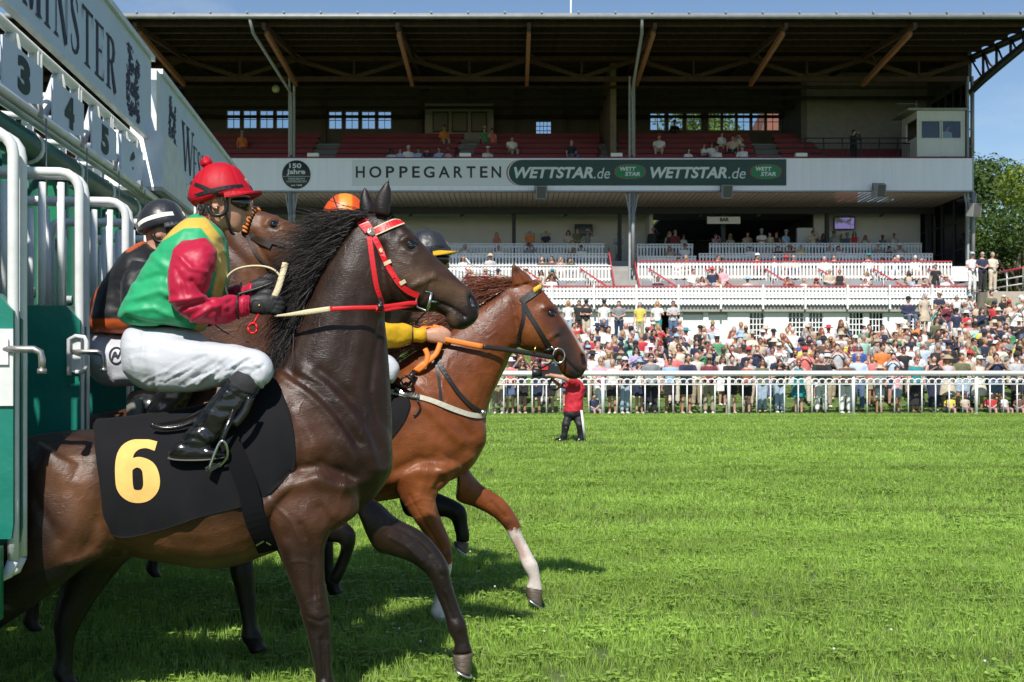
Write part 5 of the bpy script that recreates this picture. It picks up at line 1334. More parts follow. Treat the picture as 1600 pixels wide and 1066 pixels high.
# ------------------------------------------------------------------ jockeys and tack
M_SKIN = mat('skin', (.52, .27, .18), .5, var=.12, vscale=30, sss=.15, bump=.15, bscale=120, bdist=.002)
M_BOOT = mat('boot_leather', (.007, .007, .008), .24, coat=.45, coat_rough=.12, bump=.4, bscale=34, bdist=.006)
M_BLKCLOTH = mat('black_cloth', (.012, .012, .014), .75, sheen=.2, bump=.3, bscale=60)
M_GLOVE = mat('glove_cloth', (.012, .012, .013), .6, bump=.35, bscale=90, bdist=.004, var=.3)
M_BREECH = mat('white_breeches', (.50, .515, .56), .55, sheen=.1, bump=.35, bscale=7, bdist=.02, stretch=(1, 1, 2.2), var=.03)
M_LENS = mat('goggle_lens', (.004, .004, .005), .05, coat=1)
M_RUBBER = mat('black_rubber', (.012, .012, .012), .4)
M_STEEL = mat('bright_steel', (.62, .62, .62), .22, 1.0)
M_SADDLE = mat('saddle_leather', (.008, .007, .007), .25, coat=.3, bump=.2, bscale=40)

def folds(me, amp, sc, seed, along=None):
    """soft cloth folds: stretched noise pushed along the normals"""
    C = get_co(me); N = get_no(me); Q = C * np.array(sc)[None, :]
    d = np.array([noise.fractal(Vector(q) + Vector((seed, seed * .7, 0)), .7, 2.0, 2) for q in Q])
    d = np.sign(d) * np.abs(d) ** .8
    set_co(me, C + N * (amp * d)[:, None])

def paint_mesh(me, pl, fn):
    C = get_co(me); P = pix(C); set_col(me, fn(C, P, pl.v(C)))

def fist(mb, pl, T, v, k):
    """closed hand: palm, four bent fingers of unequal length, thumb on top (A's glove in photo pixels)"""
    loft(mb, pl, [(389, 464, 389, 489, .024, v), (402, 459, 402, 492, .030, v), (416, 458, 417, 492, .030, v), (428, 462, 430, 490, .026, v - .005), (434, 466, 436, 486, .018, v - .01)], tf=T, seg=16, steps=3)
    for i, (y, L) in enumerate(((465, 1.0), (472.5, 1.1), (480, 1.03), (486.5, .85))):
        pts = []
        for (dx, dy, dv) in ((424, 0, .012), (434, 1, .006), (441.5 * 1, 2, -.010), (439, 3.5, -.036), (427, 3, -.050), (418, 2, -.048)):
            x = 424 + (dx - 424) * L
            q = T(x, y + dy) if T else (x, y + dy)
            pts.append(pl.P(q[0], q[1], v + dv))
        mb.tube(smooth_line(pts, 12), [.0115] * 5 + [.0105] * 5 + [.0095] * 3, 8)
    pts = []
    for (x, y, dv) in ((404, 462, -.012), (416, 456, -.010), (428, 458, -.014), (440, 464, -.024)):
        q = T(x, y) if T else (x, y)
        pts.append(pl.P(q[0], q[1], v + dv))
    mb.tube(smooth_line(pts, 8), [.015, .015, .014, .014, .013, .012, .012, .011, .010], 8)

def jockey(label, pl, TU, TL, base, c, detail=True, TA=None):
    """crouching rider. TU, TL, TA move A's pixel drawing of upper body, legs and arms to this rider; c: materials and options"""
    TA = TA or TU
    I = lambda x, y: (x, y)
    TU = TU or I; TL = TL or I; TA = TA or I
    vx = .0065 if detail else .010
    # one continuous body
    mb = MB()
    HEADS = [(330, 266, 366, 268, .045, 0), (316, 280, 388, 282, .072, 0), (310, 300, 391, 303, .079, 0), (311, 318, 389, 319, .077, 0), (317, 332, 386, 332, .071, 0), (326, 344, 382, 346, .060, 0), (338, 353, 378, 357, .048, 0), (352, 358, 373, 364, .032, 0)]
    loft(mb, pl, HEADS, tf=TU, seg=22, steps=3)
    loft(mb, pl, [(311, 322, 352, 340, .058, 0), (313, 336, 352, 354, .056, 0), (312, 352, 350, 372, .064, 0), (280, 375, 352, 398, .12, 0)], tf=TU, seg=18, steps=3)
    q = TU(388, 331); mb.ell(pl.P(*q), (.018, .015, .024), seg=10, rng_=8)
    q = TU(391, 334); mb.ell(pl.P(*q), (.013, .014, .012), seg=10, rng_=8)
    q = TU(383, 344); mb.ell(pl.P(*q), (.010, .022, .006), seg=10, rng_=8)
    q = TU(382, 349); mb.ell(pl.P(*q), (.010, .020, .006), seg=10, rng_=8)
    q = TU(374, 357); mb.ell(pl.P(*q), (.016, .022, .014), seg=10, rng_=8)
    q = TU(336, 318)
    for s_ in (1, -1): mb.ell(pl.P(q[0], q[1], s_ * .082), (.017, .010, .030), seg=10, rng_=8)
    loft(mb, pl, [(210, 500, 305, 515, .14, 0), (225, 450, 330, 470, .15, 0), (262, 385, 348, 400, .165, 0), (295, 350, 345, 372, .09, 0)], tf=TU, seg=18, steps=3)
    loft(mb, pl, [(200, 530, 200, 570, .08, 0), (225, 515, 225, 595, .15, 0), (270, 528, 270, 605, .16, 0), (290, 530, 290, 603, .13, 0)], tf=TL, seg=18, steps=3)
    for s_ in (1, -1):
        loft(mb, pl, [(255, 530, 255, 605, .07, s_ * .10), (300, 533, 300, 605, .08, s_ * .13), (345, 540, 345, 595, .075, s_ * .2), (385, 548, 385, 595, .065, s_ * .245), (415, 560, 408, 598, .05, s_ * .265), (412, 585, 370, 585, .05, s_ * .27), (390, 625, 345, 615, .046, s_ * .275), (340, 680, 302, 662, .036, s_ * .275), (322, 697, 288, 690, .032, s_ * .275)], tf=TL, seg=14, steps=3)
        loft(mb, pl, [(268, 700, 268, 712, .022, s_ * .275), (290, 692, 290, 715, .032, s_ * .275), (320, 698, 320, 714, .034, s_ * .275), (348, 707, 348, 713, .022, s_ * .275)], tf=TL, seg=12, steps=3)
        loft(mb, pl, [(280, 385, 325, 388, .05, s_ * .17), (276, 420, 322, 420, .05, s_ * .215), (278, 460, 314, 456, .046, s_ * .225), (292, 490, 326, 468, .045, s_ * .22), (335, 496, 342, 470, .042, s_ * .19), (372, 492, 372, 466, .034, s_ * .15), (392, 488, 392, 466, .028, s_ * .12)], tf=(TA if s_ > 0 else (lambda x, y: TA(x + 4, y - (x - 280) / 112 * 22 if x > 280 else y))), seg=14, steps=3)
    if not c.get('glove'):
        fist(mb, pl, TA, .12, 1)
        fist(mb, pl, (lambda x, y: TA(x + 2, y - 24)), -.10, 1)
    me = remesh(mb.mesh('body'), vx, 3)
    ft = [([TU(386, 324)], 4, -.006), ([TU(386, 340)], 2, -.003), ([TU(379, 347), TU(384, 346.5)], 1.2, -.004), ([TU(380, 353)], 2.2, -.004), ([TU(336, 318)], 4, -.007), ([TU(372, 322)], 6, -.005)]
    features(me, ft, pl)
    body = add('person', me, M_SKIN, loc=base)
    tag(body, label, 'jockey', 'jockeys riding out of the gate')
    # jacket
    mb = MB()
    loft(mb, pl, [(200, 508, 314, 517, .14, 0), (189, 497, 321, 512, .175, 0), (191, 484, 328, 497, .195, 0), (205, 453, 341, 478, .195, 0), (226, 419, 356, 441, .195, 0), (244, 393, 358, 412, .195, 0), (262, 368, 356, 388, .185, 0), (284, 348, 353, 372, .145, 0), (303, 336, 348, 362, .085, 0), (308, 334, 345, 358, .07, 0)], tf=TU, seg=30, steps=5)
    for s_ in (1, -1): q = TU(300, 388); mb.ell(pl.P(q[0], q[1], s_ * .15), (.08, .05, .07), seg=14, rng_=10)
    me = remesh(mb.mesh('jacket'), .008 if detail else .011, 4)
    folds(me, .007, (5, 5, 8), 3.1); folds(me, .0025, (20, 12, 26), 8.1)
    if detail:
        features(me, [([(196, 496), (230, 505), (262, 512), (296, 520)], 4, -.010, 1), ([(200, 470), (250, 455), (285, 470)], 5, .008, 1), ([(215, 440), (250, 430), (275, 440)], 5, -.008, 1), ([(200, 486), (240, 482), (280, 500)], 4, .008, 1), ([(240, 400), (262, 420), (262, 460)], 6, .008, 1), ([(345, 410), (335, 450), (315, 500)], 5, .006, 1), ([(350, 400), (345, 450)], 4, -.006)], pl)
    if 'paint' in c: paint_mesh(me, pl, c['paint'])
    jk = add('jacket', me, c['jacket'], body)
    # sleeves
    for s_ in (1, -1):
        tf = TA if s_ > 0 else (lambda x, y: TA(x + 4, y - (x - 280) / 112 * 22 if x > 280 else y))
        mb = MB()
        loft(mb, pl, [(286, 374, 322, 374, .04, s_ * .165), (270, 392, 336, 390, .075, s_ * .195), (264, 415, 337, 412, .088, s_ * .215), (263, 440, 331, 438, .088, s_ * .228), (265, 466, 323, 459, .082, s_ * .235), (276, 488, 322, 461, .078, s_ * .232), (300, 503, 332, 465, .070, s_ * .222), (328, 507, 344, 465, .064, s_ * .205), (352, 505, 357, 461, .060, s_ * .175), (366, 500, 368, 461, .052, s_ * .155), (373, 495, 374, 465, .042, s_ * .142), (380, 496, 381, 463, .046, s_ * .135), (388, 494, 389, 461, .046, s_ * .126), (393, 489, 393, 465, .036, s_ * .12)], tf=tf, seg=24, steps=4)
        me = remesh(mb.mesh('sleeve'), .007 if detail else .010, 3)
        folds(me, .007, (7, 6, 8), 5.0 + s_); folds(me, .003, (24, 16, 24), 1.7)
        if detail and s_ > 0:
            features(me, [([(300, 440), (318, 458), (326, 462)], 4, -.012, 1), ([(280, 400), (300, 420), (322, 425)], 4, .008, 1), ([(268, 470), (290, 468), (322, 462)], 4, .010, 1), ([(280, 485), (300, 478), (330, 470)], 3, -.010, 1), ([(300, 500), (330, 480), (352, 478)], 4, .010, 1), ([(340, 500), (345, 480), (362, 470)], 3, -.008, 1), ([(275, 420), (285, 440), (290, 460)], 4, -.006, 1)] +
                     [([(381 + k, 463), (380 + k, 495)], 1.0, .004 * (1 if k % 4 == 0 else -1), 1) for k in (0, 2, 4, 6, 8, 10)], pl)
        if 'paint_sleeve' in c: paint_mesh(me, pl, c['paint_sleeve'])
        sl = add('sleeve', me, c['sleeve'], body)
        mb = MB()
        for x in c.get('bands', (373,)):
            a, b = tf(x, 463), tf(x, 496); ce = pl.P((a[0] + b[0]) / 2, (a[1] + b[1]) / 2, s_ * .142)
            rz = (pl.P(*b, s_ * .142) - pl.P(*a, s_ * .142)).length / 2
            ring = [ce + Vector((0, 0, 1)) * (rz * 1.02 * math.cos(t)) + NLAT * (.047 * math.sin(t)) for t in np.linspace(0, 2 * math.pi, 17)[:-1]]
            mb.tube(ring, .011, 6, closed=True, flat=(1, .35, tuple(HEAD)), cap=False)
        mb.build('armband', M_RUBBER, sl)
        if c.get('glove'):
            mb = MB(); fist(mb, pl, (TA if s_ > 0 else (lambda x, y: TA(x + 2, y - 24))), s_ * .12, 1)
            mg = remesh(mb.mesh('glove'), .0048, 2)
            g = add('glove', mg, M_GLOVE, body)
            if s_ > 0 and detail:
                bv = BVHTree.FromPolygons([v.co + ORIG[body.name] for v in mg.vertices], [tuple(p.vertices) for p in mg.polygons])
                mb = MB(); skin_strap(mb, bv, [(393, 490), (393, 474), (400, 467), (408, 470), (412, 480), (411, 490)], .006, off=.002, thick=.003); mb.build('glove_flap', M_RUBBER, g)
                p, n = on_skin(bv, 405, 477.5, .002); mb = MB(); mb.ell(p, (.006, .004, .005), seg=8, rng_=6); mb.build('glove_stud', mat('brass', (.6, .42, .12), .3, 1), g)
    # breeches
    mb = MB()
    loft(mb, pl, [(193, 530, 193, 572, .07, 0), (199, 517, 201, 588, .14, 0), (214, 508, 216, 603, .175, 0), (240, 509, 240, 612, .19, 0), (272, 512, 274, 613, .185, 0), (300, 517, 298, 606, .16, 0), (322, 528, 320, 600, .10, 0)], tf=TL, seg=28, steps=4)
    for s_ in (1, -1):
        loft(mb, pl, [(250, 525, 250, 612, .09, s_ * .1), (300, 529, 302, 612, .1, s_ * .13), (345, 535, 347, 604, .094, s_ * .20), (385, 542, 386, 602, .082, s_ * .245), (408, 549, 406, 607, .07, s_ * .265), (422, 561, 412, 607, .058, s_ * .27), (427, 578, 404, 606, .045, s_ * .272), (421, 596, 398, 598, .045, s_ * .273), (408, 605, 368, 588, .05, s_ * .274)], tf=TL, seg=24, steps=4)
    me = remesh(mb.mesh('breeches'), .0075 if detail else .011, 4)
    folds(me, .006, (6, 6, 12), 2.2)
    if detail:
        wr = []; r_ = random.Random(31)
        for k in range(34):
            x = r_.uniform(222, 400); y = 606 - (x - 222) * .06 - abs(r_.gauss(0, 13)); L = r_.uniform(16, 46); sl = r_.uniform(.45, .95); wd = r_.uniform(1.3, 2.8)
            wr.append(([(x, y), (x + L * .5, y - L * .5 * sl), (x + L, y - L * sl * .85)], wd, r_.choice((1, -1, 1)) * wd * r_.uniform(.0018, .0030), 1))
        wr += [([(206, 560), (215, 590), (235, 606)], 4, .006, 1), ([(225, 520), (222, 560), (232, 595)], 4, -.005, 1), ([(262, 540), (300, 548), (380, 550)], 1.6, -.003, 1), ([(344, 596), (370, 575), (405, 570)], 3, .006, 1), ([(380, 560), (405, 578), (412, 600)], 3, -.005, 1), ([(366, 590), (385, 582), (402, 594)], 4, .006, 1)]
        features(me, wr, pl)
    br = add('breeches', me, M_BREECH if not c.get('breech') else c['breech'], body)
    # boots
    for s_ in (1, -1):
        mb = MB()
        loft(mb, pl, [(366, 583, 402, 596, .052, s_ * .275), (358, 590, 404, 610, .060, s_ * .277), (338, 614, 393, 636, .057, s_ * .278), (317, 641, 368, 664, .050, s_ * .279), (299, 667, 342, 687, .042, s_ * .28), (286, 686, 326, 702, .041, s_ * .28), (280, 694, 320, 712, .039, s_ * .28)], tf=TL, seg=20, steps=4)
        loft(mb, pl, [(264, 706, 264, 715, .018, s_ * .28), (274, 694, 274, 718, .034, s_ * .28), (296, 688, 296, 719, .040, s_ * .28), (322, 696, 322, 718, .042, s_ * .28), (343, 704, 343, 716, .036, s_ * .28), (353, 709, 353, 713, .018, s_ * .28)], tf=TL, seg=18, steps=4)
        me = remesh(mb.mesh('boot'), .006 if detail else .009, 3)
        folds(me, .005, (14, 8, 22), 6.3)
        if detail and s_ > 0: features(me, [([(282, 690), (300, 684), (318, 690)], 2.2, -.006, 1), ([(290, 678), (310, 676), (326, 690)], 2.4, .006, 1), ([(300, 668), (320, 668), (334, 680)], 2.0, -.005, 1), ([(350, 606), (372, 620), (388, 628)], 1.5, -.003, 1)] + [([(352 + k * 4, 597 + k * 1.5), (340 + k * 4, 612 + k * 1.5)], .9, -.003, 1) for k in range(5)], pl)
        bt = add('boot', me, M_BOOT, body)
        mb = MB()
        loft(mb, pl, [(263, 714, 263, 717.5, .02, s_ * .28), (280, 716.5, 280, 720, .036, s_ * .28), (322, 716, 322, 720, .042, s_ * .28), (352, 712, 352, 716, .022, s_ * .28)], tf=TL, seg=12, steps=3)
        mb.build('boot_sole', mat('boot_sole', (.10, .095, .085), .6), bt)
        mb = MB()
        loft(mb, pl, [(368, 577, 405, 592, .056, s_ * .275), (361, 586, 407, 604, .0625, s_ * .2772), (352, 598, 400, 620, .0612, s_ * .278)], tf=TL, seg=20, steps=3)
        mb.build('boot_top', M_BLKCLOTH, bt)
    # collar
    if 'collar' in c:
        mb = MB(); loft(mb, pl, [(303, 341, 353, 371, .082, 0), (305, 334, 351, 364, .075, 0), (309, 329, 350, 358, .066, 0)], tf=TU, seg=22, steps=3)
        me = remesh(mb.mesh('collar'), .007, 2); add('collar', me, c['collar'], body)
    # helmet
    ht = c.get('THEAD') or TU
    mb = MB()
    loft(mb, pl, [(338, 254.5, 354, 255, .02, 0), (322, 260, 372, 263, .065, 0), (307, 274, 385, 280, .098, 0), (298, 290, 393, 295, .114, 0), (294, 305, 397, 305, .118, 0), (297, 316, 372, 309, .112, 0), (304, 323, 352, 310, .098, 0), (308, 324, 348, 311, .085, 0)], tf=ht, seg=30, steps=4, p=2.1)
    me = remesh(mb.mesh('helmet'), .007 if detail else .010, 4)
    if 'paint_helmet' in c: paint_mesh(me, pl, lambda C, P, V: c['paint_helmet'](C, P, V, ht))
    else:
        features(me, [([ht(318, 262), ht(303, 300)], 1.2, -.0025), ([ht(360, 258), ht(378, 302)], 1.2, -.0025), ([ht(345, 255), ht(345, 300)], 1.0, -.0015)], pl)
    he = add('helmet', me, c['helmet'], body)
    bvh = BVHTree.FromPolygons([v.co + ORIG[body.name] for v in me.vertices], [tuple(p.vertices) for p in me.polygons])
    # peak
    mb = MB(); n = 18; top = []; bot = []
    for k in range(n + 1):
        a = math.radians(-86 + 172 * k / n)
        ri, ro = .112, .112
        q0 = ht(352, 306); q1 = ht(396, 303); q2 = ht(410, 299)
        fwd = math.cos(a); lat = math.sin(a)
        c0 = pl.P(*q0); e1 = pl.P(*q1) - c0; e2 = pl.P(*q2) - c0
        top.append((c0 + e1 * fwd + NLAT * (.113 * lat), c0 + e2 * fwd + NLAT * (.116 * lat) + Vector((0, 0, -.004 - .018 * lat * lat))))
    for th in (0, -.007):
        pass
    up = Vector((0, 0, .006)); n0 = len(mb.v)
    rings = [[a + up, b + up * .6, b - up * .6, a - up] for a, b in top]
    mb.rings(rings, smooth=False)
    mb.build('helmet_peak', c.get('peak', c['helmet']), he)
    # straps round the shell
    if detail or c.get('straps'):
        mb = MB()
        ln = c.get('strap_lines', [[(293, 311), (310, 305), (330, 298), (355, 293), (380, 291), (395, 294)], [(296, 285), (310, 290), (325, 296), (340, 303), (350, 309)]])
        for L in ln: skin_strap(mb, bvh, [ht(*q) for q in L], c.get('strap_w', .016), off=.003, thick=.004, n=14, mirror=pl)
        mb.build('helmet_strap', c.get('strap_mat', M_RUBBER), he)
    if c.get('pompom'):
        q = ht(322, 254); mb = MB(); mb.ell(pl.P(*q), (.026, .026, .025), seg=18, rng_=14); me = mb.mesh('pompom'); folds(me, .004, (60, 60, 60), 1.0); add('pompom', me, c['helmet'], he)
    # goggles, ear harness, chin strap
    mb = MB(); loft(mb, pl, [(364, 309, 364, 327, .082, 0), (376, 307, 376, 331, .079, 0), (388, 308, 387, 332, .066, 0), (395, 312, 393, 327, .04, 0)], tf=TU, seg=20, steps=3)
    me = remesh(mb.mesh('goggles'), .006, 2); gg = add('goggles', me, M_LENS, body)
    mb = MB()
    for s_ in (1, -1):
        mb.tube(smooth_line([pl.P(*TU(x, y), s_ * w) for x, y, w in ((326, 322, .086), (329, 332, .086), (338, 337, .084), (349, 334, .083), (354, 325, .084), (353, 309, .088))], 14), .0095, 8)
        mb.tube(smooth_line([pl.P(*TU(x, y), s_ * w) for x, y, w in ((352, 332, .082), (356, 346, .068), (361, 362, .045), (365, 366, .0))], 10), .007, 6)
    mb.build('chin_harness', M_RUBBER, body)
    if detail:
        q = TU(349.5, 309); p, nn = on_skin(bvh, q[0], q[1], .004, pl.P(*q).y); mb = MB(); a = pl.P(*q, .098)
        mb.tube([a + Vector((-.008, 0, -.01)), a + Vector((.008, 0, -.01)), a + Vector((.008, 0, .01)), a + Vector((-.008, 0, .01))], .0022, 6, closed=True, cap=False); mb.build('harness_buckle', M_STEEL, body)
        mb = MB(); mb.ell(pl.P(*TU(338, 325.5), .094), (.0045, .003, .0045), seg=8, rng_=6); mb.build('earring', M_STEEL, body)
        # hair at the nape
        ro, di, le = [], [], []
        rr = random.Random(4)
        for k in range(160):
            ro.append(pl.P(rr.uniform(309, 326), rr.uniform(318, 327), rr.uniform(.05, .085))); di.append(Vector((rr.uniform(-.3, .2), -.2, -1))); le.append(rr.uniform(.012, .03))
        mb = MB(); strands(mb, ro, di, le, w0=.003, curl=.003, seed=9); mb.build('hair', mat('dark_hair', (.02, .013, .009), .45), body)
    return body

SILK = dict(rough=.46, spec=.34, sheen=.1, bump=.16, bscale=14, bdist=.012)
M_SILK_A = mat('green_silk', (.02, .36, .13), attr=True, **SILK)
M_SILK_RED = mat('red_silk', (.42, .007, .040), **SILK)
M_CAP_RED = mat('red_cap_cloth', (.45, .004, .016), .55, spec=.3, bump=.12, bscale=50)
def paintA(C, P, V):
    col = np.tile(np.array([.02, .35, .145]), (len(C), 1))
    d = line_dist(P, [np.array(q, float) for q in ((246, 372), (285, 349), (318, 348), (341, 378), (348, 420), (338, 470), (312, 515))])
    w = np.clip((8.5 - d) / 1.2, 0, 1)
    w *= ~((V < 0))
    return mixc(col, (.62, .42, .07), np.clip(w, 0, 1))
jA = jockey('jockey in green silks, red sleeves and red bobble cap, crouched on the dark bay', PA, None, None, (PA.P(250, 560).x, PA.P(250, 560).y, 1.45),
            dict(jacket=M_SILK_A, paint=paintA, sleeve=M_SILK_RED, helmet=M_CAP_RED, collar=M_SILK_RED, glove=True, pompom=True, bands=(373,)))
# jockey B
M_SILK_BLK = mat('black_silk', (.010, .010, .012), **SILK)
M_SILK_B = mat('black_orange_silk', (.01, .01, .01), attr=True, **SILK)
tB = mk_tf((195, 560), (136, 562), .815, math.radians(-1))
def paintB(C, P, V):
    col = np.tile(np.array([.010, .010, .012]), (len(C), 1))
    w = np.clip((P[:, 1] - 497 - (P[:, 0] - 150) * .05) / 1.5, 0, 1)
    w = np.maximum(w, np.clip((7 - line_dist(P, [np.array(q, float) for q in ((200, 388), (222, 375), (242, 372))])) / 1.5, 0, 1))
    w = np.maximum(w, np.clip((4 - line_dist(P, [np.array(q, float) for q in ((137, 500), (143, 470), (158, 435))])) / 1.5, 0, 1))
    return mixc(col, (.42, .075, .012), w)
def cap_b(C, P, V, ht): return np.tile(np.array([.014, .015, .020]), (len(C), 1))
jB = jockey('jockey in black and rust orange silks, black cap with a white band', PB, tB, tB, (PB.P(180, 560).x, PB.P(180, 560).y, 1.5),
            dict(jacket=M_SILK_B, paint=paintB, sleeve=M_SILK_BLK, helmet=mat('black_cap_cloth', (.014, .015, .020), .38, sheen=.2, bump=.2, bscale=30), glove=True, straps=True,
                 strap_lines=[[(294, 316), (298, 304), (312, 294), (340, 286), (365, 283), (394, 285)]], strap_w=.022, strap_mat=mat('white_tape', (.78, .78, .72), .5)), detail=False)
# logo ring on B's breeches
mb = MB(); bvb = None
for o in jB.children:
    if o.name.startswith('breeches'): bvb = BVHTree.FromPolygons([v.co + ORIG[jB.name] for v in o.data.vertices], [tuple(p.vertices) for p in o.data.polygons]); brB = o
ringp = [(182 + 11 * math.cos(t), 556 + 13 * math.sin(t)) for t in np.linspace(0, 2 * math.pi, 22)]
for L in (ringp, [(175, 563), (180, 550), (184, 560), (189, 549)], [(178, 557), (187, 556)]): skin_strap(mb, bvb, L, .009, off=.003, thick=.002, n=20)
mb.build('breeches_badge', M_BLKCLOTH, brB)
# jockey D
tD = mk_tf((430, 476), (694, 527), .728, math.radians(9))
tDa = mk_tf((430, 476), (694, 527), .728, math.radians(7))
tDh = mk_tf((345, 290), (668, 384), .728, math.radians(2))
tDl = mk_tf((425, 575), (624, 576), .728, math.radians(2))
M_YEL = mat('yellow_silk', (.66, .38, .012), **SILK)
jD = jockey('jockey with bright yellow sleeve and black cap with a yellow peak, riding the chestnut', PD, lambda x, y: tDh(x, y) if y < 372 else tD(x, y), tDl, (PD.P(600, 560).x, PD.P(600, 560).y, 1.5),
            dict(jacket=M_SILK_BLK, sleeve=M_YEL, helmet=mat('slate_cap_cloth', (.025, .027, .032), .4, bump=.3, bscale=20, bdist=.02), peak=M_YEL, bands=(372, 362), THEAD=tDh, straps=True), detail=False, TA=lambda x, y: tDa(x if x > 389 else 389 + (x - 389) * 1.6, y if x > 375 else 479 + (y - 479) * (1 + .35 * min(1, (375 - x) / 20))))
# jockey C
tCj = mk_tf((345, 290), (539, 328), .72)
M_ORG = mat('orange_cap_cloth', (.78, .20, .012), attr=True, rough=.4, bump=.12, bscale=40)
def cap_c(C, P, V, ht):
    col = np.tile(np.array([.62, .075, .008]), (len(C), 1))
    return mixc(col, (.80, .24, .02), np.clip((11 - np.abs(P[:, 0] - (540 + (330 - P[:, 1]) * .0))) / 1.5, 0, 1))
jC = jockey('jockey in an orange cap, mostly hidden behind the neck of the dark bay', PC, tCj, tCj, (PC.P(470, 560).x, PC.P(470, 560).y, 1.5),
            dict(jacket=M_SILK_BLK, sleeve=M_SILK_BLK, helmet=M_ORG, paint_helmet=cap_c, glove=True, straps=True, strap_lines=[[(320, 262), (330, 290), (338, 307)], [(345, 300), (370, 290), (392, 290)]], strap_w=.008), detail=False)

# ---- saddlecloth 6 ----
def coons(T, B, L, Rr, nu, nv):
    T = np.array(smooth_line([(x, y, 0) for x, y in T], nu)); B = np.array(smooth_line([(x, y, 0) for x, y in B], nu))
    L = np.array(smooth_line([(x, y, 0) for x, y in L], nv)); Rr = np.array(smooth_line([(x, y, 0) for x, y in Rr], nv)); G = []
    for j in range(nv + 1):
        v = j / nv; row = []
        for i in range(nu + 1):
            u = i / nu
            p = (1 - v) * T[i] + v * B[i] + (1 - u) * L[j] + u * Rr[j] - ((1 - u) * (1 - v) * T[0] + u * (1 - v) * T[-1] + (1 - u) * v * B[0] + u * v * B[-1])
            row.append((p[0], p[1]))
        G.append(row)
    return G
def cloth_on(bvh, G, off, fold, pl, seed=0.0):
    """a grid of photo pixels laid on the horse's side, smoothed, with hanging folds"""
    nv, nu = len(G), len(G[0]); A = np.zeros((nv, nu, 3))
    for j in range(nv):
        for i in range(nu):
            p, n = on_skin(bvh, G[j][i][0], G[j][i][1], off); A[j, i] = p
    # depth smoothing along the sideways axis only
    nl = np.array(NLAT); D = A @ nl
    for _ in range(10):
        Dp = np.pad(D, 1, mode='edge'); D = np.maximum((Dp[:-2, 1:-1] + Dp[2:, 1:-1] + Dp[1:-1, :-2] + Dp[1:-1, 2:]) / 4, D - .002) 
    for j in range(nv):
        for i in range(nu):
            x, y = G[j][i]; q = noise.fractal(Vector((x * .018 + seed, y * .006, 0)), .6, 2, 2) * fold * (.35 + j / nv)
            A[j, i] += nl * (D[j, i] - A[j, i] @ nl + q)
    return A
def grid_mesh(mb, A, thick, back):
    nv, nu = A.shape[:2]; n0 = len(mb.v); nl = np.array(back) * thick
    for s_ in (0, 1):
        for j in range(nv):
            for i in range(nu): mb.v.append(tuple(A[j, i] - nl * s_))
    def id_(s_, j, i): return n0 + s_ * nu * nv + j * nu + i
    for j in range(nv - 1):
        for i in range(nu - 1):
            mb.f.append((id_(0, j, i), id_(0, j + 1, i), id_(0, j + 1, i + 1), id_(0, j, i + 1))); mb.f.append((id_(1, j, i), id_(1, j, i + 1), id_(1, j + 1, i + 1), id_(1, j + 1, i)))
            mb.m += [0, 0]; mb.sm += [True, True]
    for j in range(nv - 1):
        for i in (0, nu - 1): mb.f.append((id_(0, j, i), id_(1, j, i), id_(1, j + 1, i), id_(0, j + 1, i))); mb.m.append(0); mb.sm.append(False)
    for i in range(nu - 1):
        for j in (0, nv - 1): mb.f.append((id_(0, j, i), id_(0, j, i + 1), id_(1, j, i + 1), id_(1, j, i))); mb.m.append(0); mb.sm.append(False)
M_CLOTH6 = mat('saddlecloth_black', (.009, .009, .0105), .85, spec=.15, sheen=.04, var=.2, vscale=5, bump=.3, bscale=160, bdist=.002)
G = coons([(148, 673), (190, 669), (240, 662), (320, 648), (372, 622), (432, 590)], [(176, 834), (200, 837), (250, 827), (310, 808), (375, 791), (424, 772)],
          [(148, 673), (150, 725), (160, 790), (176, 834)], [(432, 590), (450, 640), (461, 700), (452, 742), (424, 772)], 56, 36)
clothA = cloth_on(bvhA, G, .014, .016, PA, 4.0)
sc6 = empty('saddle_cloth', (PA.P(290, 700).x, PA.P(290, 700).y, 1.2), 'black saddlecloth with a yellow number 6 hanging on the dark bay', 'saddlecloth')
mb = MB(); grid_mesh(mb, clothA, .006, NLAT)
def refl(a):
    a = np.array(a); d = a @ np.array(NLAT) - PA.d; return a - 2 * d[..., None] * np.array(NLAT)
grid_mesh(mb, refl(clothA), .006, -NLAT)
# over the back
top = clothA[0]; mir = refl(clothA[0]); n0 = len(mb.v); K = 8
for i in range(len(top)):
    for k in range(K + 1):
        t = k / K; p = top[i] * (1 - t) + mir[i] * t; mb.v.append((p[0], p[1], p[2] + .035 * math.sin(math.pi * t)))
for i in range(len(top) - 1):
    for k in range(K): a = n0 + i * (K + 1) + k; mb.f.append((a, a + 1, a + K + 2, a + K + 1)); mb.m.append(0); mb.sm.append(True)
mb.build('cloth', M_CLOTH6, sc6)
bvc = BVHTree.FromPolygons([Vector(p) for p in clothA.reshape(-1, 3)], [(j * 57 + i, j * 57 + i + 1, (j + 1) * 57 + i + 1, (j + 1) * 57 + i) for j in range(36) for i in range(56)])
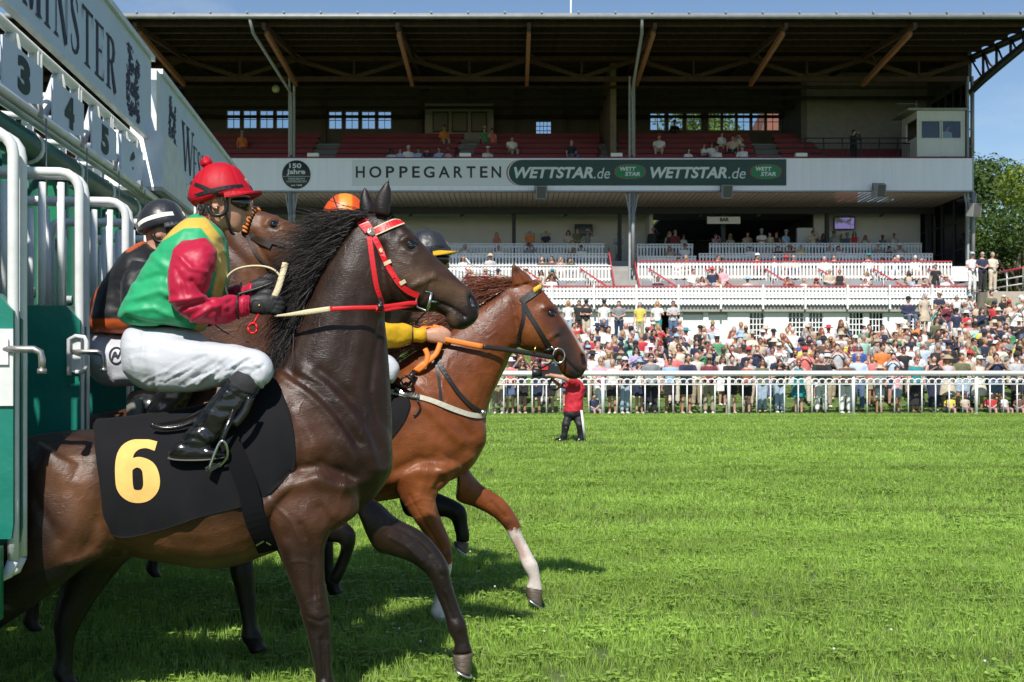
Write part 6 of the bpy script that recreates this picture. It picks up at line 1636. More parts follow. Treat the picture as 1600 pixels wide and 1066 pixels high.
# the figure 6 as a felt patch: outer outline and counter
def patch_strip():
    # strokes of the 6: hook and bowl as one ribbon of varying width
    mb = MB(); segs = []
    L = smooth_line([(244, 698, 15), (228, 694, 14), (212, 696, 18), (199, 706, 24), (194.5, 722, 27), (194, 745, 27), (196, 762, 26), (204, 773, 21), (216, 776, 20), (228, 773, 21), (236, 762, 25), (237, 748, 26), (233, 733, 23), (224, 725, 18), (214, 723, 16), (205, 728, 14), (198, 738, 12)], 60)
    rings = []
    for i, q in enumerate(L):
        d = (L[min(i + 1, 60)] - L[max(i - 1, 0)]); d = Vector((d.x, d.y)).normalized(); nx = Vector((-d.y, d.x))
        row = []
        for k in range(7):
            w = (k / 6 - .5) * q.z; x, y = q.x + nx.x * w, q.y + nx.y * w
            y = min(max(y, 687.5), 786); p, n = on_skin(bvc, x, y, .0035); row.append(p)
        rings.append(row)
    n0 = len(mb.v)
    for row in rings: mb.v += [tuple(p) for p in row]
    for i in range(60):
        for k in range(6): a = n0 + i * 7 + k; mb.f.append((a, a + 1, a + 8, a + 7)); mb.m.append(0); mb.sm.append(True)
    return mb
patch_strip().build('number_patch', mat('yellow_felt', (.72, .46, .13), .85, var=.08, vscale=20, bump=.3, bscale=120, bdist=.003), sc6)
# ---- saddle of A with girth and stirrup ----
sd = empty('racing_saddle', (PA.P(300, 640).x, PA.P(300, 640).y, 1.35), 'small black racing saddle with steel stirrup under the jockey in green', 'saddle')
mb = MB()
loft(mb, PA, [(238, 662, 242, 668, .12, 0), (256, 657, 258, 674, .16, 0), (290, 650, 292, 676, .17, 0), (320, 636, 330, 668, .17, 0), (350, 618, 365, 652, .17, 0), (375, 600, 388, 628, .15, 0), (392, 592, 398, 608, .1, 0)], seg=20, steps=4)
me = remesh(mb.mesh('seat'), .011, 3); add('seat', me, M_SADDLE, sd)
mb = MB(); mb.tube(smooth_line([PA.P(x, y, .20) for x, y in ((236, 663), (255, 669), (280, 667), (305, 658), (330, 646))], 16), .010, 8); mb.build('seat_rim', M_BOOT, sd)
mb = MB(); bvs = bvc
mb.tube(smooth_line([PA.P(x, y, w) for x, y, w in ((392, 620, .34), (382, 645, .345), (366, 664, .35))], 8), .012, 8, flat=(.5, 1.4, (0, 0, 1))); mb.build('saddle_flap', M_BOOT, sd)
def girth(bv, line, w, name, m, parent, off=.02):
    mb = MB(); P_ = [on_skin(bv, q.x, q.y, off)[0] for q in smooth_line([(x, y, 0) for x, y in line], 24)]
    for _ in range(6): P_ = [P_[0]] + [(P_[i - 1] + P_[i] * 2 + P_[i + 1]) / 4 for i in range(1, 24)] + [P_[-1]]
    strap(mb, P_, [NLAT] * 25, w, .01); return mb.build(name, m, parent)
girth(bvhA, [(352, 668), (368, 710), (388, 762), (404, 815), (416, 852)], .085, 'girth', mat('girth_web', (.007, .007, .008), .9, spec=.1, bump=.2, bscale=200, bdist=.003), sd, .030)
mb = MB()
for pp in ([(397, 843), (409, 836)], [(413, 838), (420, 842)]): skin_strap(mb, bvhA, pp, .006, off=.038, thick=.005, n=6)
mb.build('girth_buckle', M_STEEL, sd)
mb = MB(); mb.tube([PA.P(366, 640, .33), PA.P(348, 684, .335), PA.P(345, 694, .335)], .012, 6, flat=(1, .25, tuple(NLAT))); mb.build('stirrup_leather', M_SADDLE, sd)
for s_ in (1, -1):
    mb = MB()
    arch = [PA.P(x, y, s_ * w) for x, y, w in ((326, 734, .335), (334, 712, .335), (343, 692, .335), (350, 690, .335), (355, 702, .325), (354, 716, .315), (341, 731, .29))]
    mb.tube(smooth_line(arch, 18), .0065, 8)
    st = mb.build('stirrup_iron', M_STEEL, sd)
    mb = MB(); a, b = PA.P(325, 734, s_ * .335), PA.P(352, 718, s_ * .255)
    mb.bar(a, b, .03, .016, up=(0, 0, 1)); mb.build('stirrup_tread', mat('tread_rubber', (.05, .055, .045), .5), st)

def tag_stuff(mb, nm, m, p): return tag(mb.build(nm, m, p), kind='stuff')
# ---- bridle of A ----
M_RED = mat('red_strap', (.60, .010, .016), .42, bump=.2, bscale=80, bdist=.003)
M_CREAM = mat('cream_rubber', (.62, .52, .33), .6, bump=.5, bscale=140, bdist=.004)
M_BLKL = mat('black_strap', (.014, .012, .011), .4, bump=.3, bscale=60, bdist=.003)
def off_skin(bv, L, off, n): 
    return [on_skin(bv, q.x, q.y, off)[0] for q in smooth_line([(x, y, 0) for x, y in L], n)]
br = empty('bridle', PA.P(600, 400), 'red bridle with cream keepers and red and cream reins on the dark bay', 'bridle')
mb = MB(); skin_strap(mb, bvhA, [(562, 341), (568, 350), (577, 362)], .046, off=.005, thick=.006, n=8, mirror=PA); mb.build('headpiece', M_RED, br)
mb = MB(); skin_strap(mb, bvhA, [(583, 363), (596, 358), (612, 351), (628, 347)], .030, off=.006, thick=.006, n=12, mirror=PA); bb = mb.build('browband', M_RED, br)
mb = MB()
for L in ([(585, 358), (597, 352), (613, 345.5), (628, 342)], [(588, 368), (600, 363), (614, 356.5), (630, 351.5)]): skin_strap(mb, bvhA, L, .006, off=.008, thick=.004, n=12, mirror=PA)
mb.build('browband_piping', M_CREAM, bb)
p, n = on_skin(bvhA, 579, 364, .008); mb = MB(); q = Vector(n).to_track_quat('Z', 'Y').to_matrix()
mb.lathe(p, [(.001, -.004), (.021, -.004), (.021, .003), (.018, .008), (.012, .006), (.006, .009), (.001, .01)], 18, q); mb.build('rosette', mat('rosette_pewter', (.34, .33, .27), .4, .7, bump=.6, bscale=70), br)
mb = MB(); cheek = skin_strap(mb, bvhA, [(584, 370), (595, 392), (607, 416), (622, 441), (638, 455), (654, 462)], .024, off=.006, thick=.006, n=20, mirror=PA); cp = mb.build('cheekpiece', M_RED, br)
mb = MB()
for c0 in ((595.5, 391.5), (607.5, 411), (629.5, 441)):
    d = (.82, .58); skin_strap(mb, bvhA, [(c0[0] - 4.2, c0[1] + 2.4), (c0[0], c0[1]), (c0[0] + 4.2, c0[1] - 2.4)], .017, off=.011, thick=.005, n=4)
mb.build('keeper', M_CREAM, cp)
mb = MB(); skin_strap(mb, bvhA, [(604, 405), (610, 422), (616, 435)], .014, off=.010, thick=.004, n=8); mb.build('strap_end', M_RED, cp)
mb = MB(); skin_strap(mb, bvhA, [(577, 370), (580, 395), (584, 425), (588, 450), (594, 468), (597, 478)], .022, off=.005, thick=.005, n=18, mirror=PA); mb.build('throatlatch', M_RED, br)
mb = MB(); skin_strap(mb, bvhA, [(614, 440), (622, 455), (625, 468)], .007, off=.004, thick=.004, n=6); mb.build('noseband_strap', M_BLKL, br)
# bit: D-ring, mouthpiece, chin strap
mb = MB(); mb.tube([PA.P(x, y, .085) for x, y in ((653, 459), (663, 455), (675, 457.5), (671, 480), (666, 486), (652, 480), (650, 470))], .0045, 8, closed=True, cap=False)
mb.tube([PA.P(675, 457, .086), PA.P(667, 486, .086)], .0075, 8); mb.tube([PA.P(672, 471, .08), PA.P(686, 472, .055)], .006, 8)
mb.build('bit_ring', mat('bit_steel', (.45, .47, .45), .3, 1.0), br)
mb = MB(); mb.tube(smooth_line([PA.P(x, y, w) for x, y, w in ((667, 485, .085), (660, 493, .07), (652, 501, .05), (651, 506, .0), (654, 500, -.05))], 10), .011, 8, flat=(.4, 1, tuple(NLAT))); mb.build('chin_strap', M_RUBBER, br)
# rein: red then cream grip, to the hand
rein = [PA.P(x, y, w) for x, y, w in ((652, 474, .09), (640, 474, .105), (620, 477, .125), (590, 480.5, .16), (550, 481.5, .185), (516, 483, .19))]
mb = MB(); mb.tube(smooth_line(rein, 20), .0105, 8, flat=(.25, 1.0, (0, 0, 1))); mb.build('rein', M_RED, br)
mb = MB(); mb.tube(smooth_line([PA.P(x, y, w) for x, y, w in ((648, 477, .088), (625, 481, .12), (600, 485, .15), (587, 485, .165), (592, 481, .165))], 12), .008, 6, flat=(.25, 1, (0, 0, 1))); mb.build('rein', M_RED, br)
mb = MB(); mb.tube([PA.P(594, 466, .135), PA.P(596, 480, .17)], .010, 8, flat=(1, .5, tuple(NLAT))); mb.tube([PA.P(593, 474, .165), PA.P(594, 486, .165)], .011, 8, flat=(1, .4, tuple(NLAT))); mb.build('martingale_stop', M_RUBBER, br)
mb = MB(); mb.tube(smooth_line([PA.P(x, y, w) for x, y, w in ((516, 483, .19), (480, 488, .175), (450, 492, .15), (428, 494, .12))], 14), [.0125] * 6 + [.011, .010, .009, .008, .007, .006, .005, .004, .003], 8, flat=(.4, 1, (0, 0, 1))); mb.build('rein_grip', M_CREAM, br)
mb = MB(); mb.tube(smooth_line([PA.P(x, y, w) for x, y, w in ((446, 411, .10), (441, 430, .115), (434, 452, .13), (428, 465, .13))], 10), .0125, 8, flat=(.5, 1.15, tuple(HEAD))); mb.build('rein_grip', M_CREAM, br)
mb = MB(); mb.tube(smooth_line([PA.P(x, y, w) for x, y, w in ((356, 462, .02), (352, 447, .03), (356, 432, .04), (370, 421, .05), (392, 416, .06), (415, 417, .07), (431, 424, .08), (440, 436, .09))], 24), .0085, 8, flat=(.6, 1, tuple(NLAT))); mb.build('rein_loop', M_CREAM, br)
# knotted red rein end under the fist
mb = MB()
for a in range(3): mb.tube(smooth_line([PA.P(395 + 7 * math.cos(t + a * 2), 513 + 8 * math.sin(t + a * 2), .16 + .02 * math.sin(2 * t)) for t in np.linspace(0, 5, 9)], 16), .010, 6, flat=(.5, 1, tuple(NLAT)))
mb.tube([PA.P(395, 508, .16), PA.P(404, 492, .14)], .012, 6, flat=(.4, 1, tuple(NLAT)))
mb.build('rein_knot', M_RED, br)
mb = MB(); mb.tube(smooth_line([PA.P(x, y, w) for x, y, w in ((335, 507, .14), (355, 521, .16), (388, 535, .19))], 8), .007, 6, flat=(.4, 1, tuple(NLAT))); mb.build('neck_strap', M_BLKL, br)
# whip held down through the fist
wp = MB(); wp.tube(smooth_line([PA.P(x, y, -.08) for x, y in ((430, 441), (400, 452), (360, 464), (320, 480))], 10), [.009] * 5 + [.007] * 6, 8)
tag(wp.build('whip', M_RUBBER, loc=PA.P(400, 452)), 'thin black whip held in the far hand of the jockey in green', 'whip')

# ---- bridle of D ----
bd = empty('bridle', PD.P(840, 500), 'black bridle with yellow browband and orange reins on the chestnut', 'bridle')
mb = MB(); skin_strap(mb, bvhD, [(815, 472), (822, 466), (833, 459), (842, 452)], .040, off=.006, thick=.007, n=10); bb = mb.build('browband', M_BLKL, bd)
mb = MB()
for k in range(5):
    p, n = on_skin(bvhD, 835 + k * 2.3, 455 - k * 1.5, .012); mb.ell(p, (.011, .013, .018), seg=8, rng_=6)
tag_stuff(mb, 'browband_beads', mat('yellow_plait', (.70, .42, .03), .4, bump=.4, bscale=60), bb)
mb = MB(); skin_strap(mb, bvhD, [(818, 474), (826, 490), (836, 506), (846, 522), (854, 534), (861, 543)], .026, off=.006, thick=.006, n=16, mirror=PD); mb.build('cheekpiece', M_BLKL, bd)
mb = MB(); skin_strap(mb, bvhD, [(818, 478), (818, 497), (813, 520), (808, 540)], .022, off=.006, thick=.005, n=14, mirror=PD); mb.build('throatlatch', M_BLKL, bd)
mb = MB()
ring = [PD.P(873 + 9 * math.cos(t), 556 + 11.5 * math.sin(t), .095) for t in np.linspace(0, 2 * math.pi, 20)[:-1]]
mb.tube(ring, .0055, 8, closed=True, cap=False); mb.tube([PD.P(861, 541, .095), PD.P(866, 547, .095)], .006, 6)
mb.build('bit_ring', M_STEEL, bd)
mb = MB(); mb.tube(smooth_line([PD.P(x, y, w) for x, y, w in ((866, 562, .09), (856, 570, .08), (846, 575, .05), (842, 574, 0))], 10), .014, 8, flat=(.4, 1, tuple(NLAT))); mb.tube([PD.P(862, 545, .1), PD.P(850, 549, .09)], .010, 6); mb.build('chin_strap', M_BLKL, bd)
mb = MB(); mb.tube(smooth_line([PD.P(x, y, w) for x, y, w in ((866, 559, .098), (830, 553, .115), (795, 547, .13), (754, 542, .16))], 16), .015, 8, flat=(.25, 1.0, (0, 0, 1))); rn = mb.build('rein', M_BLKL, bd)
M_ORR = mat('orange_rubber', (.78, .20, .018), .55, bump=.3, bscale=120, bdist=.003)
mb = MB(); mb.tube(smooth_line([PD.P(x, y, w) for x, y, w in ((754, 542, .16), (728, 537, .155), (702, 532, .14), (694, 530, .13))], 10), .017, 8, flat=(.3, 1.0, (0, 0, 1))); mb.build('rein_grip', M_ORR, bd)
for L in ([(688, 536, .14), (682, 552, .16), (672, 562, .17), (660, 570, .18), (648, 580, .18)], [(664, 545, .16), (668, 556, .17), (664, 570, .18), (652, 580, .18)], [(655, 518, .12), (664, 512, .11), (676, 514, .1), (686, 520, .1)], [(676, 511, .12), (685, 513, .12), (689, 520, .12)]):
    mb = MB(); mb.tube(smooth_line([PD.P(*q) for q in L], 12), .016, 8, flat=(.45, 1.0, tuple(HEAD))); mb.build('rein_loop', M_ORR, bd)
mb = MB()
for a in range(3): mb.tube(smooth_line([PD.P(635 + 9 * math.cos(t + a * 1.7), 597 + 9 * math.sin(t + a * 1.7), .24 + .02 * math.sin(2 * t)) for t in np.linspace(0, 5, 9)], 14), .014, 6, flat=(.5, 1, tuple(NLAT)))
mb.tube([PD.P(648, 581, .19), PD.P(640, 591, .22)], .016, 8); mb.build('rein_knot', M_BLKL, bd)
mb = MB(); mb.tube([PD.P(837.5, 541, .118), PD.P(834, 551, .12)], .006, 6); mb.build('martingale_ring', mat('brass', (.6, .42, .12), .3, 1), bd)
bp = empty('breastplate', PD.P(700, 630), 'cream and black breastplate straps across the chest of the chestnut', 'breastplate')
mb = MB(); skin_strap(mb, bvhD, [(604, 613), (625, 615), (650, 620), (690, 632), (722, 645), (742, 650), (755, 648)], .030, off=.008, thick=.008, n=24, mirror=PD); mb.build('chest_strap', mat('cream_web', (.50, .47, .38), .7, bump=.3, bscale=120, bdist=.003), bp)
mb = MB(); skin_strap(mb, bvhD, [(618, 612), (640, 617), (654, 620)], .026, off=.016, thick=.006, n=8); mb.build('strap_tongue', M_BLKL, bp)
mb = MB(); skin_strap(mb, bvhD, [(682, 558), (696, 585), (715, 615), (736, 635), (750, 643)], .026, off=.008, thick=.010, n=20, mirror=PD); mb.build('neck_strap', M_BLKL, bp)
mb = MB(); skin_strap(mb, bvhD, [(680, 560), (685, 590), (689, 628)], .016, off=.007, thick=.005, n=12); mb.build('shoulder_strap', M_BLKL, bp)
mb = MB(); skin_strap(mb, bvhD, [(619, 610), (626, 613), (632, 617)], .014, off=.02, thick=.006, n=5); q, n = on_skin(bvhD, 752, 644, .012); mb.ell(q, (.02, .02, .02), seg=8, rng_=6); mb.build('buckle', M_STEEL, bp)
mb = MB(); mb.tube(smooth_line([on_skin(bvhD, x, y, .012)[0] for x, y in ((652, 625), (657, 636), (652, 645), (646, 650))], 8), .005, 6); mb.build('strap_loose_end', M_BLKL, bp)
# dark saddle pad of D seen behind A's chest
sdD = empty('saddle_cloth', PD.P(560, 640), 'black saddle pad of the chestnut seen past the chest of the dark bay', 'saddlecloth')
mb = MB(); Gd = coons([(430, 640), (520, 632), (610, 596)], [(450, 730), (540, 720), (606, 690)], [(430, 640), (440, 690), (450, 730)], [(610, 596), (640, 622), (632, 655), (606, 690)], 24, 14)
Ad = cloth_on(bvhD, Gd, .016, .01, PD, 2.0); grid_mesh(mb, Ad, .008, NLAT); mb.build('cloth', M_CLOTH6, sdD)
# ---- bridle of B ----
bB = empty('bridle', PB.P(400, 360), 'brown bridle with orange and black plaited browband on the bay', 'bridle')
mb = MB(); pts = off_skin(bvhB, [(382, 366), (385, 354), (389, 342), (394, 333), (401, 327), (405, 326)], .008, 12); mb.tube(pts, .017, 10); bb = mb.build('browband', M_BLKL, bB)
mb = MB()
for i in range(1, 12):
    mb.ell(pts[i] + Vector((0, -.008, .0)), (.020, .014, .0085), rot=Matrix.Rotation(.6, 3, 'Y'), seg=8, rng_=6)
tag_stuff(mb, 'browband_plait', mat('orange_plait', (.72, .20, .02), .5), bb)
for L, w, nm in (([(388, 366), (400, 373), (412, 379), (424, 385)], .030, 'cheekpiece'), ([(386, 368), (394, 388), (405, 405), (418, 416), (426, 424)], .016, 'throatlatch'), ([(402, 371), (416, 376), (430, 380), (444, 384)], .018, 'noseband')):
    mb = MB(); skin_strap(mb, bvhB, L, w, off=.008, thick=.007, n=14); mb.build(nm, mat('brown_leather', (.045, .028, .02), .35, coat=.2), bB)
mb = MB(); mb.tube(smooth_line([PB.P(x, y, w) for x, y, w in ((330, 470, .2), (370, 456, .2), (402, 444, .19), (430, 441, .17))], 10), .011, 6, flat=(.4, 1, (0, 0, 1))); mb.build('rein', M_BLKL, bB)
# saddle parts of B seen under A's thigh
sB = empty('racing_saddle', PB.P(240, 620), 'black saddle and grey pad of the bay seen behind the green rider', 'saddle')
mb = MB(); loft(mb, PB, [(205, 615, 206, 665, .16, .05), (222, 606, 224, 668, .2, .05), (262, 600, 262, 668, .21, .05), (300, 590, 296, 660, .2, .05), (318, 585, 305, 640, .12, .05)], seg=20, steps=4)
me = remesh(mb.mesh('seat'), .012, 3); folds(me, .012, (14, 4, 5), 2.0); add('seat', me, M_SADDLE, sB)
mb = MB(); loft(mb, PB, [(198, 632, 200, 660, .02, .27), (210, 624, 214, 666, .03, .29), (222, 622, 226, 664, .02, .28)], seg=10, steps=3); mb.build('pad_weight', mat('grey_pad', (.16, .16, .14), .7), sB)
mb = MB(); loft(mb, PA, [(0, 0, 0, 0, 0)] * 2) if False else None

# ------------------------------------------------------------------ starting gate (a: out of its front, d: along it away from the camera)
GDIR = Vector((-0.1077, 0.9942, 0))
def GP(a, d, z): return HEAD * a + GDIR * d + Vector((0, 0, z))
def gd(px, a):
    """distance along the gate of photo column px at offset a"""
    r_ = (px - 800) / F; t = a / (r_ * HEAD.x + HEAD.y); return t * (r_ * GDIR.x + GDIR.y)
GROT = Matrix((HEAD, GDIR, Vector((0, 0, 1)))).transposed()
M_WHITE = mat('gate_white_paint', (.72, .73, .72), .42, var=.13, vscale=7, bump=.12, bscale=30, coat=.05, detail=8)
M_SIGN = mat('sign_panel', (.61, .68, .79), .45, var=.05, vscale=2.5, bump=.05, bscale=12)
M_GREEN = mat('gate_green_paint', (.010, .19, .085), .38, var=.18, vscale=5, bump=.1, bscale=20, coat=.15)
M_DGREEN = mat('gate_dark_green_paint', (.010, .085, .05), .42, var=.25, vscale=4, bump=.15, bscale=14)
M_PAD = mat('green_pad_vinyl', (.010, .185, .135), .36, var=.12, vscale=3, bump=.5, bscale=6, bdist=.02, coat=.1)
M_DIGIT = mat('dark_green_digit', (.006, .035, .024), .6)
M_NAVY = mat('navy_lettering', (.010, .016, .048), .6)
M_RUST = mat('worn_galvanised', (.42, .41, .39), .4, .8, var=.25, vscale=30)
gate = empty('starting_gate', GP(-2.3, 8, 0), 'white and green racecourse starting gate with lettered sign and numbered stalls', 'starting gate')
def gtube(mb, pts, r, seg=10, **k): mb.tube([GP(*p) for p in pts], r, seg, **k)
def gbox(mb, a0, a1, d0, d1, z0, z1): mb.box(GP((a0 + a1) / 2, (d0 + d1) / 2, (z0 + z1) / 2), (abs(a1 - a0), abs(d1 - d0), abs(z1 - z0)), rot=GROT)
def flat_on_gate(mb, V, T, a):
    """lettering with coordinates (d, z) standing a few millimetres proud of a panel"""
    n = len(mb.v)
    for d, z in V: mb.v.append(tuple(GP(a, d, z)))
    for t in T: mb.f.append(tuple(n + i for i in t)); mb.m.append(0); mb.sm.append(False)

# serif capitals drawn as thick and thin strokes in a box 0..w by 0..1
def ribbon2(L):
    """polyline of (x, y, width) to quads"""
    out = []
    A = [Vector(q) for q in L]; V = []; T = []
    for i, q in enumerate(A):
        d = A[min(i + 1, len(A) - 1)] - A[max(i - 1, 0)]; d = Vector((d.x, d.y)).normalized(); nx = Vector((-d.y, d.x)) * (q.z / 2)
        V += [(q.x + nx.x, q.y + nx.y), (q.x - nx.x, q.y - nx.y)]
    for i in range(len(A) - 1): T.append((2 * i, 2 * i + 1, 2 * i + 3, 2 * i + 2))
    return V, T
def box2d(x0, y0, x1, y1): return [(x0, y0), (x1, y0), (x1, y1), (x0, y1)], [(0, 1, 2, 3)]
def serif(x, y, w=.24, up=False):
    s_ = -1 if up else 1
    return [(x - w / 2, y), (x + w / 2, y), (x + w / 2, y + s_ * .02), (x + .07, y + s_ * .06), (x - .07, y + s_ * .06), (x - w / 2, y + s_ * .02)], [(0, 1, 2, 3, 4, 5)]
def glyph(ch):
    P = []
    if ch == 'I': P = [box2d(.2, 0, .36, 1), serif(.28, 0, .4), serif(.28, 1, .4, True)]; w = .56
    elif ch == 'M':
        P = [box2d(.14, 0, .19, 1), serif(.16, 0, .26), serif(.10, 1, .2, True), ribbon2([(.17, .98, .16), (.53, .02, .14)]), ribbon2([(.53, .02, .05), (.88, .98, .06)]), box2d(.86, 0, 1.02, 1), serif(.94, 0, .34), serif(.98, 1, .22, True)]; w = 1.1
    elif ch == 'N':
        P = [box2d(.14, 0, .19, 1), serif(.165, 0, .28), serif(.08, 1, .2, True), ribbon2([(.14, .99, .17), (.78, .0, .17)]), box2d(.78, 0, .83, 1), serif(.80, 1, .28, True)]; w = .95
    elif ch == 'S':
        P = [ribbon2([(x, y, t) for x, y, t in [(.52, .74, .04), (.50, .86, .05), (.42, .95, .06), (.30, .975, .07), (.18, .93, .10), (.13, .82, .14), (.17, .70, .16), (.30, .58, .18), (.43, .46, .18), (.54, .33, .17), (.56, .20, .14), (.48, .08, .10), (.34, .025, .07), (.20, .05, .06), (.12, .15, .05), (.10, .28, .04)]])]; w = .66
    elif ch == 'T':
        P = [box2d(.32, 0, .48, .99), serif(.40, 0, .42), box2d(.04, .94, .76, 1), ribbon2([(.06, 1, .05), (.04, .76, .02)]), ribbon2([(.74, 1, .05), (.76, .76, .02)])]; w = .8
    elif ch == 'E':
        P = [box2d(.12, 0, .28, 1), box2d(.04, 0, .60, .05), box2d(.04, .95, .58, 1), box2d(.28, .49, .48, .54), ribbon2([(.58, 0, .05), (.63, .24, .02)]), ribbon2([(.56, 1, .05), (.58, .78, .02)]), ribbon2([(.46, .63, .02), (.46, .40, .02)])]; w = .68
    elif ch == 'R':
        P = [box2d(.12, 0, .28, 1), serif(.2, 0, .36), serif(.12, 1, .2, True), ribbon2([(.24, .975, .05), (.40, .97, .06), (.54, .91, .12), (.60, .77, .16), (.55, .62, .13), (.42, .54, .07), (.26, .52, .05)]), ribbon2([(.40, .53, .10), (.56, .22, .16), (.70, 0, .17)])]; w = .78
    elif ch == 'W':
        P = [ribbon2([(.08, 1, .16), (.34, 0, .13)]), ribbon2([(.34, 0, .05), (.58, 1, .05)]), ribbon2([(.52, 1, .16), (.80, 0, .13)]), ribbon2([(.80, 0, .05), (1.05, 1, .05)]), serif(.1, 1, .3, True), serif(.55, 1, .3, True), serif(1.05, 1, .22, True)]; w = 1.15
    return P, w
def put_glyph(mb, ch, d0, d1, z0, z1, a):
    P, w = glyph(ch)
    for i, (V, T) in enumerate(P): flat_on_gate(mb, [(d0 + x / w * (d1 - d0), z0 + y * (z1 - z0)) for x, y in V], T, a + .0012 * i)
A0 = -2.2
sg = []
def sign(d0, d1, z0, z1, name='sign_board'):
    mb = MB(); gbox(mb, A0 - .03, A0, d0, d1, z0, z1)
    s_ = mb.build(name, M_SIGN, gate)
    mb = MB(); gbox(mb, A0 - .11, A0 + .03, d0 - .01, d1 + .05, z1 + .001, z1 + .05); mb.build('sign_rim', M_WHITE, s_)
    mb = MB(); gbox(mb, A0 - .03, A0 + .02, d0 - .01, d1 + .01, z0 - .02, z0 - .001); mb.build('sign_rim', M_WHITE, s_)
    return s_
sg1 = sign(3.2, gd(236, A0), 3.60, 4.35)
Z0, Z1 = 3.70, 4.12
for ch, x0, x1, z in (('R', 165, 180.5, Z1), ('E', 147, 162, Z1), ('T', 127, 144.5, Z1), ('S', 108.5, 124, Z1), ('N', 83, 106, Z1), ('I', 66.5, 80, Z1), ('M', 34, 63, Z1)):
    mb = MB(); put_glyph(mb, ch, gd(x0, A0), gd(x1, A0), Z0, z, A0 + .004); mb.build('letter', M_NAVY, sg1)
dd = 6.55
for ch, w_ in (('T', .30), ('S', .26), ('E', .28), ('W', .5)):
    mb = MB(); put_glyph(mb, ch, dd - w_, dd, Z0, Z1 + (.08 if ch == 'W' else 0), A0 + .004); mb.build('letter', M_NAVY, sg1); dd -= w_ + .07
def emblem(d0, d1, z0, z1, parent):
    """crest with two rampant supporters and a tower between them, drawn as dark hatching"""
    mb = MB(); r_ = random.Random(int(d0 * 100)); n = 0
    for side in (-1, 1):
        for k in range(150):
            t = r_.random(); cx = side * (.30 + .10 * math.sin(t * 7 + side)) + r_.gauss(0, .09); cz = t * (.93 if side < 0 else .86)
            if abs(cx) > .5: continue
            h = r_.uniform(.02, .06); w = r_.uniform(.02, .08)
            q = [(cx - w, cz), (cx + w * .2, cz - h * .4), (cx + w, cz + h * .3), (cx, cz + h)]
            flat_on_gate(mb, [(d0 + (x + .5) * (d1 - d0), z0 + z * (z1 - z0)) for x, z in q], [(0, 1, 2, 3)], A0 + .003 + .0001 * (n % 12)); n += 1
    for k in range(90):
        cx = r_.uniform(-.16, .16); cz = r_.choice((r_.uniform(.30, .46), r_.uniform(.05, .2), r_.uniform(.62, .72))); h = r_.uniform(.015, .05); w = r_.uniform(.03, .08)
        q = [(cx - w, cz), (cx + w, cz - h * .3), (cx + w * .8, cz + h), (cx - w * .3, cz + h * .7)]
        flat_on_gate(mb, [(d0 + (x + .5) * (d1 - d0), z0 + z * (z1 - z0)) for x, z in q], [(0, 1, 2, 3)], A0 + .0045 + .0001 * (n % 12)); n += 1
    tag(mb.build('emblem', M_NAVY, parent), kind='stuff')
emblem(gd(197, A0), gd(218, A0), 3.64, 4.28, sg1)
sg2 = sign(gd(250, A0), 17.6, 3.50, 4.33)
mb = MB(); gbox(mb, A0 - .10, A0 + .01, gd(243, A0), gd(249, A0), 3.3, 4.32); mb.build('sign_post', M_WHITE, gate)
mb = MB(); gbox(mb, A0 - .16, A0 - .06, gd(231, A0), gd(243, A0), 3.2, 3.95); mb.build('sign_post', M_WHITE, gate)
emblem(gd(263, A0), gd(275, A0), 3.64, 4.27, sg2)
for ch, x0, x1, z1 in (('W', 284, 302, 4.13), ('E', 301, 307.5, 4.0), ('S', 308, 314, 4.0), ('T', 315, 320, 4.0)):
    mb = MB(); put_glyph(mb, ch, gd(x0, A0), gd(x1, A0), 3.62, z1, A0 + .004); mb.build('letter', M_NAVY, sg2)
# the slanted white cabinet between the two signs
mb = MB(); d0, d1 = gd(228, A0 + .02), gd(276, A0 + .02)
q = [(d0, 3.12), (d1 + .10, 3.12), (d1 - .75, 3.62), (d0 + .15, 3.66)]
for aa, rev in ((A0 + .16, False), (A0 - .35, True)):
    p = [GP(aa, d, z) for d, z in q]; mb.poly(p[::-1] if rev else p)
for i in range(4):
    (da, za), (db, zb) = q[i], q[(i + 1) % 4]; mb.poly([GP(A0 + .16, da, za), GP(A0 - .35, da, za), GP(A0 - .35, db, zb), GP(A0 + .16, db, zb)])
mb.build('end_cabinet', M_WHITE, gate)
mb = MB(); gbox(mb, A0 - .36, A0 + .17, d0 - .03, d1 + .15, 3.08, 3.115); mb.build('cabinet_sill', M_RUST, gate)

# number plates and the white lattice girder behind them
PL_A = -2.20
plate_me = None
dig = {3: '3', 4: '4', 5: '5', 2: '2', 1: '1', 6: '6'}
for k in range(1, 7):
    x0 = {3: 4, 4: 83, 5: 144, 6: 191.5}.get(k); dc = gd(x0, PL_A) if x0 else 7.02 + (k - 3)
    w_ = .78 if k < 6 else .86
    mb = MB(); gbox(mb, PL_A - .012, PL_A, dc, dc + w_, 3.115, 3.40)
    if k == 6: mb = MB(); gbox(mb, PL_A - .03, PL_A - .01, dc, dc + w_, 3.08, 3.43)
    pl_ = mb.build('number_plate', M_SIGN, gate)
    V, T = text_mesh(dig[k], bold=.06)
    c0 = dc + w_ * .50; V = fit(V, c0 - .12, 3.145, c0 + .12, 3.37)
    mb = MB(); flat_on_gate(mb, V, T, PL_A + (.004 if k < 6 else -.006)); mb.build('digit', M_DIGIT, pl_)
mb = MB()
for z in (3.10, 3.56): gtube(mb, [(-2.30, 2.2, z), (-2.30, 18, z)], .035)
for z in (3.10, 3.56): gtube(mb, [(-3.0, 2.2, z), (-3.0, 18, z)], .03)
mb.build('girder_chord', M_WHITE, gate)
vm = MB(); vm.tube([(0, 0, -.24), (0, 0, .24)], .036, 10); me = vm.mesh('girder_post'); me.materials.append(M_WHITE)
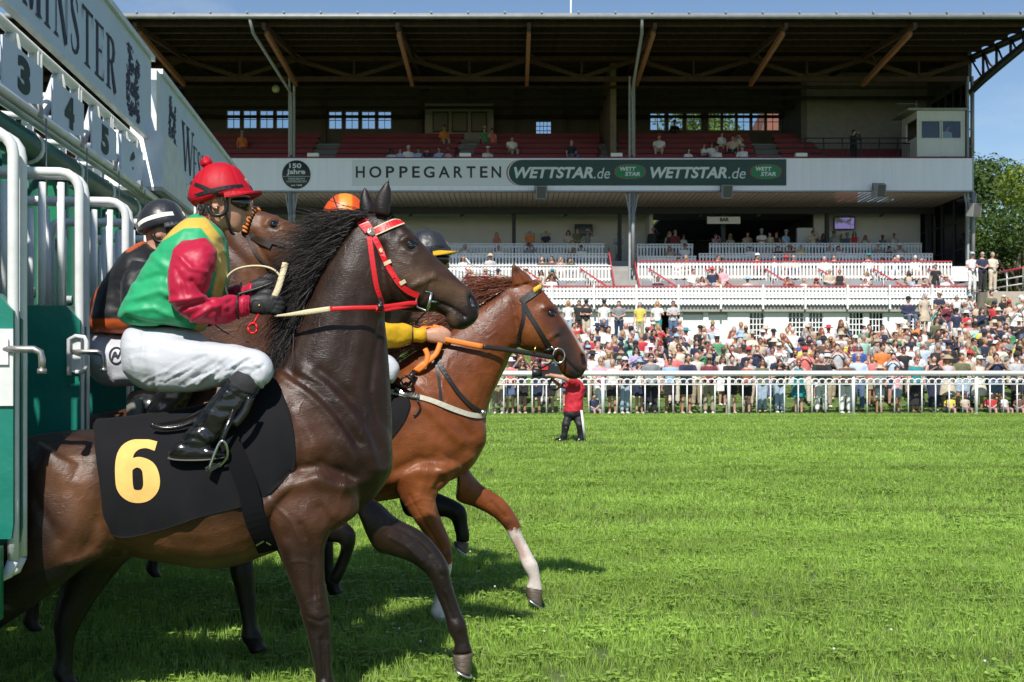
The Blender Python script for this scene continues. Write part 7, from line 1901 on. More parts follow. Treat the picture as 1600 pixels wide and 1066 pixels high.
dm = MB(); dm.tube([(0, -.22, -.24), (0, .22, .24)], .032, 10); me2 = dm.mesh('girder_brace'); me2.materials.append(M_WHITE)
cm = MB(); cm.tube([(-.35, 0, 0), (.35, 0, 0)], .026, 8); me3 = cm.mesh('girder_rung'); me3.materials.append(M_WHITE)
rz = math.atan2(HEAD.y, HEAD.x)
for i in range(14):
    d = 2.9 + i
    for k, dd in enumerate((.0, .93)):
        inst('girder_post', me, gate, GP(-2.30, d + dd, 3.33), (0, 0, rz))
    inst('girder_brace', me2, gate, GP(-2.30, d + .28, 3.33), (0, 0, rz))
    inst('girder_brace', me2, gate, GP(-2.30, d + .70, 3.33), (0, 0, rz + math.pi))
    inst('girder_post', me, gate, GP(-3.0, d + .2, 3.33), (0, 0, rz)); inst('girder_brace', me2, gate, GP(-3.0, d + .6, 3.33), (0, 0, rz))
    inst('girder_rung', me3, gate, GP(-2.65, d, 3.50), (0, 0, rz)); inst('girder_rung', me3, gate, GP(-2.65, d + .45, 3.24), (0, 0, rz + .4))
# pipes under the plates, hangers and cables
mb = MB(); gtube(mb, [(-2.14, 2.2, 3.035), (-2.14, 17, 3.035)], .032, 12); mb.build('white_pipe', M_WHITE, gate)
mb = MB(); gtube(mb, [(-2.30, 2.2, 2.90), (-2.30, 17, 2.90)], .10, 16); gp_ = mb.build('beam_pipe', M_DGREEN, gate)
cl = MB(); cl.tube([(0, -.03, 0), (0, .03, 0)], .108, 16); clm = cl.mesh('pipe_clamp'); clm.materials.append(M_WHITE)
br_ = MB(); br_.box((0, 0, 0), (.05, .09, .07)); brm = br_.mesh('pipe_bracket'); brm.materials.append(M_RUST)
ca = MB(); ca.tube([(0, 0, -.55), (0, 0, 0)], .005, 6); cam_ = ca.mesh('cable'); cam_.materials.append(M_RUST)
for i in range(14):
    d = 3.36 + i * .97
    inst('pipe_bracket', brm, gate, GP(-2.13, d + .08, 3.05), (0, 0, rz)); inst('cable', cam_, gate, GP(-2.09, d + .13, 3.02), (0, 0, rz))
    inst('pipe_clamp', clm, gate, GP(-2.30, d + .45, 2.90), (0, 0, rz))
# stall uprights and side frames
up = MB(); up.tube([(0, 0, 0), (0, 0, 2.92)], .11, 18); upm = up.mesh('stall_post'); upm.materials.append(M_DGREEN)
ub = MB(); ub.tube([(0, 0, 0), (0, 0, 2.92)], .085, 14); ubm = ub.mesh('rear_post'); ubm.materials.append(M_GREEN)
ar = MB()
ar.tube([(-2.3, 0, 0), (0, 0, 0)], .062, 12); arm = ar.mesh('stall_rail'); arm.materials.append(M_GREEN)
wr_ = MB(); wr_.tube([(-2.3, 0, 0), (0, 0, 0)], .030, 10); wrm = wr_.mesh('inner_rail'); wrm.materials.append(M_WHITE)
dg_ = MB(); dg_.bar((-1.1, 0, .38), (0, 0, 0), .16, .05); dgm = dg_.mesh('knee_brace'); dgm.materials.append(M_GREEN)
pn = MB(); pn.box((-1.15, 0, 0), (2.2, .14, 1.25)); pnm = pn.mesh('side_pad'); pnm.materials.append(M_PAD)
gx = MB(); gx.box((0, 0, 0), (.13, .05, .44)); gxm = gx.mesh('gusset'); gxm.materials.append(M_GREEN)
DPOS = [2.74 + .98 * i for i in range(13)]
for i, d in enumerate(DPOS):
    d = d + .02
    inst('stall_post', upm, gate, GP(-2.46, d, 0), (0, 0, rz)); inst('rear_post', ubm, gate, GP(-4.9, d, 0), (0, 0, rz))
    for z in (2.72, 2.25): inst('stall_rail', arm, gate, GP(-2.5, d, z), (0, 0, rz))
    inst('inner_rail', wrm, gate, GP(-2.5, d + .12, 2.50), (0, 0, rz)); inst('inner_rail', wrm, gate, GP(-2.5, d - .1, 2.02), (0, 0, rz))
    inst('inner_rail', wrm, gate, GP(-2.5, d, 2.86), (0, 0, rz))
    inst('knee_brace', dgm, gate, GP(-2.5, d + .1, 2.36), (0, 0, rz)); inst('gusset', gxm, gate, GP(-2.34, d - .1, 2.62), (0, 0, rz))
    inst('side_pad', pnm, gate, GP(-2.6, d, 1.12), (0, 0, rz))
rb = MB(); gtube(rb, [(-4.9, 2.2, 2.95), (-4.9, 17, 2.95)], .085, 12); rb.build('rear_beam', M_GREEN, gate)
# doors, swung open in pairs: white barred top, padded foot
bar_m = MB(); bar_m.tube([(0, 0, 0), (0, 0, .62)], .0165, 8); barme = bar_m.mesh('bar'); barme.materials.append(M_WHITE)
fm = MB(); L = [(-.70, 0, -.30), (-.70, 0, .58)] + [(-.70 + .09 * (1 - math.cos(t)), 0, .58 + .09 * math.sin(t)) for t in np.linspace(.3, 1.57, 4)] + [(-.09 + .09 * math.sin(t), 0, .58 + .09 * math.cos(t)) for t in np.linspace(0, 1.57, 5)] + [(0, 0, .5), (0, 0, -.78), (0, 0, -1.02)] 
fm.tube(L, .0225, 10)
fm.tube([(0, 0, -1.02), (-.02, 0, -1.07), (-.08, 0, -1.10), (-.6, 0, -1.10)], .0225, 10)
fme = fm.mesh('door_frame'); fme.materials.append(M_WHITE)
def pad_mesh():
    mb = MB(); n = 12; out = [(-.72, -.96), (.005, -.96), (.012, -.9), (.012, -.07), (-.05, 0), (-.72, 0)]
    for yy, rev in ((-.042, False), (.042, True)):
        pass
    front = [Vector((x, -.042, z)) for x, z in out]; back = [Vector((x, .042, z)) for x, z in out]
    mb.poly(front); mb.poly(back[::-1])
    for i in range(6): mb.poly([front[i], back[i], back[(i + 1) % 6], front[(i + 1) % 6]])
    me = mb.mesh('pad'); me.materials.append(M_PAD); return me
padme = pad_mesh()
hm = MB(); hm.tube([(-.02, -.05, 0), (.04, -.07, .0), (.10, -.075, 0), (.125, -.075, -.012), (.13, -.075, -.04), (.13, -.075, -.09)], .014, 10); hm.tube([(.13, -.075, -.075), (.13, -.075, -.095)], .0185, 10); hme = hm.mesh('latch_handle'); hme.materials.append(M_RUST)
lm_ = MB(); lm_.tube([(-.03, -.07, -.10), (-.03, -.07, .07), (.0, -.07, .085), (.04, -.07, .08), (.05, -.07, .06), (.05, -.07, -.06), (.03, -.07, -.085), (.0, -.07, -.085)], .011, 8); lm_.box((-.005, -.05, 0), (.05, .02, .17)); lme = lm_.mesh('latch_loop'); lme.materials.append(M_WHITE)
bb_ = MB(); bb_.box((-.06, -.048, -.06), (.15, .012, .30)); bb_.box((-.03, -.058, .0), (.06, .012, .10)); bbm = bb_.mesh('latch_plate'); bbm.materials.append(M_WHITE)
for i, d in enumerate(DPOS):
    if i < 2: continue
    for s_ in (0, 1):
        dd = d + .02 + .10 * s_
        dr = empty('door', GP(-1.463, dd, 1.75), parent=gate)
        dr.rotation_euler = (0, 0, rz + (.0 if s_ == 0 else .02))
        def part(nm, me, loc, rot=None):
            o = bpy.data.objects.new(nm, me); COL.objects.link(o); o.parent = dr; o.location = loc
            if rot: o.rotation_euler = rot
        part('door_frame', fme, (0, 0, 0)); part('pad', padme, (0, 0, .03 + (.0 if s_ == 0 else -.03)))
        for b in range(7): part('bar', barme, (-.085 - b * .086 - .03 * s_, 0, 0))
        if s_ == 0:
            part('latch_handle', hme, (0, 0, -.19)); part('latch_plate' if i == 2 else 'latch_loop', bbm if i == 2 else lme, (0, 0, -.20))
# low flap hanging from the nearest visible door
mb = MB(); gbox(mb, -2.0, -1.475, 4.60, 4.64, .52, .80); mb.build('foot_board', M_GREEN, gate)
mb = MB(); gbox(mb, -1.56, -1.50, 4.57, 4.595, .74, .88); mb.build('foot_bracket', M_RUST, gate)

# ------------------------------------------------------------------ people
POSES = {   # right arm elbow, wrist; left arm elbow, wrist (mirrored when None); figure faces -Y
    'hands down': ((.245, .03, 1.13), (.25, -.05, .89), None),
    'arms crossed': ((.25, -.05, 1.14), (-.07, -.215, 1.17), ((-.25, -.05, 1.13), (.08, -.20, 1.12))),
    'camera raised': ((.28, -.17, 1.23), (.075, -.25, 1.52), None),
    'shading eyes': ((.33, -.10, 1.36), (.115, -.15, 1.655), ((-.245, .03, 1.13), (-.25, -.05, .89))),
    'hands together': ((.25, .01, 1.13), (.055, -.20, 1.04), None),
    'clapping': ((.25, -.08, 1.16), (.035, -.27, 1.27), None),
    'hand on hip': ((.36, .03, 1.16), (.19, -.04, .98), ((-.245, .03, 1.13), (-.25, -.05, .89))),
    'phone held up': ((.27, -.16, 1.22), (.10, -.32, 1.42), ((-.26, -.08, 1.14), (-.02, -.28, 1.33))),
    'drink in hand': ((.25, .0, 1.13), (.16, -.24, 1.18), ((-.245, .03, 1.13), (-.25, -.05, .89))),
    'leaning': ((.26, -.20, 1.10), (.24, -.38, 1.12), None),
}
_cache = {}
def arms_of(pose):
    e, w, l = POSES[pose]
    return [((1, e, w)), (-1,) + (l if l else ((-e[0], e[1], e[2]), (-w[0], w[1], w[2])))]
def fig(kind, pose, sex, sit, sleeve=None, low=None, vox=.024):
    """body, top or bottom mesh of a figure 1.72 m tall, cached by shape"""
    key = (kind, pose if kind != 'bottom' else ('leaning' if pose == 'leaning' else ''), sex, sit, sleeve, low, vox)
    if key in _cache: return _cache[key]
    dz = -.44 if sit else 0; sh = .185 if sex == 'm' else .165; hipw = .095 if sex == 'm' else .10
    lean = -.13 if pose == 'leaning' else 0
    g = {'body': 0, 'top': .017, 'bottom': .015}.get(kind, 0)
    def Z(p): return Vector((p[0], p[1] + lean * max(0, (p[2] - .9)) * 1.6, p[2] + dz))
    hip, knee, ank = [], [], []
    for s_ in (1, -1):
        if sit: hip.append(Vector((s_ * hipw, .04, .50))); knee.append(Vector((s_ * .14, -.40, .52))); ank.append(Vector((s_ * .13, -.36, .08)))
        else: hip.append(Vector((s_ * hipw, .0, .90))); knee.append(Vector((s_ * (.10 if sex == 'm' else .085), -.015, .49))); ank.append(Vector((s_ * (.115 if sex == 'm' else .09), .02, .085)))
    mb = MB()
    def torso(grow, z0, z1, wide=1.0):
        S_ = [(.86, .155, .105), (.92, .175, .120), (1.0, .155 if sex == 'm' else .145, .108), (1.10, .150 if sex == 'm' else .128, .105), (1.22, .165 if sex == 'm' else .145, .115 if sex == 'm' else .122), (1.34, .19 if sex == 'm' else .165, .11), (1.42, .165 if sex == 'm' else .145, .085), (1.47, .07, .065)]
        rr = []
        for z, a, b in S_:
            if z < z0 - .001 or z > z1 + .001: continue
            c = Z((0, .01 if z < 1.2 else .015, z)); rr.append([c + Vector((math.cos(t) * (a + grow) * wide, math.sin(t) * (b + grow), 0)) for t in np.linspace(0, 2 * math.pi, 17)[:-1]])
        mb.rings(rr)
    def limb(pts, rad): mb.tube(pts, rad, 9)
    if kind == 'body':
        torso(0, .86, 1.47)
        limb([Z((0, .015, 1.42)), Z((0, .0, 1.56))], [.058, .052])
        h = Z((0, -.015, 1.615)); mb.ell(h, (.077, .098, .112), seg=14, rng_=10); mb.ell(h + Vector((0, -.035, -.055)), (.055, .055, .060), seg=10, rng_=8); mb.ell(h + Vector((0, -.10, -.015)), (.014, .022, .022), seg=8, rng_=6)
        for s_ in (1, -1): mb.ell(h + Vector((s_ * .078, .005, -.01)), (.012, .018, .030), seg=8, rng_=6)
        for s_, e, w in arms_of(pose):
            a = Z((s_ * sh, .015, 1.41)); e_, w_ = Z(e), Z(w); limb([a, e_, w_], [.052, .042, .030]); d = (w_ - e_).normalized()
            mb.ell(w_ + d * .055, (.034, .028, .05), rot=d.to_track_quat('Z', 'Y').to_matrix(), seg=8, rng_=6); mb.ell(w_ + d * .04 + Vector((-s_ * .03, -.012, .015)), (.014, .014, .028), seg=6, rng_=5)
        for i in (0, 1):
            limb([hip[i], knee[i], knee[i].lerp(ank[i], .35), ank[i]], [.088, .058, .058, .040]); mb.ell(ank[i] + Vector((0, -.065, -.045)), (.045, .125, .040), seg=10, rng_=8)
    elif kind == 'top':
        torso(g, .86 if low == 'hem' else .92, 1.42); 
        mb.ell(Z((0, .015, 1.405)), (sh - .01, .085, .055), seg=14, rng_=8)
        if sleeve != 'none':
            for s_, e, w in arms_of(pose):
                a = Z((s_ * sh, .015, 1.405)); e_, w_ = Z(e), Z(w)
                if sleeve == 'short': limb([a, a.lerp(e_, .68)], [.066, .064])
                else: limb([a, e_, w_], [.066, .056, .044])
    elif kind == 'shoe': mb.ell((0, (-.36 if sit else .02) - .062, (.08 if sit else .085) - .045), (.054, .138, .047), seg=12, rng_=8)
    else:
        if low in ('trousers', 'shorts'):
            mb.ell((0, .01 + (.03 if sit else 0), .92 + dz), (.172, .125, .10), seg=14, rng_=8)
            for i in (0, 1):
                if low == 'trousers': limb([hip[i] + Vector((0, 0, .03)), knee[i], ank[i] - (ank[i] - knee[i]) * .06], [.105, .077, .066])
                else: limb([hip[i] + Vector((0, 0, .03)), hip[i].lerp(knee[i], .80)], [.106, .095])
        elif low in ('skirt', 'long skirt'):
            zb = .50 if low == 'skirt' else .24
            if sit: limb([Vector((0, .05, .53)), Vector((0, -.40, .53)), Vector((0, -.42, .34))], [.17, .20, .20])
            else:
                rr = []
                for t in np.linspace(0, 1, 7):
                    z = 1.0 + (zb - 1.0) * t; a = .155 + .07 * min(1, t * 1.6) + .03 * t; rr.append([Vector((math.cos(q) * a * (1 + .05 * t * math.cos(5 * q)), math.sin(q) * a * .72, z)) for q in np.linspace(0, 2 * math.pi, 21)[:-1]])
                mb.rings(rr)
    me = remesh(mb.mesh(kind), vox, 3, .45)
    if kind not in ('body', 'shoe'): folds(me, .008, (9, 9, 7), 3.0)
    me.materials.append(None); _cache[key] = me
    return me
def headwear(kind):
    if kind in _cache: return _cache[kind]
    mb = MB()
    if kind == 'short hair': mb.ell((0, .018, .028), (.086, .100, .108), seg=14, rng_=9)
    elif kind == 'long hair':
        mb.ell((0, .02, .028), (.090, .104, .110), seg=14, rng_=9)
        for s_ in (1, -1): mb.tube([(s_ * .075, .01, .02), (s_ * .095, .0, -.10), (s_ * .085, -.015, -.24)], [.035, .042, .018], 8)
        mb.tube([(0, .09, .0), (0, .10, -.22)], [.075, .06], 8)
    elif kind == 'tied hair': mb.ell((0, .02, .028), (.086, .102, .108), seg=14, rng_=9); mb.ell((0, .10, .09), (.04, .045, .04), seg=8, rng_=6)
    elif kind == 'baseball cap':
        mb.lathe((0, .0, .02), [(.098, 0), (.102, .03), (.090, .075), (.055, .105), (.012, .112), (.001, .112)], 18); mb.box((0, -.135, .028), (.14, .12, .014), rot=Matrix.Rotation(-.15, 3, 'X'))
    elif kind == 'sun hat': mb.lathe((0, 0, .03), [(.20, -.035), (.20, -.027), (.15, -.006), (.100, .004), (.098, .06), (.085, .085), (.03, .095), (.001, .096)], 20); mb.lathe((0, 0, .03), [(.001, -.004), (.15, -.014), (.20, -.036)], 20)
    elif kind == 'trilby': mb.lathe((0, 0, .035), [(.140, -.012), (.140, -.004), (.100, .0), (.094, .075), (.075, .095), (.03, .088), (.001, .085)], 18); mb.lathe((0, 0, .035), [(.001, -.006), (.10, -.008), (.14, -.013)], 18)
    elif kind == 'sunglasses':
        for s_ in (1, -1): mb.ell((s_ * .033, -.098, .010), (.026, .010, .018), seg=8, rng_=5); mb.box((s_ * .070, -.05, .014), (.006, .10, .008))
        mb.box((0, -.104, .016), (.02, .006, .006))
    elif kind == 'phone': mb.box((0, 0, 0), (.075, .012, .145))
    elif kind == 'camera': mb.box((0, 0, 0), (.14, .07, .095)); mb.lathe((0, -.02, 0), [(.04, 0), (.042, .11), (.001, .11)], 12, Matrix.Rotation(math.pi / 2, 3, 'X'))
    elif kind == 'cup': mb.lathe((0, 0, 0), [(.028, -.06), (.036, .06), (.001, .06)], 10)
    me = mb.mesh(kind.replace(' ', '_'))
    if kind.endswith('hair'):
        me.polygons.foreach_set('use_smooth', [True] * len(me.polygons)); folds(me, .006, (40, 40, 25), 1.0)
    me.materials.append(None); _cache[kind] = me
    return me
PAL = {'white': (.74, .74, .73), 'black': (.016, .016, .018), 'navy': (.018, .026, .065), 'sky blue': (.30, .47, .68), 'pale blue': (.50, .60, .72), 'pink': (.70, .36, .42), 'coral': (.66, .17, .16), 'red': (.52, .03, .04), 'orange': (.66, .20, .04),
       'yellow': (.70, .58, .10), 'olive': (.13, .14, .07), 'green': (.07, .26, .12), 'teal': (.02, .24, .26), 'mint': (.36, .66, .55), 'grey': (.22, .23, .24), 'light grey': (.48, .49, .50), 'beige': (.54, .45, .34), 'cream': (.66, .61, .50), 'burgundy': (.17, .025, .04),
       'royal blue': (.03, .10, .40), 'lilac': (.44, .36, .56), 'brown': (.13, .075, .045), 'denim blue': (.09, .14, .25), 'light denim': (.34, .43, .54), 'khaki': (.36, .30, .20), 'rust': (.34, .10, .05)}
def cloth(c): return mat('cloth_' + c.replace(' ', '_'), PAL[c], .8, sheen=.15, var=.14, vscale=7, bump=.4, bscale=18, bdist=.02)
HAIRC = {'dark': (.015, .010, .008), 'brown': (.06, .033, .018), 'blonde': (.36, .24, .11), 'grey': (.33, .32, .31), 'white': (.60, .59, .57), 'red': (.24, .065, .025)}
def hairm(c): return mat('hair_' + c, HAIRC[c], .5, var=.3, vscale=40)
SKINT = [mat('skin_fair', (.56, .33, .25), .5, var=.1, vscale=30), mat('skin_tanned', (.45, .235, .15), .5, var=.1, vscale=30), mat('skin_rosy', (.58, .31, .25), .5, var=.1, vscale=30), mat('skin_dark', (.11, .06, .04), .5, var=.1, vscale=30)]
M_SHADES = mat('shades_black', (.01, .01, .01), .15)
people_count = 0
def put(name, me, parent, m, loc, rot=None, sc=None):
    o = bpy.data.objects.new(name, me); COL.objects.link(o); o.parent = parent; o.location = loc
    if rot is not None: o.rotation_euler = rot
    if sc: o.scale = sc
    o.material_slots[0].link = 'OBJECT'; o.material_slots[0].material = m
    return o
USED = {}
def person(x, y, z, sex, pose, top, bot, hat=None, hatc=None, hair='short hair', hairc='brown', sleeve='short', low='trousers', shades=True, sit=False, turn=0.0, h=1.0, label=None, group='spectators', where='', skin=None, rr=random, child=False, item=None):
    global people_count
    people_count += 1
    b = fig('body', pose, sex, sit)
    o = bpy.data.objects.new('person', b); COL.objects.link(o); o.location = (x, y, z); o.rotation_euler = (0, 0, turn); o.scale = (h * (rr.uniform(.97, 1.12) if sex == 'm' else rr.uniform(.93, 1.08)), h * 1.03, h)
    o.material_slots[0].link = 'OBJECT'; o.material_slots[0].material = SKINT[skin if skin is not None else rr.choice((0, 0, 1, 1, 2, 2))]
    put({'none': 'vest_top', 'short': 'shirt', 'long': 'jacket'}[sleeve], fig('top', pose, sex, sit, sleeve, 'hem' if low == 'trousers' else None), o, cloth(top), (0, 0, 0))
    put(low.replace(' ', '_'), fig('bottom', pose, sex, sit, None, low), o, cloth(bot), (0, 0, 0))
    sm_ = cloth(rr.choice(('white', 'white', 'black', 'brown', 'navy', 'beige'))); ax = .13 if sit else (.115 if sex == 'm' else .09)
    for s_ in (1, -1): put('shoe', fig('shoe', '', '', sit), o, sm_, (s_ * ax, 0, 0))
    lean = -.13 * .71 * 1.6 if pose == 'leaning' else 0
    hz = Vector((0, -.015 + lean, 1.615 - (.44 if sit else 0)))
    if hair: put('hair', headwear(hair), o, hairm(hairc), hz)
    if hat: put('hat', headwear(hat), o, cloth(hatc), hz + Vector((0, 0, .045)))
    if shades: put('sunglasses', headwear('sunglasses'), o, M_SHADES, hz)
    if pose == 'phone held up' and item != 'none': put('phone', headwear('phone'), o, M_SHADES, hz + Vector((.03, -.33, -.13)))
    if label is None:
        g = {('none', 'm'): 'vest', ('short', 'm'): 'shirt', ('long', 'm'): 'jacket', ('none', 'f'): 'sleeveless top', ('short', 'f'): 'top', ('long', 'f'): 'blouse'}[(sleeve, sex)]
        if low in ('skirt', 'long skirt') and top == bot: g = 'dress'
        who = 'woman' if sex == 'f' else 'man'
        if hat: hd_ = '%s %s' % (hatc, hat)
        elif hair: hd_ = '%s %s' % (hairc, hair)
        else: hd_ = 'bald head'
        pz = {'hands down': 'arms down', 'camera raised': 'hands raised to the eyes'}.get(pose, pose)
        cands = ['%s in %s %s, %s, %s' % (who, top, g, hd_, where), '%s in %s %s, %s, %s, %s' % (who, top, g, hd_, pz, where), '%s in %s %s and %s %s, %s, %s' % (who, top, g, bot, low, hd_, where), '%s in %s %s and %s %s, %s, %s, %s' % (who, top, g, bot, low, hd_, pz, where)]
        label = next((c for c in cands if c not in USED and len(c.split()) <= 16), None) or '%s in %s %s, %s' % (who, top, g, where)
    USED[label] = USED.get(label, 0) + 1
    tag(o, label, 'person', group)
    return o
rc = random.Random(99)
TOPS = ['white'] * 7 + ['black'] * 4 + ['navy'] * 4 + ['sky blue', 'pale blue', 'pale blue', 'pink', 'pink', 'coral', 'red', 'orange', 'yellow', 'olive', 'green', 'mint', 'grey', 'grey', 'grey', 'light grey', 'light grey', 'light grey', 'beige', 'beige', 'beige', 'black', 'navy', 'white', 'white', 'pale blue', 'white', 'cream', 'cream', 'burgundy', 'royal blue', 'lilac', 'brown', 'rust', 'denim blue']
BOTS = ['black', 'navy', 'denim blue', 'denim blue', 'light denim', 'khaki', 'beige', 'white', 'grey', 'cream']
POSEW = ['hands down'] * 4 + ['arms crossed'] * 2 + ['camera raised'] * 3 + ['shading eyes'] * 2 + ['hands together'] * 3 + ['clapping', 'hand on hip', 'phone held up', 'phone held up', 'drink in hand', 'drink in hand']
def rnd(x, y, z, where, group, sit=False, turn=None, poses=None):
    sex = rc.choice('mf'); pose = rc.choice(poses or POSEW)
    hat = hc = None
    if rc.random() < .34: hat = rc.choice(['baseball cap', 'baseball cap', 'sun hat', 'sun hat', 'trilby']); hc = rc.choice(['white', 'white', 'black', 'beige', 'cream', 'navy', 'red', 'sky blue', 'khaki', 'teal'])
    hair = rc.choice(['short hair'] * 4 + ([None] if not hat else [])) if sex == 'm' else rc.choice(['long hair', 'long hair', 'tied hair', 'short hair'])
    if hat and hair == 'tied hair': hair = 'short hair'
    hairc = rc.choice(['dark', 'dark', 'brown', 'brown', 'grey', 'grey', 'white', 'blonde'] if sex == 'm' else ['dark', 'brown', 'brown', 'blonde', 'blonde', 'grey', 'red'])
    sleeve = rc.choice(['short'] * 5 + ['long'] * 2) if sex == 'm' else rc.choice(['short'] * 3 + ['none'] * 3 + ['long'])
    low = rc.choice(['trousers', 'trousers', 'shorts']) if sex == 'm' else rc.choice(['trousers', 'trousers', 'shorts', 'skirt', 'skirt'])
    top = rc.choice(TOPS); bot = rc.choice(BOTS)
    if low == 'skirt' and rc.random() < .6: bot = top
    return person(x, y, z, sex, pose, top, bot, hat, hc, hair, hairc, sleeve, low, rc.random() < .55, sit, rc.uniform(-.4, .4) if turn is None else turn, rc.uniform(.96, 1.07) if sex == 'm' else rc.uniform(.90, 1.0), where=where, group=group, rr=rc, skin=rc.choice((0, 1, 1, 2, 2, 0, 1, 2, 2, 0, 1, 3)) if rc.random() < .3 else None)
# --- the row at the rail, as in the photograph ---
GR = 'spectators lining the white rail'
FR = [  # px, sex, pose, top, bottom, hat, hatc, hair, hairc, sleeve, low, shades, h, label
    (779, 'm', 'hands down', 'beige', 'khaki', None, None, 'short hair', 'dark', 'short', 'trousers', False, 1.0, 'man in beige shirt and khaki trousers at the rail, nearest the chestnut chest'),
    (797, 'f', 'hands together', 'coral', 'denim blue', 'sun hat', 'white', 'short hair', 'brown', 'short', 'shorts', False, .97, 'woman in coral top, denim shorts and white hat under the chestnut jaw'),
    (816, 'f', 'shading eyes', 'black', 'black', None, None, 'long hair', 'brown', 'none', 'shorts', True, .97, 'woman in black vest and black shorts shading her eyes at the rail'),
    (838, 'f', 'camera raised', 'navy', 'navy', None, None, 'long hair', 'dark', 'none', 'shorts', True, .95, 'woman in navy top and navy shorts with hands raised beside the cameraman'),
    (859, 'f', 'hands down', 'black', 'black', None, None, 'long hair', 'blonde', 'short', 'shorts', False, .95, 'woman in black top and shorts standing behind the video camera at the rail'),
    (938, 'f', 'hands together', 'pink', 'white', None, None, 'short hair', 'blonde', 'short', 'trousers', True, .99, 'blonde woman in pink top and white trousers beside the first rail post'),
    (957, 'f', 'hands down', 'white', 'black', None, None, 'short hair', 'grey', 'short', 'shorts', False, .96, 'grey haired woman in white top and black shorts right of the woman in pink'),
    (976, 'f', 'camera raised', 'black', 'light denim', 'baseball cap', 'white', 'long hair', 'brown', 'none', 'trousers', False, .98, 'woman in black vest, pale jeans and white cap with camera raised at the rail'),
    (999, 'f', 'camera raised', 'white', 'navy', 'baseball cap', 'sky blue', 'long hair', 'brown', 'none', 'shorts', False, .94, 'woman in white vest, navy shorts and light blue cap with hands raised at the rail'),
    (1017, 'm', 'hands down', 'grey', 'black', None, None, 'short hair', 'dark', 'short', 'trousers', True, 1.06, 'tall man in grey polo shirt and sunglasses behind the light blue cap'),
    (1047, 'm', 'drink in hand', 'sky blue', 'black', None, None, 'short hair', 'dark', 'short', 'shorts', True, 1.0, 'man in bright blue shirt and black shorts with hand at his chin at the rail'),
    (1072, 'm', 'leaning', 'navy', 'black', None, None, 'short hair', 'brown', 'short', 'shorts', False, 1.05, 'man in navy polo and black shorts leaning on the rail'),
    (1108, 'm', 'hands together', 'burgundy', 'khaki', 'baseball cap', 'khaki', 'short hair', 'grey', 'short', 'trousers', True, 1.02, 'man in burgundy shirt, khaki trousers and khaki cap left of the second post'),
    (1142, 'm', 'leaning', 'black', 'black', None, None, 'short hair', 'brown', 'short', 'shorts', False, 1.03, 'bespectacled man in black leaning on the rail at the second post'),
    (1166, 'f', 'hands together', 'rust', 'black', None, None, 'tied hair', 'dark', 'short', 'shorts', True, .96, 'woman in rust top and black shorts just past the second post'),
    (1191, 'f', 'hands down', 'olive', 'light denim', None, None, 'long hair', 'brown', 'short', 'trousers', True, .96, 'woman in olive top and pale jeans at the rail'),
    (1218, 'f', 'phone held up', 'black', 'light denim', None, None, 'long hair', 'dark', 'none', 'trousers', False, .95, 'woman in black vest and pale jeans holding a phone up at the rail'),
    (1248, 'f', 'phone held up', 'teal', 'teal', None, None, 'short hair', 'red', 'none', 'skirt', True, .97, 'red haired woman in a short teal dress holding a phone at the rail'),
    (1283, 'm', 'leaning', 'black', 'white', None, None, 'short hair', 'white', 'short', 'trousers', False, 1.05, 'white haired man in black shirt and white trousers leaning on the rail'),
    (1321, 'm', 'leaning', 'brown', 'white', None, None, 'short hair', 'grey', 'short', 'trousers', False, .98, 'grey haired person in brown top and white trousers bent over the rail'),
    (1341, 'm', 'hands together', 'pale blue', 'denim blue', None, None, 'short hair', 'grey', 'long', 'trousers', True, 1.04, 'man in pale blue blazer and jeans behind the third rail post'),
    (1374, 'f', 'hands down', 'grey', 'light grey', 'sun hat', 'beige', 'short hair', 'brown', 'short', 'shorts', False, .84, 'child in beige sun hat and grey clothes at the rail'),
    (1401, 'f', 'camera raised', 'pink', 'light denim', None, None, 'tied hair', 'brown', 'short', 'shorts', False, .82, 'child in pink shirt and denim shorts with hands up to the rail'),
    (1432, 'f', 'hands down', 'teal', 'black', None, None, 'short hair', 'red', 'short', 'long skirt', True, 1.0, 'woman in teal top and long black skirt at the rail'),
    (1459, 'f', 'phone held up', 'black', 'navy', None, None, 'tied hair', 'brown', 'none', 'trousers', False, 1.0, 'woman in black vest and dark trousers filming with a phone at the rail'),
    (1480, 'f', 'arms crossed', 'light grey', 'beige', 'sun hat', 'khaki', 'long hair', 'blonde', 'none', 'skirt', False, .98, 'blonde woman in khaki sun hat and grey top left of the man with crossed arms'),
    (1502, 'm', 'arms crossed', 'olive', 'light denim', None, None, 'short hair', 'brown', 'short', 'shorts', False, 1.03, 'man in olive shirt with crossed arms at the rail'),
    (1530, 'f', 'clapping', 'cream', 'cream', 'baseball cap', 'white', 'short hair', 'blonde', 'none', 'skirt', False, .97, 'woman in a cream dress and white cap at the fourth rail post'),
    (1556, 'm', 'camera raised', 'navy', 'denim blue', None, None, 'short hair', 'brown', 'short', 'shorts', False, 1.05, 'man in navy polo and denim shorts with hands raised past the fourth post'),
    (1588, 'm', 'hands together', 'light grey', 'black', 'baseball cap', 'black', 'short hair', 'dark', 'short', 'trousers', False, 1.02, 'man in grey shirt and black cap at the edge of the frame by the rail'),
]
for (px, sex, pose, top, bot, hat, hc, hair, hairc, sl, low, shd, h, lab) in FR:
    y = FY0 + FDX * SX(px, 35.6) + (.55 if pose == 'leaning' else rc.uniform(.5, .95)); x = SX(px, y)
    person(x, y, gz(y), sex, pose, top, bot, hat, hc, hair, hairc, sl, low, shd, False, rc.uniform(-.3, .3), h, lab, GR, rr=rc)
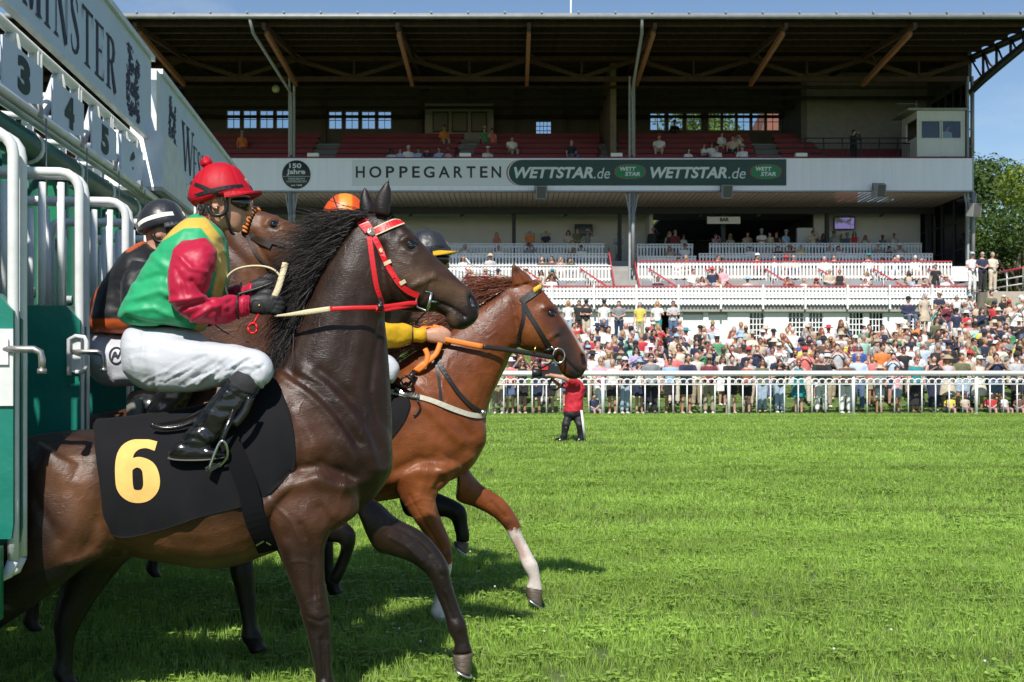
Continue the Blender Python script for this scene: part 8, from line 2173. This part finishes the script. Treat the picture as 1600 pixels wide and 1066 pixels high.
# children sitting on the grass behind the bars
for px, sex, top, hat, hc, lab in ((928, 'm', 'navy', None, None, 'small child in navy sitting on the grass behind the cameraman'), (1484, 'f', 'yellow', 'baseball cap', 'sky blue', 'child in yellow shirt and light blue cap sitting behind the bars'), (1508, 'f', 'beige', None, None, 'child in beige sitting on the grass below the man with crossed arms'),
                                    (1548, 'm', 'red', 'baseball cap', 'white', 'child in red shirt sitting on the grass right of the fourth post'), (1569, 'f', 'white', 'baseball cap', 'navy', 'child in white shirt and navy cap sitting behind the bars'), (1592, 'f', 'brown', 'sun hat', 'beige', 'child in brown with a beige sun hat sitting at the edge of the frame')):
    y = FY0 + FDX * SX(px, 34.6) + .45; person(SX(px, y), y, -.18, sex, 'hands together', top, 'denim blue', hat, hc, 'short hair', 'brown', 'short', 'shorts', False, True, rc.uniform(-.4, .4), .62, lab, 'children sitting behind the rail', rr=rc)
# --- rows on the bank ---
ROWN = ['second', 'third', 'fourth', 'fifth', 'sixth', 'seventh', 'eighth', 'ninth']
def colname(px):
    if px < 905: return 'before the cameraman'
    if px < 1010: return 'above the first post'
    if px < 1090: return 'midway to the second post'
    if px < 1195: return 'above the second post'
    if px < 1290: return 'midway to the third post'
    if px < 1395: return 'above the third post'
    if px < 1490: return 'midway to the fourth post'
    return 'above the fourth post'
for r_i in range(7):
    yb = 36.35 + r_i * 1.12; off = rc.uniform(0, .5)
    px = (768 if r_i < 2 else 880) + off * 20
    while px < 1608:
        y = yb + rc.uniform(-.22, .22); x = SX(px, y)
        skip = (r_i >= 5 and 1065 < px < 1160 and rc.random() < .35) or rc.random() < .05
        if not skip: rnd(x, y, gz(y), '%s row, %s' % (ROWN[r_i], colname(px)), 'spectators standing on the bank')
        px += rc.uniform(.74, 1.02) * F / yb * .88
# --- the rest of the packed bank, one mass between the counted rows ---
CV, CF, CC = [], [], []; nv = 0
def mass_person(x, y, z):
    global nv
    sex = rc.choice('mf'); pose = rc.choice(POSEW); low = rc.choice(('trousers', 'shorts')) if sex == 'm' else rc.choice(('trousers', 'skirt')); h = rc.uniform(.94, 1.06); t = rc.uniform(-.4, .4); c_, s_ = math.cos(t) * h, math.sin(t) * h
    hat = rc.random() < .3; f = rc.uniform(.8, 1.1)
    L = [(fig('body', pose, sex, False, vox=.045), rc.choice(((.50, .28, .20), (.45, .235, .15), (.56, .31, .25))), 0), (fig('top', pose, sex, False, rc.choice(('short', 'short', 'long')), None, .045), PAL[rc.choice(TOPS)], 0), (fig('bottom', pose, sex, False, None, low, .045), PAL[rc.choice(BOTS)], 0),
         (headwear(rc.choice(('baseball cap', 'sun hat')) if hat else ('short hair' if sex == 'm' else 'long hair')), PAL[rc.choice(('white', 'beige', 'navy', 'black', 'cream'))] if hat else HAIRC[rc.choice(list(HAIRC))], 1.64 if hat else 1.615)]
    for me, col, dz in L:
        C = get_co(me); k = len(C); Q = np.stack([x + C[:, 0] * c_ - C[:, 1] * s_, y + C[:, 0] * s_ + C[:, 1] * c_, z + (C[:, 2] + dz) * h], 1)
        CV.append(Q); CC.append(np.tile(np.array(col) * f, (k, 1))); CF.extend([tuple(nv + i for i in p.vertices) for p in me.polygons]); nv += k
for r_i in range(1, 8):
    yb = 36.9 + r_i * 1.12; px = 884 + rc.uniform(0, 20)
    while px < 1608:
        y = yb + rc.uniform(-.2, .2)
        if not (r_i > 5 and 1060 < px < 1400 and rc.random() < .5): mass_person(SX(px, y), y, gz(y))
        px += rc.uniform(.9, 1.6) * F / yb * .8
me = bpy.data.meshes.new('packed_crowd'); me.from_pydata(np.concatenate(CV).tolist(), [], CF); me.polygons.foreach_set('use_smooth', [True] * len(me.polygons)); me.update(); set_col(me, np.concatenate(CC))
tag(add('packed_crowd', me, mat('crowd_cloth', (.5, .5, .5), .75, attr=True, bump=.3, bscale=18)), 'mass of spectators packed on the bank between the counted rows', kind='stuff')
# --- people along the white wall ---
GW = 'spectators along the white terrace wall'
WL = [(888, 'f', 'white', 'light denim', 'hands down', 'blonde', 'blonde woman in white top nearest the chestnut, standing along the white wall'), (905, 'm', 'black', 'black', 'hands down', 'dark', 'person in black half hidden by the man with crossed arms at the wall'), (916, 'm', 'black', 'beige', 'arms crossed', 'dark', 'man in black shirt with crossed arms standing along the white wall'),
      (944, 'm', 'white', 'denim blue', 'hands down', 'dark', 'man in white shirt and jeans standing along the white wall'), (967, 'm', 'grey', 'navy', 'hands together', 'brown', 'man in grey shirt looking down at his hands along the wall'), (1000, 'm', 'yellow', 'khaki', 'hands down', 'grey', 'man in yellow shirt standing along the white wall'),
      (1027, 'f', 'white', 'teal', 'drink in hand', 'blonde', 'woman in white with teal skirt standing along the wall'), (1052, 'm', 'light grey', 'denim blue', 'arms crossed', 'dark', 'man in pale grey shirt with crossed arms before the dark doorway')]
for px, sex, top, bot, pose, hc, lab in WL:
    y = 49.2 + rc.uniform(-.4, .3); person(SX(px, y), y, gz(y) + .25, sex, pose, top, bot, 'baseball cap' if px in (916, 944) else None, 'black' if px in (916, 944) else None, 'short hair' if sex == 'm' else 'long hair', hc, 'short', 'trousers', rc.random() < .5, False, rc.uniform(-.3, .3), 1.0, lab, GW, rr=rc)
person(SX(1419, 49), 49, gz(49) + .8, 'm', 'hands together', 'navy', 'denim blue', 'baseball cap', 'black', 'short hair', 'dark', 'long', 'trousers', False, True, .1, 1.05, 'man in dark suit jacket and jeans sitting high against the white wall', GW, rr=rc)
k = 0
for row in range(3):
    for i in range(7):
        px = 1448 + i * 24 + row * 9 + rc.uniform(-5, 5); y = 49.6 - row * 1.25; 
        rnd(SX(px, y), y, gz(y) + .55 - row * .18, '%s of three rows by the landing stairs' % ('rear', 'middle', 'front')[row], GW)
for px, yy, top, bot, lab in ((1519, 51.6, 'white', 'white', 'man all in white standing on the landing beside the end column'), (1535, 51.2, 'navy', 'black', 'man in navy shirt and black trousers on the landing'), (1551, 51.3, 'cream', 'beige', 'man in cream shirt and beige trousers at the red landing rail')):
    person(SX(px, yy), yy, 4.72, 'm', 'hands together', top, bot, 'baseball cap' if px == 1519 else None, 'light grey', 'short hair', 'grey', 'short', 'trousers', px == 1535, False, rc.uniform(-.3, .3), 1.03, lab, 'spectators on the landing', rr=rc)
# --- terraces ---
def tz(px, py, y): return SZ(py, y)
GT = 'spectators seated on the terraces'
def seat_row(pxs, y, z, where, group, sit=True, poses=('hands together', 'hands down', 'arms crossed', 'shading eyes', 'camera raised')):
    for px in pxs: rnd(SX(px, y), y, z, where, group, sit, rc.uniform(-.5, .5), list(poses))
seat_row((740, 762, 781, 842, 845, 862, 1028, 1090, 1097, 1124, 1168, 1231, 1256, 1275, 1352, 1432, 1444, 1478), 52.7, 4.24, 'front box seats', GT)
seat_row((734, 759, 778, 822, 846, 863, 1083, 1113, 1128, 1296, 1312, 1355, 1420), 54.5, 4.75, 'second box seats', GT)
person(SX(1462, 54.6), 54.6, 4.6, 'f', 'drink in hand', 'black', 'black', None, None, 'tied hair', 'dark', 'short', 'long skirt', False, False, -.5, .95, 'woman in long black dress standing at the end of the boxes', GT, rr=rc)
seat_row((724, 766, 847, 862, 876, 890, 1060, 1072, 1122, 1183, 1210, 1228, 1240, 1288, 1303, 1357, 1378, 1398, 1403, 1430, 1440), 56.6, 5.55, 'row behind the red topped balustrade', GT)
seat_row((727, 779, 827, 895, 908, 1046, 1070, 1172, 1216, 1234, 1252, 1296, 1310, 1372, 1390, 1406), 58.6, 6.30, 'row below the hall', GT)
seat_row((776, 828, 853, 888, 902, 918, 1020, 1046, 1055, 1190, 1203, 1213, 1228, 1270, 1335), 60.4, 6.85, 'hall front row', 'spectators standing in the hall', False, ('hands down', 'hands together', 'shading eyes', 'arms crossed'))
seat_row((966, 1068, 1118, 1141, 1168, 1272, 1286, 1303, 1314, 1324, 1352, 1379, 1397), 61.6, 6.85, 'hall rear row', 'spectators standing in the hall', False, ('hands down', 'hands together', 'camera raised', 'arms crossed'))
# --- upper deck ---
GU = 'spectators on the upper deck'
for px, k, lab in ((378, 3, None), (611, 0, None), (625, 0, None), (638, 0, None), (654, 0, None), (668, 0, None), (686, 0, None), (700, 0, None), (694, 4, None), (757, 4, None), (769, 4, None), (762, 0, None), (800, 2, None), (893, 1, None), (1030, 2, None), (1076, 0, None), (1100, 1, None), (1112, 1, None), (1120, 0, None), (1128, 3, None), (1145, 2, None), (1155, 3, None), (1160, 0, None)):
    rnd(SX(px, uy(k)), uy(k) + .05, uz(k), 'red bench %s of the upper deck' % ('at the front', 'second', 'third', 'fourth', 'at the top')[k], GU, True, rc.uniform(-.4, .4), ['hands together', 'hands down', 'arms crossed', 'camera raised'])
person(SX(1054, 64.5), 64.5, 13.4, 'm', 'arms crossed', 'black', 'black', 'baseball cap', 'black', 'short hair', 'dark', 'long', 'trousers', False, False, 0, 1.02, 'steward in black standing before the upper deck window', GU, rr=rc)
person(SX(1334, 58), 58, 11.5, 'm', 'camera raised', 'black', 'black', None, None, 'short hair', 'dark', 'long', 'trousers', False, False, .6, 1.05, 'cameraman in black standing at the dark guard rail of the upper deck', GU, rr=rc)
person(SX(1480, 57), 57, 11.6, 'm', 'hands together', 'white', 'black', None, None, 'short hair', 'dark', 'long', 'trousers', False, False, .4, 1.0, 'man in white shirt inside the commentary booth', GU, rr=rc)
# --- grey chairs in the boxes ---
CN = {}
def chair_mesh(part):
    mb = MB()
    if part == 'seat': mb.box((0, 0, .43), (.46, .44, .05))
    elif part == 'backrest': mb.box((0, .22, .68), (.46, .05, .48), rot=Matrix.Rotation(-.15, 3, 'X'))
    else: mb.box((0, 0, .21), (.04, .04, .42))
    me = mb.mesh(part); me.materials.append(mat('chair_grey', (.24, .26, .28), .55)); return me
CM = {p: chair_mesh(p) for p in ('seat', 'backrest', 'leg')}
k = 0
for px, y, z in [(p, 54.3, 4.55) for p in (752, 800, 875, 905, 1014, 1044, 1060, 1196, 1215, 1252, 1288, 1337, 1374, 1390, 1474)] + [(p, 53.0, 4.1) for p in (802, 872, 895, 947, 1210, 1380, 1370)]:
    side = 'front row' if y < 54 else 'second row'
    zn = 'before the stairs gap' if px < 956 else 'past the column' if px < 1100 else 'below the BAR sign' if px < 1230 else 'below the violet screen' if px < 1345 else 'near the landing'; CN[(side, zn)] = CN.get((side, zn), 0) + 1
    c = empty('chair', (SX(px, y), y, z), 'grey plastic chair, %s one %s, %s of the terrace boxes' % (('first', 'second', 'third', 'fourth', 'fifth')[CN[(side, zn)] - 1], zn, side), 'chair', 'grey chairs in the terrace boxes'); c.rotation_euler = (0, 0, rc.uniform(-.5, .5))
    for nm in ('seat', 'backrest'): o = bpy.data.objects.new(nm, CM[nm]); COL.objects.link(o); o.parent = c
    for sx in (-1, 1):
        for sy in (-1, 1): o = bpy.data.objects.new('leg', CM['leg']); COL.objects.link(o); o.parent = c; o.location = (sx * .2, sy * .19, 0)
# --- cameraman on the track ---
cy = 22.4; cx = SX(893, cy); q = lambda px, py, dy=0: W(px, py, cy + dy)
mb = MB()
mb.rings([[Vector(c) + Vector((math.cos(t) * a, math.sin(t) * b, 0)) for t in np.linspace(0, 2 * math.pi, 17)[:-1]] for c, a, b in ((q(894, 646), .15, .12), (q(895, 636), .15, .12), (q(897, 622), .14, .12), (q(898, 606), .17, .125), (q(896, 597), .14, .11), (q(890, 590), .07, .07))])
hd_ = q(882, 576); mb.tube([q(892, 595), hd_], .06, 8); mb.ell(hd_, (.10, .085, .12)); mb.ell(hd_ + Vector((-.1, 0, -.01)), (.025, .015, .022), seg=8, rng_=6); mb.ell(hd_ + Vector((-.04, 0, -.06)), (.055, .055, .055))
mb.tube([q(900, 600, -.2), q(893, 596, -.26), q(880, 590, -.3), q(866, 587.5, -.25), q(858, 586, -.2)], [.06, .055, .05, .042, .035], 9); mb.tube([q(892, 600, .17), q(876, 604, .22), q(862, 592, .15)], [.05, .045, .035], 9)
mb.ell(q(855, 587, -.18), (.055, .035, .03), seg=8, rng_=6)
for pts in (((889, 648), (884, 664), (880, 684)), ((901, 648), (906, 664), (909, 684))): mb.tube([q(*pts[0]), q(*pts[1], -.08), q(*pts[2])], [.085, .065, .05], 9)
me = remesh(mb.mesh('body'), .016, 3); cmn = add('person', me, SKINT[1], loc=(cx, cy, 0)); tag(cmn, 'cameraman in red shirt and black tracksuit trousers filming on the turf', 'person')
mb = MB(); mb.rings([[Vector(c) + Vector((math.cos(t) * a, math.sin(t) * b, 0)) for t in np.linspace(0, 2 * math.pi, 21)[:-1]] for c, a, b in ((q(896, 644), .195, .16), (q(897, 632), .185, .155), (q(898, 618), .18, .155), (q(899, 606), .205, .16), (q(897, 597), .17, .14), (q(893, 592), .11, .10))]); mb.tube([q(901, 600, -.18), q(894, 597, -.26), q(888, 594, -.28)], [.095, .08, .075], 10); mb.tube([q(893, 600, .18), q(880, 603, .24)], [.09, .07], 10)
me = remesh(mb.mesh('shirt'), .016, 3); folds(me, .018, (6, 6, 6), 2); add('shirt', me, mat('cloth_red_shirt', (.50, .015, .03), .7, bump=.4, bscale=12, bdist=.03), cmn)
mb = MB(); mb.ell(q(895, 646), (.185, .15, .12))
for pts in (((889, 650), (884, 664), (880, 686)), ((901, 650), (906, 664), (909.5, 686))): mb.tube([q(*pts[0]), q(*pts[1], -.08), q(*pts[2])], [.100, .076, .062], 10)
me = remesh(mb.mesh('trousers'), .016, 3); folds(me, .016, (7, 7, 7), 5); tr_ = add('trousers', me, mat('tracksuit_black', (.014, .014, .016), .6, bump=.3, bscale=20), cmn)
mb = MB()
for k in range(3): mb.tube([q(907.5 + k * .9, 641, -.10 + k * .02), q(910.2 + k * .9, 664, -.16 + k * .02), q(913.2 + k * .9, 688, -.06 + k * .02)], .011, 5)
tag(mb.build('side_stripes', M_SLAT, tr_), kind='stuff')
mb = MB(); mb.ell(hd_ + Vector((.015, .01, .03)), (.105, .095, .11)); me = mb.mesh('hair'); folds(me, .006, (40, 40, 25), 1.0); add('hair', me, hairm('dark'), cmn)
for px in (876, 906):
    mb = MB(); mb.ell(q(px, 687.5, -.03), (.125, .06, .05), seg=12, rng_=8); mb.build('shoe', M_SHADES, cmn)
vc = empty('video_camera', q(852, 586), 'black shoulder video camera held by the cameraman in red', 'video camera'); M_VC = mat('camera_black', (.014, .014, .015), .4)
mb = MB(); mb.box(q(862, 581), (.38, .2, .22)); mb.box(q(858, 571), (.22, .16, .08)); mb.build('body', M_VC, vc)
mb = MB(); mb.lathe(q(848, 583), [(.07, 0), (.085, .12), (.10, .2), (.085, .21), (.001, .20)], 16, Matrix.Rotation(-math.pi / 2, 3, 'Y')); mb.build('lens', M_VC, vc)
mb = MB(); mb.box(q(851, 574, -.05), (.12, .14, .10)); mb.build('microphone_flag', mat('red_flag', (.55, .02, .03), .5), vc)
mb = MB(); mb.tube([q(866, 571), q(846, 568)], .035, 10); mb.build('microphone', mat('grey_foam', (.4, .4, .4), .9), vc)
mb = MB(); mb.tube(smooth_line([q(862, 592), q(858, 604), q(868, 610), q(878, 600)], 8), .02, 6); mb.build('cable', M_VC, vc)
